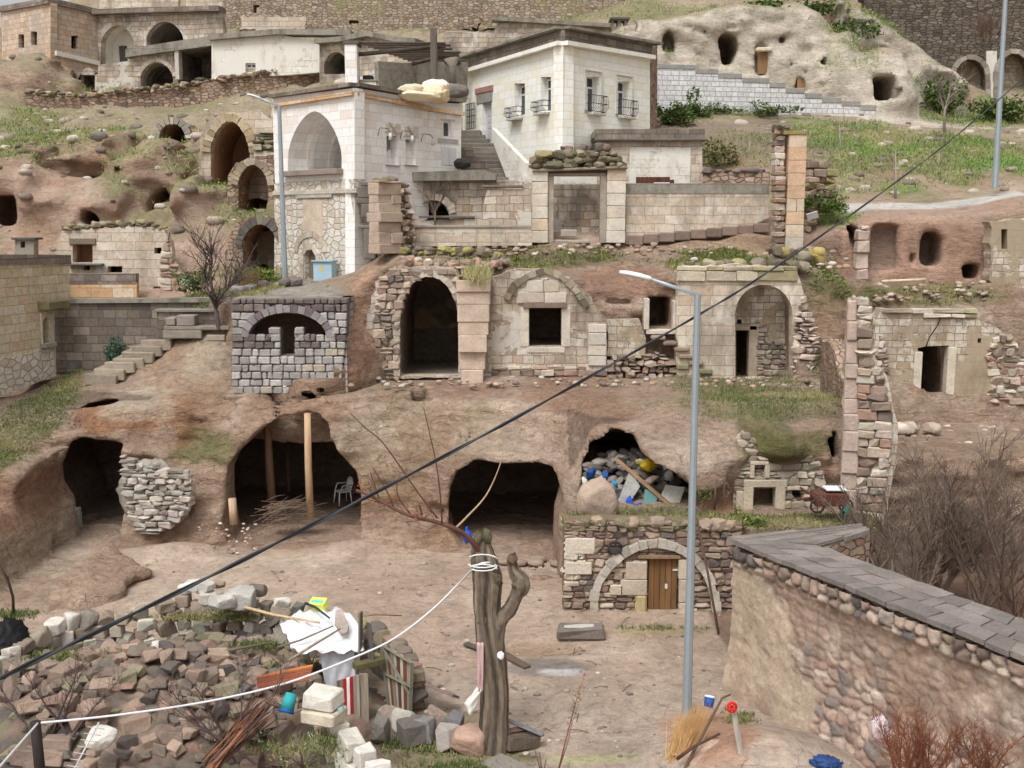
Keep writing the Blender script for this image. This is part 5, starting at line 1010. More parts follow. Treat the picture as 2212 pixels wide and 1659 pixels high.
mb = MB(); z = P.l(540, 800)[1]; mb.box(.4, b_[0] - .3, .46, 3.2, z - .1, z, S(90,80,74)); mb.build('floor', M_STONE, GH, P.M)
# kerb of street behind it
mb = MB(); A = [px(508, 634, 37.3), px(560, 622, 38), px(640, 612, 38.6)]; caprocks(mb, A, .17, P_PURP + P_GREY, .1, 2, 1, .8, .9); tag(mb.build('kerb_stones', M_STONE), 'low dark kerb of squared stones at the foot of the tall left lamp post', 'kerb')

# ============================================================ LEFT: YELLOWED WALL, DARK WALL, RUIN
P = PL(-80, 33.2, 150, 38.2, 700); YW = thing('stone_building', 'yellowed ashlar building corner with a narrow pointed niche window, at the left edge', 'building', px(60, 820, 36))
panel('wall', P, [(-90, 556), (150, 558), (150, 646), (118, 650), (118, 808), (-90, 880)], [arch(93, 106, 742, 700, 684, 1.7)], .5, M_YELW, YW)
panel('base_course', P, [(-90, 790), (60, 765), (118, 745), (118, 812), (-90, 885)], [], .56, M_RUBW, YW, -.05)
cornice(P, [(-90, 572), (150, 570)], .32, .08, .5, M_PARAP, YW, 'parapet'); vault('niche', P, arch(93, 106, 742, 700, 684, 1.7), .45, .9, M_DKIN, YW)
mb = MB(); lbox(mb, P, 86, 742, 112, 748, -.22, .0, S(150,142,130)); lbox(mb, P, 84, 676, 90, 742, -.08, 0, S(196,184,160)); lbox(mb, P, 108, 676, 116, 806, -.1, 0, S(190,178,154)); mb.build('niche_surround', M_STONE, YW, P.M)
mb = MB(); lbox(mb, P, 80, 652, 128, 664, -.45, .1, S(120,112,74)); mb.build('mossy_canopy', M_STONE, YW, P.M)
mb = MB(); pb = px(150, 600, 38.2); mb.box(0, 6, 0, .3, 4.4, P.l(150, 558)[1] - .05); mb.build('wall', M_YELW, YW, Plane((pb.x - .3, pb.y), (pb.x - .3 - 3.5, pb.y + 4.5)).M)
P = PL(115, 38.0, 345, 37.8); DW = thing('courtyard_wall', 'dark weathered block wall with whitish patches closing the left court', 'wall', px(230, 800, 37.9))
panel('wall_face', P, [(112, 805), (112, 648), (500, 648), (500, 680), (345, 680), (345, 790)], [rect(235, 758, 248, 770)], .5, M_DARKW, DW)
cornice(P, [(112, 655), (500, 652)], .14, .12, .5, M_CONC, DW, 'coping')
P = PL(339, 37.0, 506, 37.0); LT = thing('terrace_wall', 'low terrace wall of big weathered blocks behind the bare tree', 'wall', px(420, 735, 37)); panel('wall_face', P, [(339, 760), (339, 672), (503, 670), (503, 745), (420, 740)], [], .4, M_DARKW, LT); mb = MB(); lbox(mb, P, 335, 668, 506, 674, -.1, .5, S(136,128,118)); mb.build('coping', M_STONE, LT, P.M)
P = PL(356, 36.5, 480, 36.5); mb = MB()
for q in ((358,703,500,712),(385,680,425,703),(362,685,383,702),(450,722,490,735),(356,712,440,730)): lbox(mb, P, *q, -.25, .3, vary(S(150,138,124), .15), .03)
tag(mb.build('step_blocks', M_STONE, None, P.M), 'loose slabs and blocks stacked in front of the terrace wall beside the bare tree', 'stone blocks')
mb = MB()
for k in range(7): q = px(345 - 22 * k * .9, 735 + 12 * k, 36.8 - .15 * k); mb.block((q.x, q.y, q.z - .15), (.5, .45, .18), .03, .04, None, vary(S(150,134,114), .15))
tag(mb.build('stone_steps', M_STONE), 'rough stone steps descending beside the dark block wall', 'steps')
P = PL(-20, 41.0, 400, 41.0); RH = thing('ruined_house', 'long roofless ruin of pale and orange ashlar with small dark windows', 'ruin', px(200, 646, 41))
hl = [rect(157, 528, 200, 567), rect(333, 535, 349, 548), rect(331, 619, 347, 641), rect(232, 575, 264, 589), rect(180, 572, 194, 584)]
panel('wall', P, [(-40, 650), (-40, 560), (60, 556), (120, 552), (134, 497), (230, 493), (300, 488), (355, 495), (368, 520), (372, 560), (398, 600), (400, 650)], hl, .4, M_PINKW, RH, 0, True, .03)
mb = MB(); lo = [P.l(*p) for p in [(345, 560), (365, 500), (372, 560), (400, 600), (400, 646), (350, 646)]]; lay_stones(mb, [lo], .26, .32, P_RUIN, .1, 0, .02, .03, .03, .7); mb.build('rubble_quoin', M_STONE, RH, P.M)
mb = MB(); A = [px(134, 497, 41.1), px(230, 490, 41.1), px(300, 486, 41.1), px(360, 498, 41.1)]; caprocks(mb, A, .13, P_MOSS, .6, 2, 2, .6, .8); mb.build('cap_stones', M_STONE, RH)
for w in hl[:1]: room('inner_room', P, 157, 528, 200, 567, .4, 1.0, M_COB, RH, grow=0)
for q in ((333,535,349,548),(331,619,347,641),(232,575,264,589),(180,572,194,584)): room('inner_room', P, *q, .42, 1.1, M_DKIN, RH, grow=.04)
mb = MB(); lbox(mb, P, 150, 515, 208, 528, -.06, .1, S(126,112,92)); lbox(mb, P, 150, 569, 226, 573, -.3, .2, S(110,104,98)); mb.parts('hood_stone', M_STONE, RH, P.M)
PW = PL(148, 40.2, 295, 40.2); LK = thing('parapet_wall', 'short dark-topped parapet of grey and orange blocks below the pale ruin', 'wall', px(220, 646, 40.2)); panel('wall_face', PW, rect(150, 610, 295, 650), [], .3, M_ASHP, LK); panel('dark_course', PW, rect(149, 591, 294, 613), [], .32, M_PARAP, LK, -.02)
PK = PL(25, 40.0, 78, 40.0); KI = thing('dovecote', 'little stone dovecote box with a flat lid and one dark slot', 'dovecote', px(50, 560, 40)); panel('body', PK, rect(32, 518, 73, 560), [rect(44, 522, 54, 535)], .4, M_CONC, KI); mb = MB(); lbox(mb, PK, 27, 513, 78, 518, -.12, .6, S(96,88,80)); mb.build('lid', M_STONE, KI, PK.M); room('inner_room', PK, 44, 522, 54, 535, .38, .9, M_DKIN, KI, grow=.02)
P = PL(390, 40.2, 412, 40.2); mb = MB(); lbox(mb, P, 392, 603, 411, 617, 0, .03, S(226,226,226), .004); tag(mb.build('notice_board', M_PAINT, None, P.M), 'small white notice board standing left of the bare tree', 'sign')

# ============================================================ VAULTS ON THE LEFT SLOPE
def slope_vault(label, Y, out, ar, n, pal, mat, thick=.3, rough=.06, y0=0):
    P = PL(300, Y, 620, Y); T = thing('vaulted_ruin', label, 'ruin', px(ar[0][0], ar[0][1], Y)); vault('vault', P, ar, .5, 3.6, M_COB, T); panel('wall', P, out, [ar], .5, mat, T, y0, True, rough)
    lf = [P.l(*p) for p in ar][1:-1]; mb = MB(); voussoirs(mb, lf, thick, .12, -.02, pal, n, .01, .02); mb.build('arch_ring', M_STONE, T, P.M); return T, P
slope_vault('small broken vault ring on the grassy slope below the long rubble wall', 50.2, [(330,330),(332,300),(345,270),(375,258),(402,268),(410,300),(410,332)], arch(345,402,330,300,268,2.2), 11, [S(206,196,178), S(150,142,126), S(176,160,136)], M_RUBP)
T, P = slope_vault('highest deep pointed vault on the left slope with a mossy top', 46.3, [(428,430),(432,300),(450,262),(490,245),(560,238),(592,262),(596,430)], arch(455,540,400,330,262,1.8), 15, [S(176,156,110), S(160,136,100), S(190,168,130)], M_PINKW, .34)
mb = MB(); lo = [P.l(*p) for p in [(545,330),(560,285),(592,285),(600,360),(580,352)]]; lay_stones(mb, [lo], .22, .5, [S(176,168,140), S(150,140,110)], .3, -.1, .03, .04, .03, .7); mb.build('loose_stones', M_STONE, T, P.M)
slope_vault('narrow tall vault mouth on the slope, between two other vaults', 44.6, [(485,470),(492,380),(510,350),(560,338),(606,335),(606,470)], arch(515,580,458,400,356,1.8), 13, [S(176,158,128), S(150,132,106)], M_RUBP, .28)
T, P = slope_vault('wide shadowed vault just left of the white arched house', 42.2, [(480,606),(490,520),(515,478),(560,464),(606,466),(606,606)], arch(524,602,600,530,484,1.9), 13, [S(112,104,92), S(128,120,104), S(96,88,78)], M_RUBP, .3)
panel('back_wall', PL(520, 44.6, 610, 44.6), rect(518, 500, 612, 606), [arch(560, 580, 596, 585, 570, 2)], .3, M_PLAST, T)
P = PL(560, 51, 600, 51); BT = thing('ruined_wall', 'orange ashlar wall strip behind the tall left lamp post', 'ruin', px(585, 400, 51)); panel('wall_face', P, [(575, 420), (560, 340), (585, 250), (590, 215), (620, 215), (620, 420)], [], .5, M_ASHP, BT)

# ============================================================ LONG WALL AND OLD HOUSES, TOP LEFT
P = PL(50, 57.5, 620, 61, 230); CWall = thing('retaining_wall', 'long weathered rubble retaining wall running under the old houses, top left', 'wall', px(300, 270, 59))
panel('wall_face', P, [(55, 255), (54, 200), (110, 205), (180, 210), (260, 202), (390, 190), (500, 172), (620, 152), (770, 150), (770, 200), (640, 205), (590, 255), (450, 262), (330, 285), (220, 292), (120, 272)], [], 1.0, M_RUBP, CWall, 0, True, .12)
mb = MB(); A = [px(60, 200, 57.7), px(180, 209, 58.3), px(260, 200, 58.8), px(390, 188, 59.6), px(500, 170, 60.3), px(620, 152, 61)]; caprocks(mb, A, .15, P_MOSS + P_RUIN, 1.5, 2, 2, .5, .8); mb.build('cap_stones', M_STONE, CWall)
a, b, c = px(5, 100, 66), px(109, 100, 63), px(212, 100, 66); PA, PBb = Plane((a.x, a.y), (b.x, b.y)), Plane((b.x, b.y), (c.x, c.y))
HA = thing('old_house', 'tan corner house with three small windows on the brow, top left corner', 'house', (b.x, b.y, px(109, 170, 63).z))
panel('wall', PA, [(4, 190), (109, 185), (109, 6), (4, 22)], [rect(40, 74, 52, 103), rect(67, 68, 80, 97)], .4, M_TANW, HA); panel('wall', PBb, [(109.3, 185), (212, 165), (212, 28), (109.3, 6)], [rect(154, 77, 169, 105)], .4, M_TANW, HA)
for P, q in ((PA, (40,74,52,103)), (PA, (67,68,80,97)), (PBb, (154,77,169,105))): room('inner_room', P, *q, .42, 2, M_DKIN, HA); grille(P, *q, 2, 4, HA, .2, .02)
cornice(PA, [(3, 26), (109, 8)], .3, .15, .5, M_PARAP, HA, x0e=.2); cornice(PBb, [(109, 8), (212, 32)], .3, .15, .5, M_PARAP, HA)
mb = MB(); z = PA.l(109, 6)[1]; mb.add([(a.x, a.y, z), (b.x, b.y, z), (c.x, c.y, z), (c.x - 4, c.y + 5, z), (a.x, a.y + 5, z)], [(0, 1, 2, 3, 4)]); mb.build('roof', M_CONC, HA)
mb = MB(); mb.box(0, 5, 0, .3, z - 8, z - .02); mb.build('wall', M_TANW, HA, Plane((a.x + .02, a.y + 5), (a.x + .02, a.y + .1)).M)
cornice(PBb, [(118, 120), (212, 142)], .25, .18, .02, M_LIME, HA, 'string_course')
PV = Plane((c.x, c.y), (px(480, 100, 64.5).x, 64.5)); HB = thing('old_house', 'old grey stone house with two big pointed arches under a dark eave, top left', 'house', px(330, 170, 65))
A1, A2, A3 = arch(218, 290, 142, 95, 54, 1.8), arch(316, 396, 140, 85, 46, 1.8), arch(175, 205, 196, 165, 146, 2)
panel('wall', PV, [(208, 200), (208, 30), (478, 24), (490, 150), (480, 200)], [A1, A2], .5, M_OLDW, HB); cornice(PV, [(200, 34), (480, 26)], .28, .5, .5, M_PARAP, HB, 'eave')
vault('vault', PV, A1, .5, 1.3, M_LIME, HB); vault('vault', PV, A2, .5, 5, M_CONC, HB)
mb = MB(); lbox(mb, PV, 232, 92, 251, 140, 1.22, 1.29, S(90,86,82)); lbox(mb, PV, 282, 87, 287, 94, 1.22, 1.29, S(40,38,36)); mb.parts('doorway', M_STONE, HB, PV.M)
PLo = PL(150, 61.5, 385, 61.5); panel('lower_wall', PLo, [(150, 200), (150, 152), (212, 160), (212, 140), (276, 132), (300, 118), (386, 112), (386, 195), (300, 200)], [A3, arch(304, 374, 190, 170, 135, 1.9)], .4, M_OLDW, HB); vault('vault', PLo, arch(304, 374, 190, 170, 135, 1.9), .4, 2.8, M_CONC, HB, ribs=3); vault('niche', PLo, A3, .4, 1.4, M_CONC, HB)
lf = [PLo.l(*p) for p in arch(303, 375, 190, 170, 134, 1.9)][2:-2]; mb = MB(); voussoirs(mb, lf, .2, .05, -.02, P_CREAM, 12); mb.build('arch_ring', M_STONE, HB, PLo.M)
panel('terrace_slab', PLo, [(276, 126), (276, 108), (380, 92), (470, 79), (470, 100), (380, 112)], [], 3.2, M_CONC, HB, -.4)
PD = PL(380, 61.2, 700, 60.5, 120); HD = thing('whitewashed_house', 'low whitewashed house with peeling wall and one tiny window, beside a dark open bay', 'house', px(560, 165, 61))
panel('wall', PD, [(457, 172), (457, 84), (600, 74), (690, 90), (702, 155), (620, 162)], [rect(530, 136, 552, 156)], .4, M_LIME, HD); cornice(PD, [(455, 88), (600, 76), (760, 78)], .28, .3, .6, M_CONC, HD, 'mossy_eave')
window(PD, 530, 136, 552, 147, HD, .2, 0, 1); mb = MB(); lbox(mb, PD, 530, 147, 552, 156, .2, .25, S(176,160,130)); mb.build('board', M_WOOD, HD, PD.M); room('inner_room', PD, 530, 136, 552, 156, .42, 2, M_DKIN, HD)
mb = MB(); a_ = PD.l(386, 172); b_ = PD.l(457, 100); e = .05; vs = [(x, y, z) for z in (a_[1], b_[1]) for y in (0, 4) for x in (a_[0], b_[0] + .2)]; mb.add(vs, [(0, 2, 3, 1), (4, 5, 7, 6), (2, 6, 7, 3), (0, 4, 6, 2), (1, 3, 7, 5)]); mb.build('open_bay', M_DARKW, HD, PD.M)
mb = MB(); lbox(mb, PD, 376, 100, 388, 172, -.02, .5, S(190,182,168)); mb.build('pier', M_STONE, HD, PD.M)
PE = PL(690, 60, 860, 58, 130); HE = thing('vaulted_house', 'small vaulted house front with a wavy mossy eave behind the white chimney', 'house', px(720, 160, 60)); AE = arch(700, 752, 160, 140, 112, 1.9)
panel('wall', PE, [(690, 180), (690, 92), (800, 80), (880, 92), (900, 190)], [AE], .4, M_OLDW, HE); vault('vault', PE, AE, .4, 3.5, M_CONC, HE); cornice(PE, [(688, 96), (740, 92), (800, 80), (860, 92), (905, 96)], .25, .4, .6, M_CONC, HE, 'mossy_eave')
# walls climbing the hill behind
P = PL(470, 76, 1000, 76, 30); W1 = thing('rubble_wall', 'broad ruined rubble wall across the hilltop behind the pergola', 'wall', px(700, 80, 76)); panel('wall_face', P, [(495, 70), (478, 20), (478, -50), (560, -90), (900, -100), (1040, -80), (1050, 50), (940, 85), (800, 78), (640, 66)], [rect(547, 10, 560, 28), rect(754, 44, 775, 52)], 1.0, M_RUBF, W1, 0, True, .15)
panel('ashlar_patch', P, rect(520, 36, 660, 64), [], .9, M_PINKW, W1, -.06, True, .1)
P = PL(900, 73.5, 1420, 73.5, 30); W2 = thing('rubble_wall', 'grey ruined field walls with vegetation on the hill behind the tall white house', 'wall', px(1200, 80, 73.5)); panel('wall_face', P, [(1040, 62), (1045, -70), (1420, -80), (1440, 20), (1400, 60), (1250, 70)], [], .8, M_RUBF, W2, 0, True, .2)
P = PL(1000, 66, 1400, 66, 60); W3 = thing('rendered_wall', 'grey rendered wall with patches showing over the parapet of the tall house', 'wall', px(1150, 120, 66)); panel('wall_face', P, [(960, 150), (955, 70), (1065, 68), (1080, 44), (1400, 62), (1400, 110)], [], .6, M_OLDW, W3); cornice(P, [(1062, 46), (1400, 66)], .2, .4, .5, M_CONC, W3, 'coping')
mb = MB(); q = px(1332, 52, 62); P = PL(1310, 62, 1360, 62); CH = thing('chimney_box', 'squat chimney with two square holes beside the parapet of the tall house', 'chimney', px(1335, 70, 62)); panel('stack', P, rect(1323, 42, 1355, 75), [rect(1326, 45, 1334, 58), rect(1341, 45, 1349, 58)], .8, M_CONC, CH); mb = MB(); lbox(mb, P, 1318, 38, 1360, 43, -.2, 1.0, S(104,96,84)); mb.build('cap', M_STONE, CH, P.M)
P = PL(250, 78, 500, 78, 10); W4 = thing('stone_building', 'plain pale building block rising behind the grey house, top left', 'building', px(350, 30, 78)); panel('wall', P, [(215, 40), (215, -40), (500, -60), (500, 40)], [rect(385, -10, 402, 14)], .5, M_PINKW, W4)
P = PL(1990, 69, 2400, 68, 100); WR = thing('rubble_wall', 'high dark rubble wall with two bricked arches, top right corner', 'wall', px(2130, 235, 68))
AR1, AR2 = arch(2063, 2128, 222, 165, 128, 2), arch(2155, 2225, 222, 165, 115, 2)
panel('wall_face', P, [(2040, 240), (2010, 180), (1950, 110), (1870, 30), (1830, -80), (2420, -90), (2420, 240)], [AR1, AR2], .8, M_RUBD, WR, 0, True, .15); PI_ = PL(1990, 70.2, 2400, 69.2, 100); panel('blind_arch_wall', PI_, rect(2050, 110, 2240, 235), [], .3, M_PLAST, WR)
for AR in (AR1, AR2): lf = [P.l(*p) for p in AR]; mb = MB(); voussoirs(mb, lf, .28, .1, -.02, [S(170,158,140), S(150,138,122)], 15); mb.build('arch_ring', M_STONE, WR, P.M)
panel('pale_pier', P, rect(2130, 110, 2153, 240), [], .85, M_LIME, WR, -.04)
# stepped white wall
P = PL(1405, 55.0, 1895, 57.2, 200); SW = thing('garden_wall', 'long whitewashed block wall stepping down the slope below the pale cliff', 'wall', px(1650, 240, 56))
us = [1408,1503,1551,1603,1662,1697,1738,1775,1818,1859,1892]; vs_ = [138,148,158,168,178,190,201,210,218,227]
out = [(1408, 262), (1892, 262)]; top = []
for i in range(len(vs_)): top += [(us[i], vs_[i]), (us[i + 1], vs_[i])]
panel('wall_face', P, out + top[::-1], [], .4, M_STEPW, SW)
mb = MB()
for i in range(len(vs_)): lbox(mb, P, us[i] + .2, vs_[i] - .5, us[i + 1] - .2, vs_[i] + 12, -.03, .43, S(156,152,144))
mb.build('weathered_top', M_STONE, SW, P.M)
# wall strip right of tall white house
P = PL(1404, 50.5, 1420, 52, 200); ES = thing('ruined_wall', 'narrow rough wall edge right of the tall white house', 'ruin', px(1410, 280, 51)); panel('wall_face', P, rect(1402, 90, 1420, 290), [], .5, M_RUBP, ES)
# wooden doors in the tuff cliff
for u0, u1, vb, vt, lb in ((1722, 1741, 200, 167, 'small arched wooden door low in the pale cliff'), (1637, 1659, 160, 112, 'tall narrow wooden door under a stone lintel in the pale cliff')):
    P = PL(u0, 60.3, u1, 60.3, 180); T = thing('wooden_door', lb, 'door', px((u0 + u1) / 2, vb, 60.3)); mb = MB(); lf = [P.l(*p) for p in arch(u0, u1, vb, vt + 8, vt, 2)]; slab_mesh(mb, [lf], 0, .12, S(140,108,76)); mb.build('door_leaf', M_WOOD, T, P.M)
    if vt < 130: mb = MB(); lbox(mb, P, 1632, 104, 1665, 112, -.35, .2, S(206,190,158), .04); mb.build('lintel', M_STONE, T, P.M)
# rubble ruin wall right of the stack
P = PL(1742, 40.6, 1815, 41.2, 400); SR = thing('ruined_wall', 'stepped dry-stone ruin right of the tall orange stack', 'ruin', px(1780, 450, 41)); mb = MB(); lo = [P.l(*p) for p in [(1742, 500), (1742, 345), (1775, 350), (1808, 362), (1800, 400), (1806, 425), (1770, 470)]]; lay_stones(mb, [lo], .26, .4, [S(150,126,104), S(134,112,92), S(150,136,84), S(166,140,116)], .25, .1, .02, .03, .04, .5); mb.build('stones', M_STONE, SR, P.M)
# tower stub left of the court wall
P = PL(818, 37.6, 905, 39.0, 500); TS = thing('ruined_tower', 'leaning stub of an ashlar and rubble tower left of the garden walls', 'ruin', px(860, 545, 38)); mb = MB()
lo = [P.l(*p) for p in [(820, 548), (818, 392), (868, 392), (868, 548)]]; lay_stones(mb, [lo], .34, .9, [S(190,160,136), S(182,152,128), S(196,168,144), S(160,138,120)], .3, .3, .003, .012, .02, .1, .25, lambda x, z: vary(S(186,160,136), .05))
lo = [P.l(*p) for p in [(868, 552), (866, 392), (884, 395), (896, 430), (906, 500), (910, 552)]]; lay_stones(mb, [lo], .2, .25, P_RUIN, .35, .45, .01, .03, .03, .8); mb.build('masonry', M_STONE, TS, P.M)
mb = MB(); zc = P.l(840, 393)[1]; caprocks(mb, [P.w(.1, .3, zc), P.w(1.2, .5, zc)], .2, P_MOSS, .4, 2, 1, .8, .7); mb.build('cap_stones', M_STONE, TS)
P = PL(770, 38.6, 830, 38.6); GB = thing('corner_pier', 'dark jutting block pier at the corner of the white arched house', 'pier', px(800, 560, 38.6)); mb = MB()
for q in ((778,392,806,402),(768,428,806,440),(772,402,800,428),(780,440,806,470),(790,470,808,480),(772,486,812,494),(786,494,812,560)): lbox(mb, P, *q, -.05, .5, vary(S(124,114,104), .15), .03)
mb.build('blocks', M_STONE, GB, P.M)

# ============================================================ RIGHT: ROCK ROOMS
P = PL(1900, 35.9, 2212, 35.9, 800); RR = thing('rock_room', 'roofless plastered room wall with a cracked arch and a tall doorway', 'ruin', px(2050, 905, 35.9))
panel('plaster_wall', P, [(1880, 905), (1890, 700), (1905, 668), (2106, 676), (2112, 690), (2140, 700), (2190, 735), (2212, 800), (2300, 905)], [[(1985, 905), (1985, 770), (1982, 752), (2000, 748), (2050, 746), (2048, 905)], rect(2112, 731, 2120, 741)], .7, M_PLAST, RR, 0, True, .03)
mb = MB(); lo = [P.l(*p) for p in [(1905, 678), (1905, 664), (2108, 671), (2108, 686)]]; lay_stones(mb, [lo], .16, .7, [S(196,184,160), S(170,160,120), S(182,164,140)], .12, 0, .01, .02); 
for q in ((1976,760,1985,905),(2048,750,2057,905)): lbox(mb, P, *q, -.04, .3, S(210,196,170))
mb.build('stone_trim', M_STONE, RR, P.M)
mb = MB(); cr = [(2000, 750), (2008, 728), (2016, 716), (2026, 702), (2030, 690), (2034, 678)]; 
for i in range(len(cr) - 1): a_, b_ = P.l(*cr[i]), P.l(*cr[i + 1]); mb.tube([(a_[0], .0, a_[1]), (b_[0], .0, b_[1])], .022, 4, S(70,58,50))
mb.build('crack', M_STONE, RR, P.M); mb = MB(); lay_stones(mb, [[P.l(*p) for p in [(2120,905),(2135,840),(2128,770),(2150,715),(2190,735),(2240,800),(2300,905)]]], .24, .34, P_RUIN + P_CREAM, .2, .1, .02, .03, .03, .6); lay_stones(mb, [[P.l(*p) for p in [(1886,905),(1888,800),(1900,720),(1915,760),(1925,905)]]], .22, .3, P_RUIN + P_CREAM, .14, 0, .02, .03, .03, .5); mb.build('rubble_edge', M_STONE, RR, P.M)
mb = MB(); a_ = P.l(1960, 930); 
for u, v, s in ((1955, 925, .22), (1940, 915, .2), (1965, 940, .2), (1950, 948, .22), (2013, 930, .22), (1935, 940, .18), (1925, 925, .2)): q = px(u, v, 33.5 if s < .21 else 33.2); mb.rock((q.x, q.y, 3.1 + s * .6), (s * 1.3, s, s * .8), Matrix.Rotation(random.random() * 3, 4, 'Z'), vary(random.choice(P_CREAM), .1), 3, 9, .03, .7)
tag(mb.build('fallen_blocks', M_STONE), 'few fallen cream blocks on the floor of the roofless room', 'stone blocks')
mb = MB(); q = px(2010, 905, 36.4); mb.block((q.x, 36.2, 3.35), (1.1, .4, .22), .04, .03, None, S(150,126,108)); mb.block((q.x + 2.4, 36.3, 3.3), (1.5, .35, .2), .04, .03, None, S(140,116,98)); mb.build('doorstep', M_STONE, RR)
PT = PL(1812, 28.0, 1885, 27.8, 900); TR = thing('ruined_wall', 'tall broken wall end of rubble and flaking plaster beside the roofless room', 'ruin', px(1860, 1140, 27.9)); mb = MB()
lo = [PT.l(*p) for p in [(1812, 1140), (1822, 900), (1832, 650), (1850, 640), (1856, 900), (1850, 1140)]]; lay_stones(mb, [lo], .5, 1.2, [S(190,164,146), S(198,174,156), S(182,154,136)], .3, .25, .0, .004, .03, .0, .25, lambda x, z: vary(S(190,164,146), .05))
lo = [PT.l(*p) for p in [(1848, 1140), (1852, 645), (1872, 642), (1884, 670), (1886, 780), (1912, 810), (1930, 900), (1925, 960), (1915, 1040), (1900, 1140)]]; lay_stones(mb, [lo], .24, .38, P_RUIN + [S(196,182,156)], .14, .04, .015, .03, .03, .3); mb.build('masonry', M_STONE, TR, PT.M); panel('core', PT, [(1814,1140),(1824,900),(1834,652),(1870,645),(1884,672),(1888,790),(1915,812),(1938,900),(1938,1000),(1925,1060),(1910,1140)], [], 1.0, M_OLDW, TR, .06, True, .04)
PT2 = Plane(tuple(px(1890, 900, 28.3).xy), tuple((px(1890, 900, 28.3) + Vector((.9, 6.2, 0))).xy)); mb = MB(); lo = [(0, 2.0), (6.2, 2.6), (6.2, 5.9), (4.0, 5.9), (2.5, 5.3), (.8, 5.1), (0, 4.9)]; slab_mesh(mb, [rough_line(lo, .3, .06)], 0, .6); mb.build('side_wall', M_RUBP, TR, PT2.M)
for (u, v0, v1, yy, w) in ((1858, 488, 605, 39.3, .55), (2165, 470, 600, 39.0, .9), (2130, 500, 600, 39.4, .35)):
    pass
P = PL(1845, 39.2, 1880, 39.2, 550); JP = thing('rock_pillar', 'pale plastered jamb pillar at the left of the carved upper room', 'pillar', px(1868, 605, 39.2)); mb = MB(); lo = [P.l(*p) for p in [(1850, 605), (1853, 495), (1876, 487), (1880, 520), (1874, 605)]]; lay_stones(mb, [lo], .5, .6, [S(196,168,148), S(206,182,162)], .25, .2, .005, .03, .04); mb.build('shaft', M_STONE, JP, P.M)
P = PL(2135, 38.8, 2212, 38.8, 550); JQ = thing('rock_pillar', 'pale rough pillar with a tall slot niche at the right of the carved upper room', 'pillar', px(2165, 600, 38.8)); panel('shaft', P, [(2138, 605), (2140, 480), (2240, 470), (2240, 640), (2160, 640)], [rect(2163, 495, 2176, 538)], .6, M_PLAST, JQ, 0, True, .06); room('niche', P, 2163, 495, 2176, 538, .5, .8, M_DKIN, JQ, grow=.01)
# wooden beam lying in front of room
mb = MB(); q0, q1 = px(1905, 608, 38.9), px(2000, 604, 39.0); mb.tube([q0, q1], .06, 6, S(206,190,160)); tag(mb.build('wooden_beam', M_WOOD), 'long pale beam lying along the floor edge of the carved upper room', 'beam')

# ============================================================ FACADE IN THE LOWER CLIFF
P = PL(1580, 28.15, 1800, 28.15, 1050); FC = thing('cave_house_front', 'small walled-up cave front with a black doorway and tiny window under the mossy overhang', 'ruin', px(1680, 1118, 28.15)); mb = MB()
hs_ = [rect(1625, 1056, 1675, 1120), rect(1712, 1058, 1735, 1080), rect(1629, 1004, 1652, 1030)]
out = [(1583, 1120), (1588, 1000), (1594, 950), (1610, 934), (1628, 950), (1640, 985), (1700, 1000), (1750, 985), (1780, 1020), (1792, 1120)]
panel('backing', P, out, hs_, .3, M_PLAST, FC, .06); lay_stones(mb, [[P.l(*p) for p in out]] + [[P.l(*p) for p in h_] for h_ in hs_], .2, .34, [S(150,134,112), S(166,150,126), S(136,120,102), S(176,160,138)], .1, .06, .02, .025, .03, .7); mb.build('rubble_facing', M_STONE, FC, P.M)
mb = MB()
for q in ((1606,1050,1625,1120),(1675,1050,1694,1120),(1606,1036,1700,1052),(1620,996,1660,1004),(1620,1004,1629,1032),(1652,1004,1662,1032),(1590,1060,1604,1118),(1700,1050,1745,1058)): lbox(mb, P, *q, -.07, .2, vary(S(190,172,144), .08), .02)
mb.parts('dressed_stone', M_STONE, FC, P.M)
mb = MB(); 
for k, (u, v) in enumerate(((1640, 1010), (1642, 1019), (1638, 1026))): x_, z_ = P.l(u, v); mb.rock((x_, .15, z_), (.13, .06, .05), None, S(150,130,110), 2, 8, .03, .5)
mb.build('vent_stones', M_STONE, FC, P.M)
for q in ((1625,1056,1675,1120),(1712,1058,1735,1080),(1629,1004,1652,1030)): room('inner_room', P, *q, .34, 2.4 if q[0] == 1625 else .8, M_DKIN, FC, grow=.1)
# buttress in the left cave
P = PL(255, 31.3, 420, 31.0, 1080); RBt = thing('rubble_buttress', 'bulging grey field-stone wall plugging part of the leftmost cave', 'wall', px(340, 1165, 31.2)); mb = MB()
lo = [P.l(*p) for p in [(258, 985), (300, 1000), (350, 1010), (400, 1010), (416, 1050), (412, 1095), (380, 1130), (335, 1155), (300, 1155), (275, 1120), (262, 1060)]]
lay_stones(mb, [lo], .15, .34, [S(172,162,150), S(184,174,162), S(160,150,138), S(150,138,126), S(178,164,148)], .15, .12, .004, .03, .03, .6, .3, None, .2); mb.build('stones', M_STONE, RBt, P.M)
mb = MB(); mb.rock(px(338, 1070, 31.85), (1.0, .45, 1.1), None, S(160,146,130), 3, 7, .03, .2); mb.build('core', M_STONE, RBt)
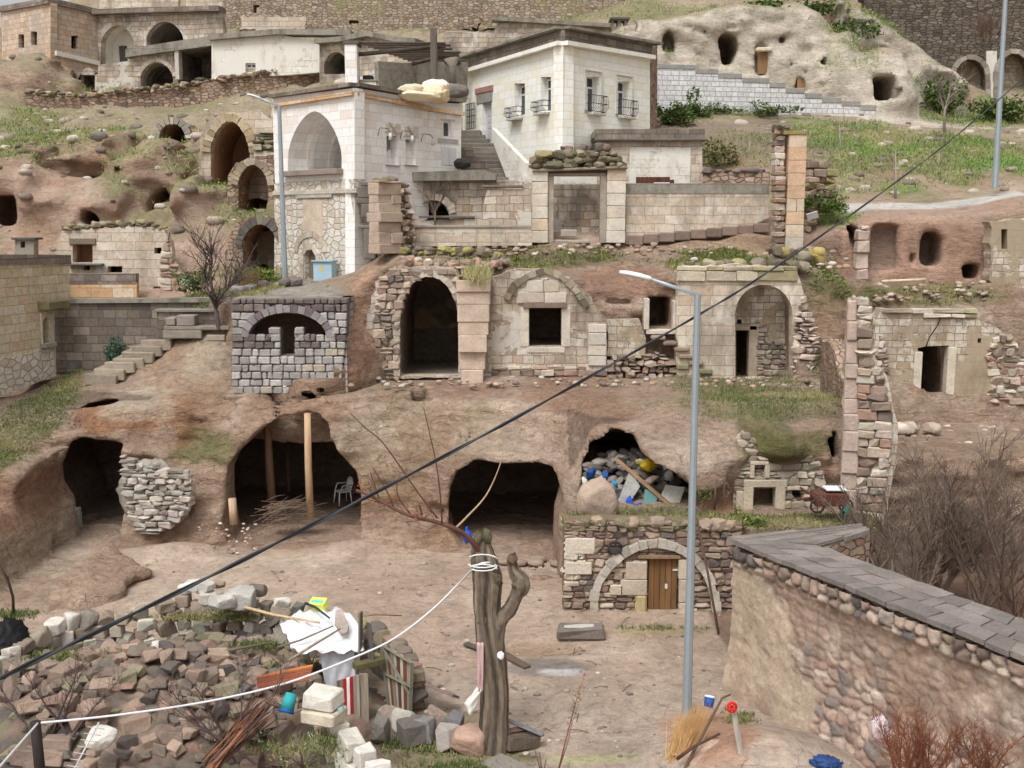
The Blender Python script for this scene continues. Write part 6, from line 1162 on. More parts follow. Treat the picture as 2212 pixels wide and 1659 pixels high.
# ============================================================ HUT IN THE YARD
P = PL(1216, 25.9, 1600, 25.9, 1250); HU = thing('stone_hut', 'low field-stone hut with a pale arch ring, old wooden door and grassy roof', 'hut', px(1400, 1343, 25.9))
dr = [(1397, 1350), (1399, 1204), (1466, 1204), (1466, 1350)]; out = [(1216, 1352), (1218, 1128), (1300, 1124), (1450, 1128), (1604, 1134), (1604, 1356)]
lring = [P.l(*p) for p in [(1291,1330),(1292,1290),(1298,1262),(1318,1230),(1348,1203),(1380,1186),(1412,1179),(1448,1184),(1478,1199),(1504,1222),(1524,1252),(1535,1290),(1538,1335)]]
panel('core', P, out, [dr], .5, m_plain('hut_mortar', S(120,102,86), .95), HU, .05)
cream = [P.l(*p) for p in rect(1220, 1160, 1286, 1262)]; yA = P.l(0, 1205)[1]
def pick_h(x, z):
    a0, a1, b1 = P.l(1288, 1200)[0], P.l(1345, 1200)[0], P.l(1470, 1200)[0]
    if z < P.l(0, 1160)[1] and z > P.l(0, 1265)[1] and x < a0 - .3: return vary(random.choice(P_CREAM), .08)
    if a0 < x < b1 + .6 and z < P.l(0, 1205)[1] and random.random() < .45: return vary(random.choice([S(190,170,148), S(176,152,128)]), .1)
    if z > P.l(0, 1150)[1]: return vary(random.choice([S(128,112,80), S(138,118,92), S(150,126,104)]), .14)
    return vary(random.choice(P_HUT), .14)
mb = MB(); lay_stones(mb, [[P.l(*p) for p in out], [P.l(*p) for p in dr]], .175, .27, P_HUT, .09, .06, .022, .022, .03, .45, .35, pick_h); mb.build('stone_facing', M_STONE, HU, P.M)
mb = MB()
for q in ((1221,1162,1285,1196),(1221,1214,1278,1240)): lbox(mb, P, *q, -.06, .2, vary(S(204,188,166), .06), .02)
for q in ((1352,1212,1397,1250),(1340,1251,1397,1284),(1466,1208,1486,1250),(1467,1251,1484,1300),(1467,1301,1485,1340),(1318,1262,1345,1284)): lbox(mb, P, *q, -.075, .2, vary(S(198,178,152), .07), .02)
lbox(mb, P, 1372, 1284, 1396, 1342, -.09, .2, S(182,160,98), .05); mb.parts('dressed_stone', M_STONE, HU, P.M)
mb = MB(); voussoirs(mb, lring, .15, .13, 0, [S(196,186,172), S(184,172,156), S(204,194,178)], 22, .006, .01); mb.build('arch_ring', M_STONE, HU, P.M) if False else None
mb = MB(); voussoirs(mb, lring, .20, .10, -.03, [S(190,178,162), S(178,164,146), S(198,186,168)], 24, .008, .01); mb.build('arch_ring', M_STONE, HU, P.M)
mb = MB(); a_, b_ = P.l(1400, 1338), P.l(1465, 1208); n = 5
for k in range(n):
    x0 = a_[0] + (b_[0] - a_[0]) * k / n; x1 = a_[0] + (b_[0] - a_[0]) * (k + 1) / n; mb.block(((x0 + x1) / 2, .12, (a_[1] + b_[1]) / 2 + random.uniform(-.01, .02)), ((x1 - x0) / 2 - .004, .025, (b_[1] - a_[1]) / 2), .006, 0, None, vary(S(124,92,62), .16))
D = mb.build('door', M_WOOD, HU, P.M)
mb = MB(); x_, z_ = P.l(1440, 1268); mb.box(x_ - .03, x_ + .03, .07, .1, z_ - .07, z_ + .05, S(206,206,206)); mb.build('lock', M_PAINT, D, P.M); mb = MB(); x_, z_ = P.l(1462, 1233); mb.box(x_ - .09, x_ + .03, .06, .09, z_ - .02, z_ + .02, S(216,216,216)); mb.build('latch', M_PAINT, D, P.M)
mb = MB(); lbox(mb, P, 1378, 1198, 1470, 1206, -.08, .3, S(140,116,92)); mb.build('lintel', M_WOOD, HU, P.M)
mb = MB(); A = [px(1218, 1128, 25.9), px(1300, 1122, 25.9), px(1450, 1126, 25.9), px(1604, 1132, 25.9)]; caprocks(mb, [p + Vector((0, .1, -.12)) for p in A], .15, [S(150,128,100), S(128,118,84), S(160,136,110)], .2, 2, 1, .7, .8); mb.build('cap_stones', M_STONE, HU)
q = px(1328, 1182, 25.8); mb = MB(); mb.tube([(q.x + .15 * math.cos(t * .5236), 25.76, q.z + .15 * math.sin(t * .5236)) for t in range(13)], .035, 7, S(62,58,54)); tag(mb.build('tyre', M_STONE), 'small old tyre hanging on the hut wall left of the arch', 'tyre')
q0, q1 = px(1505, 1118, 25.7), gz(1552, 1369, .06); mb = MB(); mb.tube([q0, q0.lerp(q1, .5) + Vector((.02, 0, -.02)), q1], .03, 7, S(92,70,62)); tag(mb.build('iron_pipe', M_WOOD), 'rusty pipe leaning against the hut roof right of the lamp post', 'pipe')
q = gz(1256, 1382, 0); mb = MB(); mb.block((q.x, q.y + .12, .13), (.55, .2, .15), .05, .05, Matrix.Identity(4), S(122,108,98)); mb.block((q.x - .05, q.y + .12, .285), (.35, .11, .015), .01, .01, None, S(190,182,174)); tag(mb.build('stone_trough', M_STONE), 'long grey stone trough lying on the yard floor in front of the hut', 'trough')

# ============================================================ BIG WALL ON THE RIGHT
def worley(x, z, cw, ch, seed):
    gx, gz_ = x / cw, z / ch; ix, iz = np.floor(gx).astype(int), np.floor(gz_).astype(int); d1 = np.full(x.shape, 9.); d2 = d1.copy(); idd = np.zeros(x.shape)
    for a in (-1, 0, 1):
        for b in (-1, 0, 1):
            jx, jz = ix + a, iz + b; r1 = _TAB[jx & 63, jz & 63, seed & 63]; r2 = _TAB[jx & 63, jz & 63, (seed + 9) & 63]
            d = np.sqrt((jx + .15 + .7 * r1 - gx) ** 2 + (jz + .15 + .7 * r2 - gz_) ** 2); c = _TAB[jx & 63, jz & 63, (seed + 20) & 63]
            m = d < d1; d2 = np.where(m, d1, np.minimum(d2, d)); idd = np.where(m, c, idd); d1 = np.where(m, d, d1)
    return d1, d2, idd
NWZ = 3.2
A = gz(1588, 1166, NWZ); E = gz(2330, 1462, NWZ); B2 = gz(1766, 1180, NWZ); E2 = gz(2330, 1385, NWZ); P = Plane((A.x, A.y), (E.x, E.y))
NW = thing('boundary_wall', 'massive rubble and mud-plaster wall with a flat dark stone coping, right foreground', 'wall', (A.x, A.y, 0))
st = .035; xs = np.arange(0, P.L + 1.5, st); zs = np.arange(-.1, NWZ - .08, st); XX, ZZ = np.meshgrid(xs, zs, indexing='ij')
wx = XX + .12 * vn(XX, ZZ, XX * 0, .5, 3, 71); wz = ZZ + .12 * vn(XX, ZZ, XX * 0, .5, 3, 72)
d1, d2, idd = worley(wx, wz, .30, .20, 5); edge = np.clip((d2 - d1) * 2.2, 0, 1); e1, e2, id2 = worley(wx + 3, wz, .25, .32, 11); edge2 = np.clip((e2 - e1) * 2.4, 0, 1)
toprow = sstep(NWZ - .50, NWZ - .40, ZZ + .08 * vn(XX, XX * 0, XX * 0, .8, 2, 73)); plast = sstep(.0, .12, .95 - XX * .55 + (1.9 - ZZ) * .5 + .9 * vn(XX, ZZ, XX * 0, 1.1, 4, 74) - .1) * (1 - toprow)
mudp = sstep(-.1, .3, vn(XX, ZZ, XX * 0, 1.3, 4, 75)) * (1 - toprow)
rel = toprow * (.17 * np.maximum(edge2, 0) ** .33 - .03) + (1 - toprow) * ((1 - plast) * (.085 * edge ** .35 * (1 - .65 * mudp)) + plast * .06)
disp = rel + .10 * vn(XX, ZZ, XX * 0, 1.0, 4, 76) * (1 - plast * .6) + .035 * vn(XX, ZZ, XX * 0, .16, 4, 77) + .16 * sstep(1.2, 0, ZZ)
pal = np.array([S(170,138,118), S(188,160,140), S(158,124,104), S(200,178,158), S(150,124,108), S(136,122,114), S(180,146,126)]); palt = np.array([S(176,144,124), S(108,102,100), S(146,124,108), S(166,146,122), S(124,104,94), S(186,160,140)])
Cc = pal[(idd * 6.99).astype(int)]; Ct = palt[(id2 * 5.99).astype(int)]; Cw = Cc * (1 - toprow[..., None]) + Ct * toprow[..., None]
md = np.array(S(160,132,108)); mk = (mudp * .8 + (1 - edge) * .35)[..., None] * (1 - toprow[..., None]); Cw = Cw * (1 - mk) + md * mk
jn = ((1 - edge2) ** 2 * toprow)[..., None]; Cw = Cw * (1 - jn * .8) + np.array(S(84,72,64)) * jn * .8; gn = vn(XX, ZZ, XX * 0, .16, 4, 81)[..., None]; Cw = Cw * (1 + .3 * gn); dk = sstep(.15, .5, vn(XX, ZZ * .6, XX * 0, .45, 4, 82))[..., None]; Cw = Cw * (1 - .45 * dk) + np.array(S(112,96,82)) * .45 * dk
pc = np.array(S(184,160,132)); Cw = Cw * (1 - plast[..., None]) + (pc * (1 + .16 * vn(XX, ZZ, XX * 0, .4, 3, 78))[..., None]) * plast[..., None]
pt = sstep(.2, .5, vn(XX, ZZ * .5, XX * 0, .8, 4, 79))[..., None]; Cw = Cw * (1 - .4 * pt) + np.array(S(150,112,84)) * .4 * pt; pt = sstep(.25, .5, vn(XX, ZZ, XX * 0, .7, 4, 80))[..., None] * (1 - plast[..., None]); Cw = Cw * (1 - .5 * pt) + np.array(S(206,184,162)) * .5 * pt
n0, n1_ = XX.shape; Vw = np.stack([XX, -disp, ZZ], -1).reshape(-1, 3); ii = np.arange(n0 * n1_).reshape(n0, n1_); Fw = np.stack([ii[:-1, :-1], ii[1:, :-1], ii[1:, 1:], ii[:-1, 1:]], -1).reshape(-1, 4)
M4 = np.array(P.M); Vw = Vw @ M4[:3, :3].T + M4[:3, 3]; o = np_object('rubble_face', Vw, Fw, Cw.reshape(-1, 3), M_STONE); m0 = o.matrix_basis.copy(); place(o, Matrix.Translation(o.location), NW)
def wall_body(poly, z0, z1, mat, name, parent, col):
    mb = MB(); n = len(poly); mb.add([(p[0], p[1], z0) for p in poly] + [(p[0], p[1], z1) for p in poly], [(i, (i + 1) % n, (i + 1) % n + n, i + n) for i in range(n)] + [tuple(range(n, 2 * n))], col); return mb.build(name, mat, parent)
B0 = gz(1860, 1133, NWZ); Bi = gz(1880, 1148, NWZ)
wall_body([(A.x + .02, A.y + .02), (E.x + .3, E.y - .3), (E2.x + .3, E2.y), (B2.x, B2.y), (Bi.x, Bi.y), (B0.x, B0.y)], 0, NWZ - .06, M_RUBP, 'core', NW, S(140,112,92))
# coping slabs
mb = MB()
def coping(p0, p1, q1, q0, n, m):
    ts = [0] + sorted([(i + random.uniform(-.25, .25)) / n for i in range(1, n)]) + [1]
    for j in range(m):
        off = .5 / n * (j % 2)
        for i in range(n):
            t0, t1 = min(1, ts[i] + (off if i else 0)), min(1, ts[i + 1] + (off if i < n - 1 else 0)); s0, s1 = j / m, (j + 1) / m
            f_ = lambda t, s: (p0.lerp(p1, t)).lerp(q0.lerp(q1, t), s)
            q = [f_(t0, s0), f_(t1, s0), f_(t1, s1), f_(t0, s1)]; c = sum(q, Vector()) / 4; q = [c + (v - c) * .975 + Vector((random.uniform(-.035, .035), random.uniform(-.035, .035), 0)) for v in q]; hz = random.uniform(-.01, .012)
            mb.add([(v.x, v.y, NWZ - .055) for v in q] + [(v.x, v.y, NWZ + .035 + hz) for v in q], [(0, 1, 5, 4), (1, 2, 6, 5), (2, 3, 7, 6), (3, 0, 4, 7), (4, 5, 6, 7)], vary(random.choice([S(136,124,117), S(128,117,110), S(142,130,122), S(122,112,106)]), .05))
dn = Vector((P.n.x, P.n.y, 0)); up3 = Vector((0, 0, 0)); Ao = A - dn * .12; Eo = E - dn * .12
coping(Ao, Eo, E2, B2, 15, 3); coping(A - dn * .1 + Vector((-.05, .1, 0)), B2, Bi, B0, 6, 2); mb.build('coping', M_STONE, NW)
mb = MB(); n = 1; pts_ = [A, E, E2, B2, Bi, B0]; mb.add([(p.x, p.y, NWZ + .0) for p in pts_], [tuple(range(6))], S(140,132,122)); mb.build('mortar_bed', M_STONE, NW)

# ============================================================ LAMP POSTS AND CABLE
def lamp(label, base, top, arm, head_c, hl, r0, r1, hd):
    T = thing('street_lamp', label, 'street lamp', base); base = Vector(base); mb = MB(); mb.tube([base, base.lerp(top, .45), base.lerp(top, .46), top], [r0, (r0 + r1) / 2, (r0 + r1) / 2 * .96, r1], 8, S(158,168,174), True, False); mb.build('pole', M_METAL, T)
    mb = MB(); mb.tube([top - Vector((0, 0, .05)), top + Vector((0, 0, .0)), arm], r1 * .62, 8, S(160,170,176)); mb.build('arm', M_METAL, T)
    mb = MB(); dx = hd.normalized(); up = Vector((0, 0, 1)); side = dx.cross(up).normalized(); up = side.cross(dx)
    secs = [(0, .045, .05), (.12, .075, .07), (.45, .11, .085), (.8, .12, .075), (1.0, .07, .04)]; vs = []; n = 10
    for t, w, h_ in secs:
        c = arm + dx * hl * t
        for k in range(n): th = 2 * math.pi * k / n; vs.append(c + side * math.cos(th) * w * hl * 1.35 + up * max(math.sin(th) * h_ * hl * 1.35, -.03 * hl))
    fs = [(i * n + k, i * n + (k + 1) % n, (i + 1) * n + (k + 1) % n, (i + 1) * n + k) for i in range(len(secs) - 1) for k in range(n)] + [tuple(range(n))[::-1], tuple((len(secs) - 1) * n + k for k in range(n))]
    mb.add(vs, fs, S(232,234,238), True); h_ = mb.build('lamp_head', M_PAINT, T)
    mb = MB(); vs = []; 
    for t, w, dz in ((.3, .09, -.035), (.6, .1, -.07), (.92, .085, -.035)):
        for s_ in (-1, -.4, .4, 1): c = arm + dx * hl * t; vs.append(c + side * s_ * w * hl * 1.2 + up * (dz * hl * (1 if abs(s_) < .5 else .75)))
    mb.add(vs, [(i * 4 + k, (i + 1) * 4 + k, (i + 1) * 4 + k + 1, i * 4 + k + 1) for i in (0, 1) for k in range(3)], S(200,204,212), True); mb.build('lens', M_PAINT, h_); return T
b = gz(1483, 1562, .02); t = px(1507, 637, b.y + .25); a = px(1408, 604, b.y + .1); lamp('galvanised street lamp standing in the yard, its head near the centre', b, t, a, None, .62, .095, .06, px(1338, 588, b.y) - a)
b = px(616, 612, 39.9); t = px(603, 229, 40.0); a = px(563, 213, 39.8); lamp('tall street lamp beside the white arched house', b, t, a, None, .5, .11, .07, px(535, 204, 39.6) - a)
b = px(2149, 407, 43); t = px(2176, -75, 43.2); a = px(2130, -95, 43); lamp('tall street lamp by the dirt road at the right edge', b, t, a, None, .6, .13, .08, px(2090, -105, 42.8) - a)
def spl(pts, n=14):
    out = []
    for i in range(len(pts) - 1):
        p0, p1, p2, p3 = pts[max(i - 1, 0)], pts[i], pts[i + 1], pts[min(i + 2, len(pts) - 1)]
        for k in range(n):
            t = k / n; out.append(tuple(.5 * ((2 * b) + (-a + c) * t + (2 * a - 5 * b + 4 * c - d) * t * t + (-a + 3 * b - 3 * c + d) * t ** 3) for a, b, c, d in zip(p0, p1, p2, p3)))
    return out + [tuple(pts[-1])]
CB = [(-150,1540,1/8.4),(0,1465,1/9.2),(500,1222,1/11.2),(1000,964,1/14.3),(1480,697,1/19.9),(1700,560,1/23.6),(2000,345,1/32.5),(2212,168,1/44),(2330,60,1/58)]
cpts = [px(u, v, 1 / iy) for u, v, iy in spl(CB, 12)]
T = thing('overhead_cable', 'thick twisted black cable crossing the whole view from lower left to upper right', 'cable', cpts[0])
for k, (dz, cc) in enumerate(((.015, S(44,46,50)), (-.015, S(70,74,80)))):
    mb = MB(); mb.tube([p + Vector((0, 0, dz * math.cos(i * .9))) + Vector((0, dz * math.sin(i * .9), 0)) for i, p in enumerate(cpts)], .0135, 6, cc); mb.build('strand', M_PAINT, T)

# ============================================================ POLLARD TREE
def bark(mb, pts, rad, n=40, amp=.12, col=S(134,120,100), seed=0):
    P_ = [Vector(p) for p in spl([tuple(p) for p in pts], 9)]; R_ = [r[0] for r in spl([(r,) for r in rad], 9)]; k0 = len(mb.v); mb.tube(P_, R_, n, col)
    for i in range(len(P_)):
        for k in range(n):
            j = k0 + i * n + k; v = Vector(mb.v[j]); d = v - P_[i]; th = k / n * 6.283 + .25 * math.sin(i * .12 + seed)
            f_ = 1 + amp * (math.sin(th * 5 + seed + i * .05) * .7 + .5 * math.sin(th * 11 + i * .09 + seed * 2) + .35 * math.sin(th * 17 - i * .06)) + amp * .8 * math.sin(i * .7 + seed) * math.sin(th * 2) * .4 + random.uniform(-.03, .03)
            if i > len(P_) - 3: d = d + Vector((0, 0, random.uniform(-.06, .09)))
            mb.v[j] = tuple(P_[i] + d * f_); g = max(0, min(1, .5 + .35 * math.sin(th * 5 + seed + i * .05) + .35 * math.sin(th * 11 + i * .09 + seed * 2) + random.uniform(-.15, .15))); mb.c[j] = tuple(np.array(S(90,80,70)) * (1 - g) + np.array(col) * g)
b = gz(1068, 1618, 0); q = lambda u, v, dy=0: px(u, v, b.y + dy)
PT_ = thing('pollard_tree', 'old pollarded tree trunk with one stubby side limb and no leaves', 'tree', b)
mb = MB(); bark(mb, [b + Vector((0, 0, -.1)), q(1067, 1560), q(1068, 1480), q(1060, 1400), q(1052, 1320), q(1052, 1250), q(1042, 1190), q(1040, 1160)], [.31, .265, .25, .255, .235, .26, .19, .14], amp=.065, col=S(158,142,124)); mb.build('trunk', M_BARK, PT_)
mb = MB(); bark(mb, [q(1068, 1400, -.03), q(1078, 1345, -.05), q(1100, 1318, -.05), q(1116, 1285, -.05), q(1126, 1262, -.05), q(1110, 1232), q(1104, 1205)], [.17, .145, .13, .12, .17, .11, .085], 16, .08, S(150,136,118), 2)
for u, v, r in ((1126, 1268, .14), (1118, 1252, .12), (1108, 1210, .08)): mb.rock(q(u, v, -.05), (r, r, r), None, S(120,100,82), 2, 9, .14)
mb.build('limb', M_BARK, PT_)
mb = MB()
for u, v, r in ((1036, 1165, .12), (1050, 1160, .11), (1062, 1225, .13), (1030, 1215, .12), (1074, 1250, .11), (1044, 1330, .13)): mb.rock(q(u, v, -.1), (r * .8, r, r * 1.3), None, S(112,106,82), 2, 10, .12)
mb.parts('knot', M_BARK, PT_)
def twig(mb, p, d, L, r, depth, col, spread=.5, up=.1, nk=3, seg=5):
    pts = [p]; dd = d.normalized()
    for i in range(seg): dd = (dd + Vector((random.uniform(-1, 1), random.uniform(-1, 1), random.uniform(-1, 1))) * .13 + Vector((0, 0, up * .2))).normalized(); pts.append(pts[-1] + dd * L / seg)
    mb.tube(pts, [r * (1 - .65 * i / seg) for i in range(seg + 1)], 5 if r > .012 else 3, vary(col, .12), False)
    if depth > 0:
        for k in range(nk):
            i = random.randint(1, seg); nd_ = (dd + Vector((random.uniform(-1, 1), random.uniform(-1, 1), random.uniform(-.5, 1))) * spread * 1.6).normalized(); twig(mb, pts[i], nd_, L * random.uniform(.5, .75), r * .55, depth - 1, col, spread, up, nk, max(3, seg - 1))
mb = MB(); main = [q(1038, 1195, -.1), q(1018, 1168, -.3), q(985, 1143, -.5), q(940, 1127, -.6), q(880, 1112, -.8), q(820, 1082, -.9), q(770, 1058, -1.0)]; mp_ = [Vector(p) for p in spl([tuple(p) for p in main], 5)]; mb.tube(mp_, [.05 * (1 - .8 * i / len(mp_)) + .006 for i in range(len(mp_))], 6, S(110,78,66))
for a0, ps in ((12, [(945,1120),(900,1060),(830,960),(790,925),(756,892)]), (14, [(912,1112),(905,1090),(910,1100)]), (20, [(850,1095),(835,1060),(805,1010)]), (17, [(890,1115),(860,1072),(858,1040)]), (11, [(955,1130),(950,1060),(940,990),(915,880)]), (22, [(820,1080),(810,1050),(800,1020)])):
    pp = [Vector(p) for p in spl([tuple(q(u, v, -.6)) for u, v in ps], 5)]; mb.tube(pp, [.016 * (1 - .6 * i / len(pp)) for i in range(len(pp))], 4, S(100,70,62))
pp = [Vector(p) for p in spl([tuple(q(u, v, -.2)) for u, v in ((985,1140),(1010,1115),(1050,1070),(1078,1010),(1090,960))], 6)]; mb.tube(pp, [.022 * (1 - .7 * i / len(pp)) for i in range(len(pp))], 5, S(186,160,134))
for k in range(16): i = random.randint(5, len(mp_) - 2); twig(mb, mp_[i], Vector((random.uniform(-1, .5), random.uniform(-.5, .5), random.uniform(-.3, 1))), .35, .007, 1, S(104,72,62), .6)
mb.build('branches', M_WOOD, PT_)
mb = MB()
for k in range(14):
    i = random.randint(int(len(mp_) * .55), len(mp_) - 1); c = mp_[i] + Vector((random.uniform(-.25, .25), random.uniform(-.1, .1), random.uniform(-.1, .3))); mb.box(-.03, .03, -.004, .004, -.016, .016, vary(S(150,92,62), .2), Matrix.Translation(c) @ Matrix.Rotation(random.uniform(0, 3), 4, Vector((random.random(), random.random(), random.random())).normalized()))
mb.build('dead_leaves', M_LEAF, PT_)

# ============================================================ CLOTHESLINE AND THINGS ROUND THE TREE
def line(name, label, cat, pts, r, col, mat=None, n=6):
    mb = MB(); mb.tube([Vector(p) for p in spl([tuple(px(*p)) for p in pts], n)], r, 6, col); return tag(mb.build(name, mat or M_PAINT), label, cat)
by = b.y
line('clothesline', 'white sagging clothesline tied between the pollard tree and a post', 'clothesline', [(82,1562,16),(250,1545,16.4),(450,1515,17),(620,1475,17.6),(760,1422,18),(850,1380,18.4),(930,1320,18.9),(990,1262,19.3),(1030,1222,by-.28),(1058,1215,by-.26)], .018, S(222,222,224))
line('clothesline', 'white rope running off the lower left corner from the dark post', 'rope', [(82,1562,16),(40,1610,14.5),(-30,1690,12.5)], .017, S(222,222,224))
mb = MB(); mb.tube([px(76, 1560, 16), px(90, 1700, 16)], .085, 8, S(58,50,48)); tag(mb.build('post', M_WOOD), 'dark wooden post holding the rope, bottom left corner', 'post')
mb = MB()
for k in range(4): a0 = random.uniform(0, 6); mb.tube([px(1030, 1222, by - .3) + Vector((.26 * math.cos(t) , -.05 - .0 * t, .09 * math.sin(t) + .06 * k - .05)) + Vector((.1, 0, 0)) for t in [x * .5 + a0 for x in range(6)]], .012, 5, S(226,226,228))
tag(mb.build('rope_knot', M_PAINT), 'white rope loops knotted round the top of the pollard trunk', 'rope')
def cloth(name, label, cat, c, nu, nv, amp, col, mat=None, fold=3.0, top=None):
    """draped sheet between four corners given in world space"""
    c = [Vector(p) for p in c]; mb = MB(); vs = []; nrm = (c[1] - c[0]).cross(c[3] - c[0]).normalized(); ph = random.uniform(0, 6)
    for i in range(nu + 1):
        for j in range(nv + 1):
            s_, t_ = i / nu, j / nv; p = c[0].lerp(c[1], s_).lerp(c[3].lerp(c[2], s_), t_)
            p = p + nrm * amp * (math.sin(s_ * 6.28 * fold + ph + 1.5 * math.sin(t_ * 3)) * (.4 + .6 * t_) + .5 * math.sin((s_ * 1.3 + t_) * 9 + ph)) + Vector((random.uniform(-1, 1), random.uniform(-1, 1), random.uniform(-1, 1))) * amp * .12; vs.append(p)
    mb.add(vs, [(i * (nv + 1) + j, (i + 1) * (nv + 1) + j, (i + 1) * (nv + 1) + j + 1, i * (nv + 1) + j + 1) for i in range(nu) for j in range(nv)], col, True)
    return tag(mb.build(name, mat or M_PAINT, solid=.006), label, cat)
cloth('cloth', 'pinkish striped rag hanging on the left side of the tree trunk', 'rag', [q(1030,1388,-.3), q(1045,1388,-.3), q(1043,1495,-.3), q(1030,1492,-.3)], 6, 12, .03, S(196,164,164), fold=1.5)
cloth('cloth', 'white pointed rag hanging low beside the tree trunk', 'rag', [q(1034,1480,-.3), q(1041,1490,-.3), q(1018,1552,-.3), q(1003,1520,-.3)], 8, 10, .03, S(226,224,216), fold=1)
mb = MB(); mb.rock(q(1082, 1416, -.3), (.06, .03, .07), None, S(228,228,228), 2); tag(mb.build('plastic_bag', M_PAINT), 'tiny white bag stuck on the trunk of the tree', 'bag')
# rocks beside the trunk
def boulder(name, label, cat, c, h, col, rz=0, lod=3, box=.4, group=None):
    mb = MB(); mb.rock(c, h, Matrix.Rotation(rz, 4, 'Z'), col, lod, 10, .02, box); return tag(mb.build(name, M_STONE), label, cat, group)
boulder('boulder', 'rounded orange-pink boulder at the foot of the tree', 'boulder', gz(1020, 1600, .2), (.36, .3, .27), S(182,140,114), .3)
mb = MB(); c = gz(1125, 1600, .15)
for k, (dx, dy, dz, w, d_, h_, rz, col) in enumerate(((0,0,0,.32,.16,.12,.5,S(104,92,80)), (-.12,.1,.16,.28,.07,.02,.6,S(112,86,74)), (.08,.12,.2,.38,.06,.02,-.5,S(120,118,122)), (.12,-.05,.1,.34,.05,.02,.55,S(92,80,72)))): mb.block((0,0,0), (w, d_, h_), .01, .01, Matrix.Translation(c + Vector((dx, dy, dz))) @ Matrix.Rotation(rz, 4, 'Z') @ Matrix.Rotation(.15, 4, 'Y'), col)
tag(mb.build('wooden_crate', M_WOOD), 'broken dark wooden crate right of the tree foot', 'crate')
def plank(name, label, p0, p1, w, t, col, cat='plank', roll=0, mat=None, group=None):
    p0, p1 = Vector(p0), Vector(p1); d = p1 - p0; L = d.length; rot = d.to_track_quat('X', 'Z').to_matrix().to_4x4(); mb = MB(); mb.block((0, 0, 0), (L / 2, w / 2, t / 2), min(.008, t * .2), .004, Matrix.Translation((p0 + p1) / 2) @ rot @ Matrix.Rotation(roll, 4, 'X'), col); return tag(mb.build(name, mat or M_WOOD), label, cat, group)
plank('plank', 'dark plank lying flat on the yard left of the tree trunk', gz(1005, 1390, .05), gz(1060, 1410, .05), .16, .05, S(90,82,76))
plank('plank', 'dark board lying in the yard right of the tree beside the ashes', gz(1088, 1412, .05), gz(1140, 1442, .03), .18, .06, S(98,84,72))
plank('slab', 'broad grey slab lying on the ground at the bottom edge below the tree', gz(1060, 1640, .04), gz(1190, 1700, .04), .5, .07, S(140,130,118), 'slab', mat=M_STONE)
# thin leafy vine stem and small sapling
mb = MB(); base = gz(1205, 1665, 0); qq = lambda u, v: px(u, v, base.y); mb.tube([qq(1205, 1670), qq(1222, 1600), qq(1240, 1530), qq(1252, 1490), qq(1268, 1440)], [.016, .013, .01, .008, .004], 5, S(150,90,76)); mb.tube([qq(1205, 1670), qq(1226, 1605), qq(1236, 1560)], .01, 5, S(130,110,100)); V_ = thing('leafy_stem', 'single upright stem with a sleeve of small green leaves, bottom centre', 'plant', base); mb.build('stem', M_WOOD, V_)
mb = MB()
for k in range(90):
    t = random.random(); c = qq(1228 + 28 * t + random.uniform(-9, 9), 1562 - 78 * t) + Vector((0, random.uniform(-.07, .07), 0)); a_ = random.uniform(.02, .035); mb.add([Matrix.Translation(c) @ Matrix.Rotation(random.uniform(0, 6), 4, Vector((random.random() - .5, random.random() - .5, random.random())).normalized()) @ Vector(p) for p in ((-a_, 0, 0), (0, a_ * .6, .005), (a_, 0, 0), (0, -a_ * .6, .005))], [(0, 1, 2, 3)], vary(S(84,96,56), .25))
mb.build('leaves', M_LEAF, V_)
mb = MB(); base = gz(1165, 1665, 0)
for (u, v) in ((1155, 1620), (1180, 1640), (1165, 1625)): mb.tube([px(1172, 1680, base.y), px(u, v, base.y)], .012, 5, S(110,90,86))
tag(mb.build('bare_sapling', M_WOOD), 'stubby leafless twigs sticking up at the bottom edge', 'twigs')

# bucket, tap stake, broom, blue bag near the right wall
c = px(1532, 1515, 19.5); T = thing('bucket', 'small blue and white tub upturned on a stick end beside the lamp post', 'tub', c - Vector((0, 0, .12))); Mx = Matrix.Translation(c) @ Matrix.Rotation(.25, 4, 'Y') @ Matrix.Rotation(-.5, 4, 'X')
mb = MB(); mb.tube([Mx @ Vector((0, 0, -.1)), Mx @ Vector((0, 0, .06))], [.085, .1], 18, S(40,84,160)); mb.build('tub', M_PAINT, T); mb = MB(); mb.tube([Mx @ Vector((0, 0, .06)), Mx @ Vector((0, 0, .1))], [.104, .102], 18, S(232,234,238)); mb.build('rim', M_PAINT, T)
mb = MB(); sp_ = Vector((1532, 1530)); mb.tube([px(1470, 1680, 17.4), px(1500, 1620, 17.6), px(1560, 1508, 18.2), px(1578, 1500, 18.3)], [.03, .03, .022, .015], 6, S(104,84,70)); tag(mb.build('stick', M_WOOD), 'long crooked stick leaning by the straw broom', 'stick'); mb = MB(); mb.tube([px(1462, 1640, 17.5), px(1500, 1612, 17.5), px(1555, 1585, 17.6)], [.03, .025, .02], 6, S(84,62,52)); tag(mb.build('branch', M_WOOD), 'dark forked branch across the front of the straw broom', 'branch')
mb = MB()
for k in range(900):
    t = random.random(); s_ = random.gauss(0, 1); p0 = px(1462 + s_ * 9, 1650 + random.uniform(-20, 30), 17.9 + random.uniform(-.12, .12)); p1 = px(1475 + 50 * t + s_ * 16, 1560 - 30 * t + random.uniform(-25, 22), 18.2 + random.uniform(-.2, .2)); w = .006; mb.add([p0 - Vector((w, 0, 0)), p0 + Vector((w, 0, 0)), p1], [(0, 1, 2)], vary(S(196,156,108), .25))
tag(mb.build('straw_broom', M_LEAF), 'bundle of golden straw like a broom head at the foot of the street lamp', 'straw bundle')
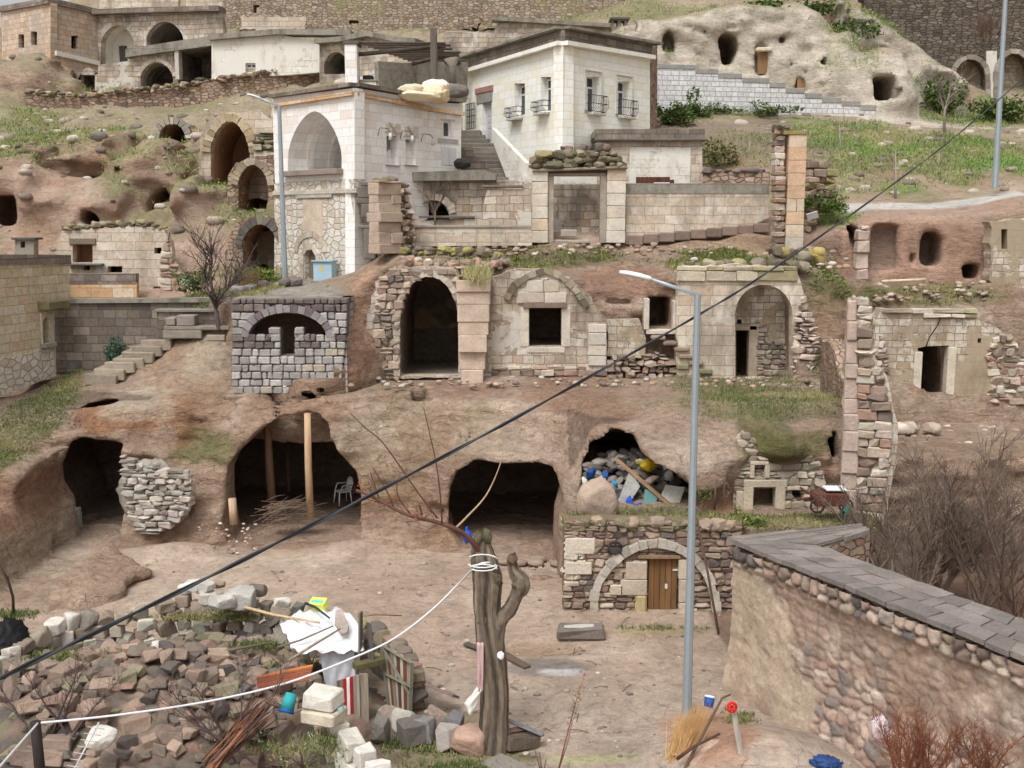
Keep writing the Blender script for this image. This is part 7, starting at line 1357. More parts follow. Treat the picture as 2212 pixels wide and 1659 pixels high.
T = thing('garden_tap_stake', 'pale wooden stake topped with a red wheel-shaped valve, bottom right', 'stake', px(1612, 1690, 17.2)); mb = MB(); p0, p1 = px(1585, 1535, 17.4), px(1612, 1700, 17.2); mb.tube([p0, p1], .045, 4, S(176,168,160), True, False); mb.build('stake', M_WOOD, T)
c = px(1581, 1528, 17.3); mb = MB(); mb.tube([c + Vector((.075 * math.cos(t * .5236), 0, .085 * math.sin(t * .5236))) for t in range(13)], .022, 6, S(206,40,36))
for k in range(6): mb.tube([c, c + Vector((.075 * math.cos(k * 1.047), -.01, .085 * math.sin(k * 1.047)))], .016, 5, S(200,36,34))
mb.build('valve_wheel', M_PAINT, T)
mb = MB(); c = px(1790, 1652, 17.0); mb.rock(c, (.26, .2, .13), None, S(48,74,124), 3, 14, .12, 0); tag(mb.build('plastic_bag', M_PAINT), 'crumpled blue bag on the ground under the big wall, bottom edge', 'bag')
mb = MB(); mb.rock(px(1900, 1575, 16.6), (.12, .1, .2), None, S(214,200,204), 3, 5, .08, .3); tag(mb.build('plastic_bag', M_PAINT), 'whitish crumpled bag among the red-brown twigs', 'bag')
boulder('clay_mound', 'smooth reddish clay mound at the bottom edge beside the straw broom', 'mound', px(1560, 1690, 17.6), (1.0, .9, .75), S(180,142,116), .2, 3, 0)
# ============================================================ RUBBLE HEAP AND DRY-STONE WALLS, LOWER LEFT
P_HEAP = [S(148,122,102), S(130,108,92), S(162,132,110), S(112,100,90), S(126,110,94), S(172,142,116), S(96,86,80), S(138,126,96), S(150,114,94)]
def heap_z(x, y):
    q = gz(330, 1545, 0); r = ((x - q.x) / 4.6) ** 2 + ((y - q.y) / 2.6) ** 2
    return gnd(x, y) + 1.0 * max(0, 1 - r) + .12 * math.sin(x * 2.1) * math.cos(y * 1.7)
# underlying mass of the heap
hx = np.arange(-12.5, -2.2, .12); hy = np.arange(14.5, 23.6, .12); HXm, HYm = np.meshgrid(hx, hy, indexing='ij'); q = gz(330, 1545, 0)
r = ((HXm - q.x) / 4.7) ** 2 + ((HYm - q.y) / 2.7) ** 2; HZm = ground_z(HXm, HYm) + 1.0 * np.maximum(0, 1 - r) - .1 + .10 * vn(HXm, HYm, HXm * 0, .35, 2, 91) - .3 * (r > 1)
w1, w2, wi = worley(HXm, HYm, .34, .34, 15); HZm = HZm + .13 * np.sqrt(np.clip((w2 - w1) * 2, 0, 1)) * (r < 1)
Vh = np.stack([HXm, HYm, HZm], -1).reshape(-1, 3); n0, n1_ = HXm.shape; ii = np.arange(n0 * n1_).reshape(n0, n1_); Fh = np.stack([ii[:-1, :-1], ii[1:, :-1], ii[1:, 1:], ii[:-1, 1:]], -1).reshape(-1, 4)
Ch = np.array(P_HEAP)[(wi * 8.99).astype(int)].reshape(-1, 3) * .8; e_ = ((1 - np.clip((w2 - w1) * 2.5, 0, 1)).reshape(-1, 1)) ; Ch = Ch * (1 - e_ * .6) + np.array(S(84,70,58)) * e_ * .6
keep = r[:-1, :-1].reshape(-1) < 1.1; tag(np_object('rubble', Vh, Fh[keep], Ch, M_STONE), 'packed small rubble filling the heap under the larger loose stones', 'rubble', None, 'stuff')
protos = []
for k in range(14):
    mb = MB(); mb.rock((0, 0, 0), (random.uniform(.85, 1.35), random.uniform(.7, 1), random.uniform(.55, .85)), None, P_HEAP[k % len(P_HEAP)], 3, 12, .012, 0, True)
    if k % 2: mb = MB(); mb.block((0, 0, 0), (random.uniform(.7, 1.2), random.uniform(.55, .8), random.uniform(.4, .65)), .09, .2, None, P_HEAP[k % len(P_HEAP)])
    o = mb.build('loose_stone', M_STONE, None, Matrix()); protos.append(o)
random.seed(21); cnt = 0; used = set(); heapstones = []
def put_stone(i, loc, s, rx=None):
    o = protos[i]
    if i in used: o = o.copy(); COL.objects.link(o)
    used.add(i); o.matrix_basis = Matrix.Translation(loc) @ Matrix.Rotation(random.uniform(0, 6.28), 4, 'Z') @ Matrix.Rotation(random.uniform(-.5, .5) if rx is None else rx, 4, 'X') @ Matrix.Diagonal((s, s, s, 1)); return o
tries = []
while len(tries) < 285:
    u, v = random.uniform(20, 700), random.uniform(1385, 1700); yy = None
    q = gz(u, v, .6); 
    rr = ((q.x - gz(330, 1545, 0).x) / 4.6) ** 2 + ((q.y - gz(330, 1545, 0).y) / 2.6) ** 2
    if rr > .98 or (v < 1400 + 0 and u < 120): continue
    s = random.choice([.1, .12, .14, .15, .17, .2, .24]) * random.uniform(.85, 1.15)
    if any((q.x - a) ** 2 + (q.y - b_) ** 2 < (.62 * (s + c)) ** 2 for a, b_, c in tries) and random.random() < .93: continue
    tries.append((q.x, q.y, s)); z = heap_z(q.x, q.y) + s * .38 + random.uniform(0, .06)
    o = put_stone(random.randrange(14), Vector((q.x, q.y, z)), s); tag(o, 'loose brown or grey stone lying in the rubble heap, lower left', 'stone', 'loose stones of the rubble heap')
# special stones
boulder('loose_stone', 'white jagged stone in the middle of the rubble heap under the line', 'stone', gz(222, 1592, .9), (.26, .16, .2), S(226,218,208), .4, 3, .2, 'marked stones in the heap')
boulder('loose_stone', 'squared brown block sitting in the rubble heap left of its centre', 'stone', gz(205, 1530, 1.0), (.26, .2, .16), S(158,128,108), .1, 3, .9, 'marked stones in the heap')
boulder('loose_stone', 'white-topped stone at the upper edge of the rubble heap', 'stone', gz(340, 1403, .9), (.17, .15, .17), S(214,200,188), .4, 3, .5, 'marked stones in the heap')
def drystone(name, label, pts, size, pal, courses, wide=1, sq=.6, cat='wall'):
    """wall of individually shaped loose stones; pts are world base points with height"""
    mb = MB(); 
    for i in range(len(pts) - 1):
        (a, ha), (b_, hb) = pts[i], pts[i + 1]; L = (b_ - a).length; n = max(1, int(L / (size * 1.55))); d = (b_ - a).normalized(); nn_ = Vector((-d.y, d.x, 0)); rz = math.atan2(d.y, d.x)
        for k in range(n):
            t = (k + .5) / n; H_ = ha + (hb - ha) * t; c = a.lerp(b_, t); m = max(1, int(H_ / (size * 1.05)))
            for j in range(m):
                for w_ in range(wide):
                    p = c + d * ((j % 2) * .5 - .25) * size * 1.4 + nn_ * (w_ - (wide - 1) / 2) * size * 1.4 + Vector((0, 0, H_ * (j + .5) / m)); s = size * random.uniform(.85, 1.15)
                    if random.random() < sq: mb.block((0, 0, 0), (s * random.uniform(.55, .9), s * .7, H_ / m * .47), s * .1, s * .12, Matrix.Translation(p) @ Matrix.Rotation(rz + random.uniform(-.2, .2), 4, 'Z') @ Matrix.Rotation(random.uniform(-.15, .15), 4, 'Y'), vary(random.choice(pal), .16)); continue
                    mb.rock(p, (s * random.uniform(.75, 1.05), s * .8, H_ / m * .66), Matrix.Rotation(rz + random.uniform(-.15, .15), 4, 'Z') @ Matrix.Rotation(random.uniform(-.12, .12), 4, 'Y'), vary(random.choice(pal), .16), 3, 9, .012, sq, True)
    return tag(mb.build(name, M_STONE), label, cat)
def gp(u, v, z): p = gz(u, v, z); return Vector((p.x, p.y, 0))
P_DRY = [S(160,146,130), S(196,188,172), S(134,122,110), S(176,158,132), S(116,108,100), S(206,196,180), S(150,128,108)]
W0 = [(gp(-60, 1450, .9), .9), (gp(60, 1378, 1.0), 1.0), (gp(130, 1335, 1.1), 1.1), (gp(200, 1322, 1.1), 1.1), (gp(280, 1322, 1.1), 1.1), (gp(340, 1305, 1.2), 1.2), (gp(385, 1285, 1.3), 1.3), (gp(460, 1280, 1.35), 1.35), (gp(530, 1292, 1.25), 1.25), (gp(600, 1303, 1.2), 1.2), (gp(700, 1305, 1.2), 1.2)]
drystone('dry_stone_wall', 'curving dry-stone wall of grey and white blocks between the heap and the yard', W0, .21, P_DRY, 4)
mb = MB(); q = gz(600, 1290, 1.3)
for (u, v, s, cc) in ((420,1262,.17,S(200,192,180)),(405,1272,.15,S(226,220,210)),(442,1268,.17,S(196,188,176)),(470,1262,.12,S(170,142,116)),(555,1275,.16,S(118,104,92)),(520,1290,.3,S(176,170,160)),(480,1300,.22,S(186,180,170)),(610,1300,.14,S(212,204,188))): p = gz(u, v, 1.45); mb.rock(p, (s * 1.1, s * .8, s * .7), Matrix.Rotation(random.uniform(-.4, .4), 4, 'Z'), cc, 3, 8, .01, .85, True)
mb.parts('squared_stone', M_STONE, fn=lambda o: tag(o, 'loose squared stone resting on top of the curving dry-stone wall', 'stone', 'squared stones on the dry-stone wall'))
drystone('dry_stone_wall', 'short dry-stone wall behind the white sheet, running down toward the tree', [(gp(700, 1320, 1.1), 1.1), (gp(800, 1345, 1.0), 1.0), (gp(880, 1405, .9), .9), (gp(905, 1455, .8), .8)], .19, P_HEAP + [S(150,140,84)], 4)
drystone('dry_stone_wall', 'low mossy stone wall inside the heap enclosure behind the white sheet', [(gp(300, 1395, .7), .7), (gp(420, 1372, .8), .8), (gp(560, 1380, .9), .9), (gp(640, 1420, .9), .9), (gp(660, 1470, .8), .8)], .17, [S(126,112,88), S(138,122,98), S(112,104,74), S(150,132,108), S(120,104,92)], 4)
drystone('dry_stone_wall', 'wall of big pale limestone blocks running to the bottom edge', [(gp(682, 1530, .7), .85), (gp(740, 1575, .7), .75), (gp(800, 1625, .7), .7), (gp(845, 1690, .6), .65)], .25, [S(214,204,184), S(200,188,160), S(190,170,138), S(222,214,198)], 3, 1, .9)
for (u, v, z, h_, cc, lb) in ((698, 1508, 1.25, (.3, .22, .15), S(222,216,200), 'clean white block crowning the end of the pale block wall'), (700, 1543, .95, (.33, .26, .12), S(206,192,166), 'pale slab under the clean white block')):
    mb = MB(); mb.block((0,0,0), h_, .03, .02, Matrix.Translation(gz(u, v, z)) @ Matrix.Rotation(-.35, 4, 'Z'), cc); tag(mb.build('stone_block', M_STONE), lb, 'stone block')
drystone('stone_pile', 'pile of dark and mossy stones between the doors and the tree', [(gp(815, 1560, .3), .45), (gp(865, 1570, .3), .4), (gp(915, 1545, .4), .5), (gp(960, 1560, .4), .45), (gp(1000, 1580, .3), .4)], .24, [S(120,112,104), S(140,134,128), S(124,120,70), S(110,104,104), S(150,130,112), S(170,160,148)], 2, 2, .3, 'stones')
plank('slab', 'reddish flat slab leaning on the stones left of the tree', gz(925, 1480, .5), gz(985, 1505, .35), .55, .05, S(140,108,104), 'slab', -.5, M_STONE)
# ---- shelter with sheets, boards and doors
def cloth2(name, label, cat, rows, col, amp=.03, th=.008):
    nu = 26; mb = MB(); vs = []; m = len(rows)
    for j, (a, b_) in enumerate(rows):
        for i in range(nu + 1):
            t = i / nu; p = Vector(a).lerp(Vector(b_), t); p = p + Vector((random.uniform(-1, 1) * .3, .6 * math.sin(t * 19 + j * .7) + random.uniform(-1, 1) * .5, math.sin(t * 23 + j * 1.1) + .6 * math.sin(t * 7 - j) + random.uniform(-1, 1) * .4)) * amp; vs.append(p)
    mb.add(vs, [(j * (nu + 1) + i, j * (nu + 1) + i + 1, (j + 1) * (nu + 1) + i + 1, (j + 1) * (nu + 1) + i) for j in range(m - 1) for i in range(nu)], col, True); return tag(mb.build(name, M_PAINT, solid=th), label, cat)
g = lambda u, v, z: gz(u, v, z)
def rows_between(top, bot, n): return [(Vector(top[0]).lerp(Vector(bot[0]), j / n), Vector(top[1]).lerp(Vector(bot[1]), j / n)) for j in range(n + 1)]
cloth2('plastic_sheet', 'crumpled white plastic sheet spread over the little shelter', 'sheet', rows_between((g(640,1325,1.55), g(735,1312,1.5)), (g(606,1350,1.45), g(775,1345,1.45)), 6) + rows_between((g(606,1352,1.45), g(775,1347,1.45)), (g(640,1412,1.25), g(788,1405,1.25)), 12), S(228,228,230), .04)
cloth2('curtain', 'long sheer white curtain hanging down from the sheet', 'curtain', rows_between((g(688,1402,1.24), g(772,1402,1.22)), (px(708,1502,g(688,1402,1.24).y), px(768,1502,g(772,1402,1.22).y)), 12), S(206,206,210), .03)
c = g(688, 1306, 1.62); mb = MB(); mb.block((0,0,0), (.17, .12, .1), .006, .003, Matrix.Translation(c) @ Matrix.Rotation(-.25, 4, 'Z') @ Matrix.Rotation(.35, 4, 'X'), S(222,228,110)); T = tag(mb.build('cardboard_box', M_PAINT), 'small yellow and turquoise carton lying on the white sheet', 'box'); mb = MB(); mb.block((0, -.02, .103), (.13, .04, .004), .002, 0, Matrix.Translation(c) @ Matrix.Rotation(-.25, 4, 'Z') @ Matrix.Rotation(.35, 4, 'X'), S(96,200,180)); mb.build('printed_band', M_PAINT, T)
c = g(737, 1345, 1.6); mb = MB(); L_ = [(-.16, .34), (-.02, .36), (.17, -.1), (.16, -.3), (.06, -.36), (-.12, -.05)]; slab_mesh(mb, [L_], -.03, .03, S(170,150,138)); mb.v = [tuple(Matrix.Translation(c) @ Matrix.Rotation(R(-68), 4, 'X') @ Vector(p)) for p in mb.v]; tag(mb.build('stone_slab', M_STONE), 'pinkish pointed stone slab weighing down the white sheet', 'slab')
for k, (a, b_, r_, cc, lb) in enumerate((((530,1312,1.5),(690,1345,1.6),.035,S(196,168,130),'long straight peeled pole lying across the dry-stone wall and sheet'), ((622,1428,1.3),(735,1358,1.62),.03,S(150,134,116),'crooked grey stick slanting across the front of the sheet'), ((600,1398,1.35),(720,1352,1.6),.022,S(120,106,92),'thin grey stick lying over the left half of the sheet'), ((660,1303,1.7),(712,1335,1.65),.03,S(60,66,72),'short dark pipe beside the carton'), ((772,1332,1.5),(868,1330,1.35),.02,S(140,120,100),'thin stick poking out right of the tall boards'), ((440,1418,1.0),(585,1388,1.2),.035,S(110,98,84),'dark branch lying over the heap left of the sheet'))):
    p0, p1 = g(*a), g(*b_); mb = MB(); mb.tube([p0, p0.lerp(p1, .4) + Vector((0, 0, random.uniform(-.04, .05))), p1], [r_, r_ * .9, r_ * .6], 7, cc); tag(mb.build('stick', M_WOOD), lb, 'stick')
yb = g(775, 1405, 1.2).y
for (u0, v0, u1, v1, w, cc, lb) in ((779,1322,778,1440,.17,S(112,104,98),'tall grey upright board beside the sheet'), (797,1345,803,1425,.15,S(98,92,88),'shorter grey upright board right of the tall one'), (768,1410,772,1470,.16,S(116,110,96),'short board under the tall upright boards')):
    plank('board', lb, px(u0, v0, yb), px(u1, v1, yb - .1), w, .04, cc, 'board', R(90))
for k, (u, v) in enumerate(((640,1366),(660,1372),(645,1372))): pass
for (a, b_, cc, lb) in (((636,1352,1.3),(655,1385,1.1),S(120,112,100),'left grey board of the three under the sheet edge'), ((628,1360,1.3),(690,1362,1.3),S(104,96,88),'cross board under the left edge of the sheet')): plank('board', lb, g(*a), g(*b_), .2, .04, cc, 'board')
P_LBD = None
for i_, (u0, lb) in enumerate(((628, 'first of two weathered short boards left of the sheet'), (658, 'second of two weathered short boards left of the sheet'))): plank('board', lb, g(u0, 1356, 1.2) + Vector((-.25, 0, .0)), g(u0 + 8, 1392, 1.0) + Vector((-.25, 0, 0)), .24, .035, S(136,128,116), 'board')
mb = MB(); plank('lintel_beam', 'mossy dark beam over the striped door', g(765, 1440, 1.0), g(828, 1425, 1.0), .2, .12, S(96,90,62), 'beam')
# doors: frame, boards, flaking paint
def door_leaf(label, P, out, cols, n, frame=None, braces=True, name='door_panel'):
    T = thing(name, label, 'door', P.w(P.L / 2, 0, P.l(*out[3])[1])); tl, tr, br, bl = [P.l(*p) for p in out]; boards = MB()
    for k in range(n):
        t0, t1 = k / n + .004, (k + 1) / n - .004; L_ = lambda a, b_, t: (a[0] + (b_[0] - a[0]) * t, a[1] + (b_[1] - a[1]) * t)
        q = [L_(bl, br, t0), L_(bl, br, t1), L_(tl, tr, t1), L_(tl, tr, t0)]; q = [(x, z + (random.uniform(-.06, .02) if i < 2 else 0)) for i, (x, z) in enumerate(q)]; slab_mesh(boards, [q], 0 + .01 * (k % 2), .03 + .01 * (k % 2), cols[k % len(cols)])
    boards.build('boards', M_WOOD, T, P.M)
    if frame:
        mb = MB(); 
        for a, b_ in ((tl, tr), (tr, br), (tl, bl)) + (((tl[0], tl[1] * .55 + bl[1] * .45), (tr[0], tr[1] * .55 + br[1] * .45)), (tl, (br[0], br[1] * .6 + tr[1] * .4))) * (1 if braces else 0): mb.tube([(a[0], -.03, a[1]), (b_[0], -.03, b_[1])], .038, 4, frame, True, False)
        mb.build('frame', M_WOOD, T, P.M)
    return T
y1 = g(860, 1530, .15).y; Pd = Plane((px(822, 1400, y1 + .5).x, y1 + .5), (px(892, 1400, y1 - .1).x, y1 - .1))
door_leaf('broken plank door with flaking paint leaning at the right end of the shelter', Pd, [(826,1392),(892,1432),(888,1545),(842,1528)], [S(190,182,170), S(120,78,54), S(150,134,118), S(176,168,156), S(98,70,54)], 9, S(116,112,96))
y2 = g(745, 1560, .1).y; Pd = Plane((px(728, 1500, y2).x, y2), (px(780, 1500, y2).x, y2)); door_leaf('low striped door of red, white and bare boards', Pd, [(727,1472),(776,1458),(779,1568),(729,1560)], [S(112,96,84), S(126,110,98), S(160,40,44), S(226,220,216), S(158,42,46), S(150,138,124), S(170,160,146)], 7, None, False)
plank('board', 'tall bare board standing right of the striped door', px(786,1455,y2 + .05), px(789,1560,y2 + .05), .16, .03, S(156,144,128), 'board', R(90))
# brown slatted panel on the heap
T = thing('slatted_panel', 'reddish-brown slatted wooden panel lying on the heap left of the curtain', 'panel', g(616, 1480, .95)); a, b_, c, d = g(554,1463,1.15), g(676,1437,1.3), g(668,1472,1.1), g(556,1488,.95)
for k in range(6): t = k / 6; p0, p1 = a.lerp(d, t), b_.lerp(c, t); mb = MB(); q0, q1 = a.lerp(d, t + .13), b_.lerp(c, t + .13); up = Vector((0, 0, .02)); mb.add([p0, p1, q1, q0, p0 + up, p1 + up, q1 + up, q0 + up], [(3, 2, 1, 0), (4, 5, 6, 7), (0, 1, 5, 4), (1, 2, 6, 5), (2, 3, 7, 6), (3, 0, 4, 7)], vary(S(196,120,62) if k == 0 else S(142,84,62), .1)); mb.build('slat', M_WOOD, T)
# teal bucket
c = g(624, 1518, .95); T = thing('bucket', 'turquoise bucket with a blue rim tipped upside down on the heap', 'bucket', c); Mx = Matrix.Translation(c) @ Matrix.Rotation(.25, 4, 'Y') @ Matrix.Rotation(-.5, 4, 'X'); mb = MB(); mb.tube([Mx @ Vector((0, 0, -.13)), Mx @ Vector((0, 0, .17))], [.13, .1], 20, S(52,160,164)); mb.build('body', M_PAINT, T); mb = MB(); mb.tube([Mx @ Vector((0, 0, -.18)), Mx @ Vector((0, 0, -.13))], [.14, .142], 20, S(38,92,168)); mb.build('rim', M_PAINT, T)
c = g(733, 1545, .95); mb = MB(); mb.tube([c, c + Vector((0, 0, .16))], [.06, .075], 12, S(160,188,190)); tag(mb.build('jar', M_PAINT), 'small pale blue jar standing on the pale block wall', 'jar')
# sticks bundle, antenna, black bag, bent pipe
mb = MB()
for k in range(46): a = g(450 + random.uniform(-12, 14), 1668 + random.uniform(-10, 20), .8) + Vector((0, 0, random.uniform(0, .2))); b_ = g(560 + random.uniform(-22, 40), 1545 + random.uniform(-26, 22), .8) + Vector((0, 0, random.uniform(0, .3))); mb.tube([a, a.lerp(b_, .5) + Vector((random.uniform(-.05, .05), 0, random.uniform(-.03, .06))), b_], [.018, .015, .008], 5, vary(random.choice([S(150,100,74), S(122,86,68), S(96,74,62)]), .15))
tag(mb.build('stick_bundle', M_WOOD), 'bundle of reddish-brown cut sticks leaning on the heap', 'stick bundle')
T = thing('tv_antenna', 'slanting television aerial with short cross rods in front of the heap', 'antenna', px(140, 1680, 15.5)); mb = MB(); a, b_ = px(140, 1700, 15.5), px(214, 1560, 15.9); mb.tube([a, b_], .014, 6, S(206,206,204)); mb.build('boom', M_METAL, T)
for k in range(9): c = a.lerp(b_, .12 + k * .1); mb = MB(); mb.tube([c - Vector((.13, .02, -.02)), c + Vector((.13, -.02, -.02))], .007, 5, S(196,196,196)); mb.build('rod', M_METAL, T)
mb = MB(); mb.rock(gz(14, 1385, .9), (.42, .4, .42), None, S(22,20,22), 3, 7, .05, .2); tag(mb.build('black_bag', M_PAINT), 'shiny black sack at the left edge above the heap', 'sack')
mb = MB(); c = gz(26, 1350, 1.0).y; mb.tube([px(30, 1345, c), px(28, 1290, c), px(16, 1250, c), px(-6, 1215, c)], .03, 7, S(70,56,50)); tag(mb.build('bent_pipe', M_WOOD), 'thin bent rusty pipe rising from the black sack', 'pipe')

# ============================================================ INSIDE THE CAVES
def post(label, u0, v0, u1, v1, Y, r, col): T = px(u1, v1, Y); mb = MB(); mb.tube([px(u0, v0, Y), px((u0 + u1) / 2 - 1, (v0 + v1) / 2, Y), T], [r * .9, r, r * 1.1], 12, col); return tag(mb.build('wooden_prop', M_WOOD), label, 'prop')
post('pale peeled log propping the roof of the wide cave', 664, 893, 670, 1118, 32.3, .11, S(190,158,124)); post('second darker prop standing deeper in the wide cave', 578, 925, 588, 1092, 34.2, .13, S(128,100,80)); post('thin third prop far back in the wide cave', 621, 950, 624, 1062, 36.2, .07, S(96,78,64))
mb = MB(); q = px(505, 1132, 31.4); mb.tube([q, q + Vector((-.02, 0, .78))], [.12, .115], 12, S(188,162,136)); tag(mb.build('log_stump', M_WOOD), 'short upright pale log at the left mouth of the wide cave', 'log')
mb = MB(); c = px(622, 1105, 32.2)
for k in range(170): p = c + Vector((random.gauss(0, .32), random.gauss(0, .25), random.uniform(-.15, .25))); d = Vector((random.uniform(.6, 1.2) , random.uniform(-.3, .3), random.uniform(-.1, .55))); L = random.uniform(.5, 1.0); mb.tube([p - d * L / 2, p + Vector((0, 0, random.uniform(-.04, .06))), p + d * L / 2], [.012, .01, .005], 4, vary(S(116,98,84), .25))
tag(mb.build('brushwood', M_WOOD), 'tangled pile of grey brushwood on the floor of the wide cave', 'brushwood')
# chair
c = px(741, 1085, 35.6); c.z = .22; T = thing('plastic_chair', 'pale plastic garden chair facing right inside the wide cave', 'chair', c, None, 0); ch = S(206,206,204)
Mc = Matrix.Translation(c) @ Matrix.Rotation(R(-60), 4, 'Z') 
for sx in (-1, 1):
    for sy in (-1, 1): mb = MB(); mb.tube([Mc @ Vector((sx * .25, sy * .23, 0)), Mc @ Vector((sx * .2, sy * .19, .42))], [.02, .026], 6, ch); mb.build('leg', M_PAINT, T)
mb = MB(); mb.block((0, 0, .43), (.22, .21, .015), .01, 0, Mc, ch); mb.build('seat', M_PAINT, T)
mb = MB()
for k in range(7): x = -.18 + k * .06; mb.tube([Mc @ Vector((x * .85, .2, .44)), Mc @ Vector((x, .27, .84 - abs(x) * .3))], .016, 5, ch)
mb.tube([Mc @ Vector((-.21, .2, .44)), Mc @ Vector((-.22, .27, .72)), Mc @ Vector((-.12, .285, .86)), Mc @ Vector((.12, .285, .86)), Mc @ Vector((.22, .27, .72)), Mc @ Vector((.21, .2, .44))], .022, 6, ch); mb.build('backrest', M_PAINT, T)
for sx in (-1, 1): mb = MB(); mb.tube([Mc @ Vector((sx * .22, .26, .66)), Mc @ Vector((sx * .25, -.1, .65)), Mc @ Vector((sx * .22, -.19, .43))], .02, 6, ch); mb.build('armrest', M_PAINT, T)
mb = MB(); c = px(160, 1105, 33.2); mb.block((c.x, c.y, .3), (.18, .15, .24), .01, .01, None, S(190,192,188)); mb.block((c.x, c.y, .62), (.16, .14, .07), .01, .01, None, S(200,202,198)); tag(mb.build('white_box', M_PAINT), 'small white stacked box standing in the dark leftmost cave', 'box')
mb = MB(); c = px(1008, 1162, 30.2); mb.rock(c + Vector((0, 0, .05)), (.12, .1, .18), None, S(28,92,206), 3, 6, .06, .1); mb.rock(c + Vector((0, 0, .24)), (.04, .04, .1), None, S(28,92,206), 2, 6, .06, .1); tag(mb.build('plastic_bag', M_PAINT), 'bright blue knotted bag at the left foot of the third cave mouth', 'bag')
mb = MB(); c = px(1150, 1225, 29.6)
for k in range(9): mb.rock((c.x + random.uniform(-.8, .8), c.y + random.uniform(-.3, .3), .1), (.22, .14, .1), None, vary(S(150,124,104), .1), 2, 8, .03, .7)
tag(mb.build('stone_blocks', M_STONE), 'low row of earthy blocks at the step of the third cave', 'stone blocks')
# junk-filled cave: ground slope and individual things
def junk(name, label, cat, fn, mat=M_PAINT, group=None): mb = MB(); fn(mb); return tag(mb.build(name, mat), label, cat, group)
JY = lambda v: 28.1 + (1105 - v) * .012
jq = lambda u, v: px(u, v, JY(v))
mb = MB()
for k in range(230):
    u, v = random.uniform(1270, 1490), random.uniform(975, 1110)
    if v < 1000 and (u < 1290 or u > 1440): continue
    if v < 960 + (u - 1380) * .9 - 0: continue
    s = random.uniform(.06, .2); mb.rock(jq(u, v) + Vector((0, .3, -.05)), (s * random.uniform(.8, 1.6), s, s * .6), Matrix.Rotation(random.uniform(-.8, .8), 4, 'Y') @ Matrix.Rotation(random.random() * 3, 4, 'Z'), vary(random.choice([S(92,82,76), S(70,64,60), S(120,110,102), S(140,128,116), S(84,88,96), S(110,96,80)]), .2), 2, 8, .05, .5)
tag(mb.build('junk_heap', M_STONE), 'sloping mass of mixed junk filling the cave above the hut', 'junk', None, 'stuff')
plank('plank', 'long brown plank slanting across the junk-filled cave', jq(1330, 992) + Vector((0, -.25, .05)), jq(1452, 1095) + Vector((0, -.35, .05)), .13, .06, S(156,126,98), 'plank')
def quad(pts, col, th=.03):
    def f_(mb):
        p = [Vector(x) for x in pts]; n = (p[1] - p[0]).cross(p[3] - p[0]).normalized() * th; mb.add(p + [x + n for x in p], [(0, 1, 2, 3), (7, 6, 5, 4), (0, 4, 5, 1), (1, 5, 6, 2), (2, 6, 7, 3), (3, 7, 4, 0)], col)
    return f_
off = Vector((0, -.3, 0))
junk('panel', 'grey panelled cupboard door lying in the junk cave', 'panel', quad([jq(1333,1075)+off, jq(1358,1010)+off, jq(1380,1045)+off, jq(1350,1092)+off], S(150,148,144)), M_WOOD)
T = junk('panel', 'pale square wooden board on the right of the junk cave', 'panel', quad([jq(1420,1072)+off*1.2, jq(1434,1040)+off*1.2, jq(1475,1046)+off*1.2, jq(1462,1084)+off*1.2], S(190,186,176)), M_WOOD)
junk('sheet', 'teal plastic sheet low in the junk cave', 'sheet', quad([jq(1385,1095)+off, jq(1390,1050)+off, jq(1420,1060)+off, jq(1408,1100)+off], S(90,128,124)))
def blob(u, v, h_, col, dy=-.3): return lambda mb: mb.rock(jq(u, v) + Vector((0, dy, 0)), tuple(x * .85 for x in h_), Matrix.Rotation(random.uniform(-.5, .5), 4, 'Y'), col, 3, 14, .09, 0)
for (u, v, h_, col, lb) in ((1395,1000,(.28,.2,.17),S(206,172,44),'yellow bag high in the junk cave'), (1382,992,(.2,.15,.12),S(190,180,120),'pale straw-coloured bag beside the yellow bag in the junk cave'), (1374,1095,(.3,.2,.18),S(40,76,190),'bright blue bag low in the junk cave'), (1358,1082,(.12,.1,.22),S(52,90,196),'narrow blue bag left of the bright blue one'), (1275,1018,(.16,.14,.22),S(30,70,130),'dark blue drum at the left of the junk cave'), (1305,1025,(.13,.1,.2),S(36,80,140),'blue jug right of the dark blue drum'), (1262,1035,(.1,.09,.15),S(214,212,208),'small white can at the left mouth of the junk cave'), (1327,1040,(.08,.08,.12),S(40,140,190),'small light blue pot in the junk cave'), (1406,1030,(.26,.16,.11),S(176,150,130),'rounded pinkish stone in the junk cave'), (1442,1022,(.17,.14,.16),S(170,172,170),'grey sack right of the pinkish stone'), (1436,1000,(.12,.1,.18),S(206,206,206),'white jug high at the right of the junk cave')):
    junk('bag' if 'bag' in lb else 'drum' if 'drum' in lb else 'container' if ('jug' in lb or 'can' in lb or 'pot' in lb) else 'stone' if 'stone' in lb else 'sack', lb, 'bag' if 'bag' in lb else 'drum' if 'drum' in lb else 'container' if ('jug' in lb or 'can' in lb or 'pot' in lb) else 'stone' if 'stone' in lb else 'sack', blob(u, v, h_, col), M_STONE if 'stone' in lb else M_PAINT)
for k, u in enumerate((1546, 1569)): mb = MB(); x0 = px(u, 1060, 27.2); pts = [x0 + Vector((.06 * math.cos(t), 0, .2 * math.sin(t))) for t in [i * .5236 for i in range(13)]] if k else [x0 + Vector((0, 0, .3)), x0 + Vector((-.02, 0, -.5))]; mb.tube(pts, .03, 6, S(96,84,76)); tag(mb.build('iron_hook' if k else 'iron_bar', M_WOOD), ('oval iron loop' if k else 'thin iron bar') + ' hanging on the bare rock between junk cave and walled front', 'loop' if k else 'bar')
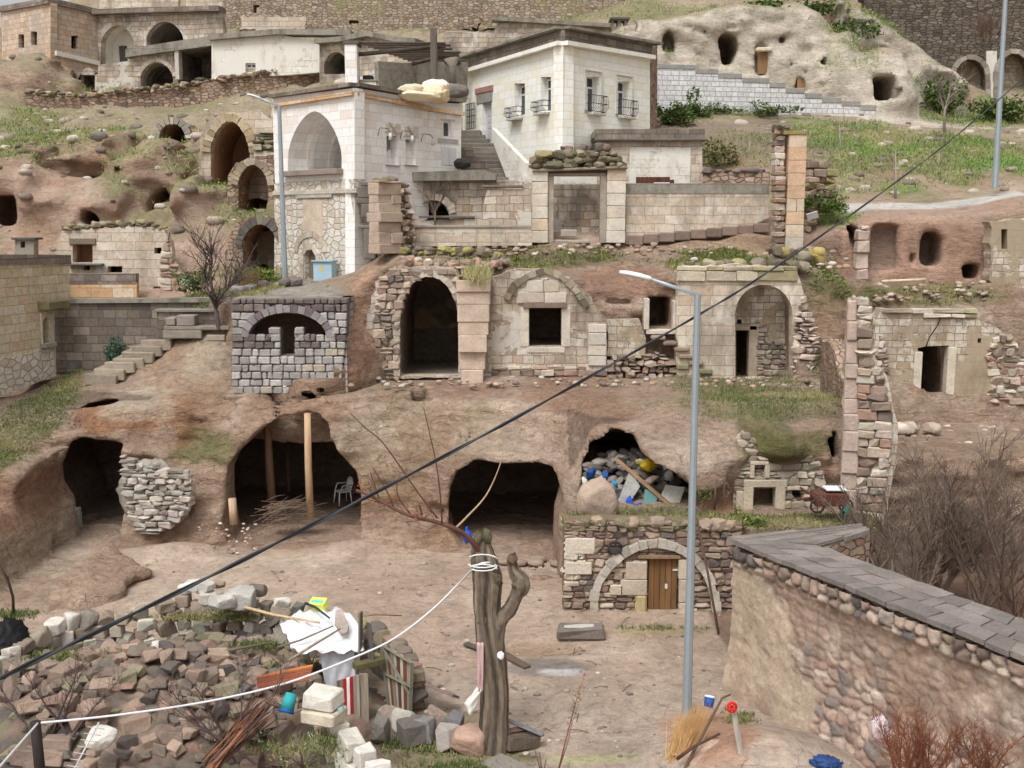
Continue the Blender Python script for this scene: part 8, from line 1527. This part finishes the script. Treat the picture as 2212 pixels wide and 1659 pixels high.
boulder('boulder', 'rounded tan boulder on the left of the hut roof in front of the junk cave', 'boulder', px(1292, 1080, 27.3), (.5, .42, .62), S(178,150,126), .4, 3, 0)
# rusty farm machine
c = px(1790, 1105, 26.9); c.z = 2.35; T = thing('farm_machine', 'rusty farm machine with a white cover standing beside the walled cave front', 'machine', c); rust = S(96,58,48)
mb = MB(); mb.block((0, 0, .28), (.42, .25, .17), .03, .02, Matrix.Translation(c), rust); mb.tube([c + Vector((-.75, 0, .55)), c + Vector((-.2, 0, .2))], .03, 6, rust); mb.tube([c + Vector((-.8, .1, .2)), c + Vector((.3, .1, .35))], .03, 6, rust); mb.build('body', M_WOOD, T)
mb = MB(); mb.block((0.12, 0, .53), (.26, .2, .025), .015, .01, Matrix.Translation(c), S(214,214,216)); mb.build('cover', M_PAINT, T)
for dx in (-.35, .38): mb = MB(); cc = c + Vector((dx, -.2, .12)); mb.tube([cc + Vector((.17 * math.cos(i * .5236), 0, .17 * math.sin(i * .5236))) for i in range(13)], .03, 6, S(60,50,46)); mb.tube([cc + Vector((-.16, 0, 0)), cc + Vector((.16, 0, 0))], .012, 4, rust); mb.tube([cc + Vector((0, 0, -.16)), cc + Vector((0, 0, .16))], .012, 4, rust); mb.build('wheel', M_WOOD, T)
mb = MB(); mb.rock(c + Vector((.42, -.15, .0)), (.13, .1, .16), None, S(48,128,120), 2, 8, .04, .4); mb.build('teal_tank', M_PAINT, T)
# electrical cabinet, sign
P = PL(677, 39.3, 718, 39.1, 600); a, b_ = P.l(677, 607), P.l(716, 566); T = thing('electrical_cabinet', 'pale blue metal electrical cabinet on a plinth in front of the arched white house', 'cabinet', P.w(a[0], 0, a[1]))
mb = MB(); mb.block(((a[0] + b_[0]) / 2, .22, (a[1] + b_[1]) / 2), ((b_[0] - a[0]) / 2, .22, (b_[1] - a[1]) / 2), .01, 0, None, S(166,190,204)); mb.build('housing', M_PAINT, T, P.M)
mb = MB(); mb.block(((a[0] + b_[0]) / 2, .2, b_[1] + .03), ((b_[0] - a[0]) / 2 + .04, .27, .03), .01, 0, None, S(150,172,184)); mb.build('lid', M_PAINT, T, P.M); mb = MB(); mb.block(((a[0] + b_[0]) / 2, .2, a[1] - .1), ((b_[0] - a[0]) / 2 + .06, .3, .1), .02, .01, None, S(140,130,122)); mb.build('plinth', M_STONE, T, P.M)
mb = MB(); m_ = (a[0] + b_[0]) / 2 - .05; z_ = (a[1] + b_[1]) / 2 + .12; mb.add([(m_ - .06, -.004, z_ - .1), (m_ + .06, -.004, z_ - .1), (m_ + .06, -.004, z_ + .08), (m_ - .06, -.004, z_ + .08), ], [(0, 1, 2, 3)], S(206,190,90)); mb.build('warning_sticker', M_PAINT, T, P.M)
mb = MB(); c = px(1755, 466, 40.4); mb.block((0,0,0), (.2, .02, .14), .004, 0, Matrix.Translation(c) @ Matrix.Rotation(.5, 4, 'X') @ Matrix.Rotation(-.35, 4, 'Y'), S(226,228,232)); tag(mb.build('metal_sheet', M_PAINT), 'tilted white panel lying on the grass right of the tall orange stack', 'panel')

# ============================================================ TREES AND SHRUBS
def bare_tree(label, base, paths, Y, r0, col, nt=30, tl=.5, name='bare_tree', depth=2, spread=.6):
    T = thing(name, label, 'tree' if 'tree' in name else 'shrub', base); mb = MB(); segs = []
    for i, ps in enumerate(paths):
        pts = [Vector(p) for p in spl([tuple(px(u, v, Y + random.uniform(-.3, .3) * (j > 0))) for j, (u, v) in enumerate(ps)], 5)]; rr = r0 * (1 if i == 0 else .55)
        m2 = mb if i == 0 else (mb2 if i > 1 else MB())
        if i == 1: mb2 = m2
        m2.tube(pts, [rr * (1 - .7 * k / len(pts)) for k in range(len(pts))], 7, col); segs.append(pts)
    mb.build('trunk', M_WOOD, T)
    if len(paths) == 1: mb2 = MB()
    for k in range(nt): s_ = random.choice(segs); i = random.randint(len(s_) // 2, len(s_) - 1); twig(mb2, s_[i], (s_[-1] - s_[max(0, len(s_) - 4)]).normalized() + Vector((random.uniform(-1, 1), random.uniform(-1, 1), random.uniform(-.2, .8))) * .8, tl * random.uniform(.6, 1.2), r0 * .25, depth, col, spread)
    mb2.build('branches', M_WOOD, T); return T
bare_tree('small bare tree in front of the terrace wall, left of the guardhouse', px(473, 712, 36.3), [[(473,714),(470,690),(466,665),(464,650)], [(465,660),(452,635),(445,610),(440,580)], [(465,660),(478,640),(495,620),(512,600)], [(464,650),(455,600),(458,560),(452,535)]], 36.3, .1, S(92,82,80), 42, .9)
bare_tree('tiny bare tree in the walled court in front of the dark arch', px(940, 490, 40.4), [[(940,492),(940,470),(941,450)], [(941,462),(930,440),(922,420)], [(941,455),(952,435),(965,410)], [(941,450),(938,425),(944,400)]], 40.4, .05, S(112,98,88), 14, .6)
bare_tree('leafless sapling with forked stems near the far right cave', px(2040, 292, 56), [[(2040,300),(2040,250),(2044,225)], [(2044,235),(2052,200),(2058,185)], [(2042,240),(2030,205),(2026,180)]], 56, .09, S(140,128,118), 16, 1.1)
for k, (u0, v0, u1, v1, Y, lb) in enumerate(((1612,380,1620,305,50,'leaning bare pole standing in the brown garden plot'), (1934,440,1934,325,44,'slim young tree trunk on the green slope, left of the road lamp'), (1815,375,1813,270,50,'thin sapling with a pale foot behind the tall orange stack'), (2020,400,2030,330,48,'faint thin sapling between the slim trunk and the road lamp'))):
    T = thing('sapling', lb, 'sapling', px(u0, v0, Y)); mb = MB(); pts = [px(u0, v0, Y), px((u0 + u1) / 2 + 1, (v0 + v1) / 2, Y), px(u1, v1, Y)]; mb.tube(pts, [.06, .045, .02], 6, S(150,140,130)); mb.build('stem', M_WOOD, T)
    if k: mb = MB(); [twig(mb, pts[1].lerp(pts[2], random.random()), Vector((random.uniform(-1, 1), random.uniform(-.6, .6), 1)), .8, .012, 1, S(138,124,112)) for _ in range(6)]; mb.build('branches', M_WOOD, T)
# big bare shrub behind the right wall
random.seed(5)
def big_shrub(label, c, n, hgt, col, spread, rad, depth=2, name='bare_shrub'):
    T = thing(name, label, 'shrub', c); mb = MB(); tw = MB()
    for k in range(n):
        d = Vector((random.uniform(-1, 1) * spread, random.uniform(-.7, .7) * spread, 1)).normalized(); p = c + Vector((random.uniform(-.3, .3), random.uniform(-.3, .3), 0)); L = hgt * random.uniform(.65, 1.05); pts = [p]
        for s_ in range(7): d = (d + Vector((random.uniform(-1, 1), random.uniform(-1, 1), random.uniform(-.3, .5))) * .17).normalized(); pts.append(pts[-1] + d * L / 7)
        mb.tube(pts, [rad * (1 - .72 * i / 7) for i in range(8)], 5, vary(col, .12), False)
        for i in range(2, 8):
            for _ in range(4): twig(tw, pts[i], (d + Vector((random.uniform(-1, 1), random.uniform(-1, 1), random.uniform(-.4, .7))) * 1.0).normalized(), hgt * random.uniform(.14, .26), rad * .26, depth - 1, col, .55, .15, 3, 4)
    mb.build('stems', M_WOOD, T); tw.build('twigs', M_WOOD, T); return T
cs = S(122,106,94)
for (u, v, Y, n, h_, lb) in ((1950, 1310, 23.0, 9, 2.3, 'nearer leafless shrub just behind the middle of the coping'), (2080, 1240, 26.5, 12, 3.2, 'farther leafless shrub deep in the walled plot'), (2010, 1290, 24.2, 13, 3.0, 'large leafless shrub with a dense crown of thin twigs behind the big wall'), (2140, 1300, 23.2, 11, 3.1, 'tall leafless shrub at the right edge behind the big wall'), (1880, 1230, 25.0, 9, 2.1, 'lower leafless shrub left in the thicket near the wall corner')):
    c = px(u, v, Y); c.z = max(.4, c.z); big_shrub(lb, c, n, h_, cs, .75, .045)
random.seed(6)
c = px(2215, 1250, 20.5); c.z = .5; big_shrub('dark thin-twigged shrub cut off by the right edge above the coping', c, 8, 3.0, S(96,76,66), .6, .03)
c = px(1990, 1700, 14.8); big_shrub('reddish-brown twiggy bush at the bottom right edge', c, 26, 1.05, S(136,84,62), .95, .018)
c = px(2110, 1700, 14.4); big_shrub('second reddish-brown bush, nearer the corner at the bottom right', c, 16, .85, S(126,82,60), .95, .016)
# bare shrub growing in the heap
for (u, v, h_, lb, n) in ((530, 1640, 1.9, 'thin bare plum bush with crooked dark stems in front of the heap', 5), (120, 1600, 1.6, 'scraggly bare shrub at the left side of the heap', 5)):
    c = gz(u, v, .5); big_shrub(lb, c, n, h_, S(92,78,76), .9, .024, 2)
# evergreen shrubs: leaf clumps
def leafy(name, label, c, rx, ry, rz, n, cols, ls, cat='shrub', stems=True):
    T = thing(name, label, cat, c); mb = MB()
    cl = [(Vector((random.gauss(0, .45) * rx, random.gauss(0, .45) * ry, abs(random.gauss(.35, .35)) * rz)), random.uniform(.25, .5)) for _ in range(16)]
    for k in range(n):
        cc, rr = random.choice(cl); d = Vector((random.gauss(0, 1), random.gauss(0, 1), random.gauss(0, 1))).normalized() * rr * random.uniform(.5, 1) ; p = c + cc + Vector((d.x * rx, d.y * ry, d.z * rz)); a = ls * random.uniform(.6, 1.3); Mx = Matrix.Translation(p) @ Matrix.Rotation(random.uniform(0, 6.28), 4, Vector((random.gauss(0, 1), random.gauss(0, 1), random.gauss(0, 1))).normalized())
        mb.add([Mx @ Vector(v_) for v_ in ((-a, 0, 0), (0, -a * .5, .1 * a), (a, 0, 0), (0, a * .5, .1 * a))], [(0, 1, 2, 3)], vary(random.choice(cols), .3))
    mb.build('foliage', M_LEAF, T)
    if stems:
        mb = MB()
        for k in range(6): mb.tube([c, c + Vector((random.uniform(-.6, .6) * rx, random.uniform(-.5, .5) * ry, rz * random.uniform(.4, .9)))], [.03, .01], 5, S(92,80,70))
        mb.build('stem', M_WOOD, T)
    return T
GR = [S(76,96,50), S(94,112,58), S(62,82,46), S(112,124,66)]; DG = [S(54,74,44), S(68,88,50), S(44,62,40)]
for (u, v, Y, a, b_, c_, n, cols, ls, lb) in ((1440,268,53.5,1.1,.9,1.1,1500,GR,.09,'ivy-like green bush at the corner of the tall white house'), (1490,252,54.8,1.1,.8,.6,1200,GR,.08,'rounded green bush next along the stepped wall'), (1560,242,55.6,1.0,.7,.4,700,GR,.08,'low mid-green bush under the stepped wall'), (1660,246,55.8,1.3,.8,.35,800,GR,.08,'wide pale green bush under the middle of the stepped wall'), (1545,352,48.5,1.0,.7,.8,800,[S(112,110,66),S(96,98,58)],.08,'brownish green bush beside the small outbuilding'),
    (258,778,37.2,.55,.45,.6,1300,[S(70,96,80),S(58,84,66),S(86,110,90)],.05,'bluish green bush against the dark block wall'), (425,620,38.9,.75,.5,.7,1100,GR,.06,'mid-green bush left of the bare tree behind the terrace wall'), (560,606,40.6,1.1,.5,.55,1500,[S(112,130,58),S(128,140,74),S(90,110,50)],.06,'yellow-green bush at the foot of the tall left lamp'), (1775,450,40.6,.9,.5,.55,1500,[S(92,116,44),S(110,130,60),S(76,98,42)],.06,'bright mossy mound beside the tall orange stack'), (2160,255,60,3.0,1.2,1.0,1800,GR,.12,'broad green bush below the bricked arches'), (2030,235,61,1.6,1.2,1.5,1200,GR,.12,'tall weeds between the pale cliff and the dark rubble wall'), (1610,1165,26.5,.35,.3,.6,900,[S(120,130,66),S(100,112,56)],.05,'tall grassy weed clump between the hut and the big wall'), (1700,30,62.5,3.5,1.5,.8,1500,GR,.14,'low scrub along the top of the pale cliff'), (1830,90,62,2.0,1.2,1.2,1200,GR,.13,'scrub growing on the right shoulder of the pale cliff'), (655,1660,15.5,.5,.3,.4,300,[S(96,108,70)],.03,'small leafy weed at the bottom edge beside the pale block wall')):
    leafy('bush' if 'bush' in lb else 'weeds', lb, px(u, v, Y), a, b_, c_, n, cols, ls, 'bush' if 'bush' in lb else 'weeds')
for (u, v, Y, n, h_, lb, r) in ((690,175,62,14,1.6,'brown leafless scrub hanging over the long rubble wall behind the chimney',.03),(600,160,62,8,1.2,'sparse brown scrub on the long rubble wall under the whitewashed house',.03),(540,640,37.9,20,1.0,'dry reed stalks behind the terrace wall right of the bare tree',.015),(1470,30,72,10,1.4,'bare scrub on the hill above the tall house parapet',.03),(2130,90,67,14,1.6,'reddish scrub growing out of the dark rubble wall',.04)):
    big_shrub(lb, px(u, v, Y), n, h_, S(122,100,88) if 'reed' not in lb else S(150,120,92), .7, r, 2, 'scrub')
# dry weeds hanging on the pillar
mb = MB(); c = px(1030, 602, 34.6)
for k in range(700):
    a = random.uniform(0, 6.28); rr = random.uniform(.1, .75); p = c + Vector((random.gauss(0, .18), random.gauss(0, .12), 0)); e = p + Vector((math.cos(a) * rr * .6 + .08, math.sin(a) * rr * .4, random.uniform(-.35, .6))); m_ = p.lerp(e, .5) + Vector((0, 0, .12)); w = .006; mb.add([p - Vector((w, 0, 0)), p + Vector((w, 0, 0)), m_ + Vector((w, 0, 0)), m_ - Vector((w, 0, 0)), e], [(0, 1, 2, 3), (3, 2, 4)], vary(random.choice([S(196,184,144), S(176,166,120), S(150,150,90)]), .15))
tag(mb.build('dry_grass_tuft', M_LEAF), 'dry yellow grass tuft spilling over the top of the flaking pillar', 'grass tuft')

# ============================================================ GRASS (blades over the measured green areas)
random.seed(11)
def blades(V, N, nper, size, cols, spread, cap, seed):
    rng = np.random.default_rng(seed)
    if len(V) > cap: idx = rng.choice(len(V), cap, replace=False); V, N = V[idx], N[idx]
    P0 = np.repeat(V, nper, 0) + rng.normal(size=(len(V) * nper, 3)) * spread * np.array([1, 1, .25]); n = len(P0); Nn = np.repeat(N, nper, 0)
    d = Nn * .5 + np.array([0, 0, .6]) + rng.normal(size=(n, 3)) * .45; d /= np.linalg.norm(d, axis=1)[:, None]; L = size * rng.uniform(.5, 1.4, n)[:, None]
    s_ = np.cross(d, rng.normal(size=(n, 3))); s_ /= np.linalg.norm(s_, axis=1)[:, None]; w = size * .10
    tip = P0 + d * L + np.array([0, 0, -1]) * L * rng.uniform(0, .5, n)[:, None]; Vv = np.stack([P0 - s_ * w, P0 + s_ * w, tip], 1).reshape(-1, 3); F = np.arange(n * 3).reshape(-1, 3)
    pal = np.array(cols); cc = pal[rng.integers(0, len(pal), n)] * rng.uniform(.75, 1.25, n)[:, None]
    nz = vn(P0[:, 0], P0[:, 1], P0[:, 2], 1.6, 3, seed); dry = np.array(S(176,164,116)); k = sstep(.0, .5, nz)[:, None] * .75; cc = cc * (1 - k) + dry * k; return Vv, F, np.repeat(cc, 3, 0)
spec = {'bank': (5, .12, [S(86,102,54), S(104,116,64), S(140,134,90), S(74,90,48)], .08, 6500), 'tier': (8, .17, [S(98,112,54), S(120,128,70), S(80,98,46), S(150,144,96)], .08, 3600), 'hill': (5, .2, [S(104,132,58), S(122,144,70), S(92,116,52), S(150,152,100)], .2, 16000)}
lab = {'bank': 'grass and moss growing over the lower cliff edge and hut roof', 'tier': 'patchy grass on the earth banks between the rows of ruins', 'hill': 'grass covering the upper slopes'}
for V, N, _, key, _k in GRASS:
    nper, sz, cols, sp, cap = spec[key]; Vv, F, Cg = blades(V, N, nper, sz, cols, sp, cap, 5)
    tag(np_object('grass', Vv, F, Cg, M_LEAF, False), lab[key], 'grass', None, 'stuff')
# grass at hand-measured spots of the foreground
pts = []
for (u, v, z, ru, rv, n) in ((20,1500,.2,.8,1.6,260),(60,1440,.6,.6,.5,100),(450,1335,.9,1.5,.12,160),(500,1320,1.1,.5,.1,60),(940,1600,.1,.9,.4,160),(860,1580,.2,.4,.3,80),(1000,1650,.1,.9,.2,110),(1600,1560,.1,.25,.5,70),(30,1330,1.2,.5,.3,70),(1410,1355,.03,1.2,.08,40),(600,1620,.5,.9,.4,60),(560,1395,1.0,.5,.2,70),(330,1420,.9,.8,.3,60),(120,1420,.9,.5,.4,90),(640,1440,.8,.4,.3,50),(700,1600,.6,.4,.4,60)):
    for k in range(n): q = gz(u, v, z); x_, y_ = q.x + random.gauss(0, .5) * ru, q.y + random.gauss(0, .5) * rv; pts.append((x_, y_, z if z > .25 else gnd(x_, y_)))
V = np.array(pts); N = np.tile(np.array([[0, 0, 1.]]), (len(V), 1)); Vv, F, Cg = blades(V, N, 8, .13, spec['bank'][2], .06, 99999, 9); tag(np_object('grass', Vv, F, Cg, M_LEAF, False), 'grass tufts around the heap, the tree foot and the wall foot', 'grass', None, 'stuff')
pts = []
for k in range(900): t = random.random(); q = px(1222 + 380 * t, 1112 + 6 * math.sin(t * 9), 26.15 + random.uniform(0, .5)); pts.append((q.x, q.y, 2.1))
V = np.array(pts); N = np.tile(np.array([[0, -.5, .8]]), (len(V), 1)); Vv, F, Cg = blades(V, N, 8, .2, [S(120,134,62), S(150,152,84), S(98,114,50), S(184,176,128)], .06, 99999, 12); tag(np_object('grass', Vv, F, Cg, M_LEAF, False), 'thick overhanging grass fringe on the roof edge of the hut', 'grass', None, 'stuff')
# pebbles and clods on the yard floor
mb = MB()
for k in range(420):
    u, v = random.uniform(150, 1580), random.uniform(1215, 1655); q = gz(u, v, 0); s = random.choice([.012, .018, .025, .04]) * random.uniform(.7, 1.5)
    if u < 900 and v > 1290: continue
    mb.rock((q.x, q.y, gnd(q.x, q.y) + s * .3), (s * 1.3, s, s * .7), None, vary(random.choice([S(170,144,124), S(140,118,102), S(190,176,160), S(120,104,94)]), .2), 1, 6, .05, .3)
tag(mb.build('pebbles', M_STONE), 'scattered pebbles and clods on the yard floor', 'pebbles', None, 'stuff')
mb = MB()
for k in range(60):
    u, v = random.uniform(300, 1560), random.uniform(1220, 1640); q = gz(u, v, 0); a = random.uniform(0, 3.1); L = random.uniform(.15, .5)
    if u < 950 and v > 1290: continue
    z = gnd(q.x, q.y) + .015; mb.tube([(q.x, q.y, z), (q.x + L * .5 * math.cos(a), q.y + L * .5 * math.sin(a), z + .03), (q.x + L * math.cos(a), q.y + L * math.sin(a), z)], .008, 4, vary(S(104,86,74), .2))
tag(mb.build('twig_litter', M_WOOD), 'thin fallen twigs scattered on the yard floor', 'twigs', None, 'stuff')
# loose stones and debris on terraces and slopes
rng = np.random.default_rng(4); mb = MB()
for (u0, u1, v0, v1, Y0, Y1, n, s0) in ((870,1800,528,550,41,38.5,150,.07),(560,1800,815,836,35.3,33.6,160,.06),(1750,2212,380,440,49,44,0,.1),(1860,2140,608,650,39,37.4,70,.07),(1880,2200,905,960,36,32,60,.08),(1480,1830,560,640,37.3,36.8,60,.08),(430,560,1130,1195,31.3,30.5,60,.035)):
    for k in range(n):
        t = random.random(); v = v0 + (v1 - v0) * t; q = px(random.uniform(u0, u1), v, Y0 + (Y1 - Y0) * t); s = s0 * random.uniform(.4, 1.5); mb.rock(q, (s * 1.3, s, s * .8), None, vary(random.choice(P_RUIN), .2), 1, 7, .05, .5)
for q in DEB: s = random.choice([.06, .09, .13, .2]) * random.uniform(.7, 1.3); mb.rock(tuple(q), (s * 1.4, s, s * .8), None, vary(random.choice([S(160,142,124), S(138,120,104), S(182,168,150), S(120,106,94)]), .2), 1, 7, .05, .6)
tag(mb.build('stone_debris', M_STONE), 'small stone debris scattered along the terraces', 'debris', None, 'stuff')
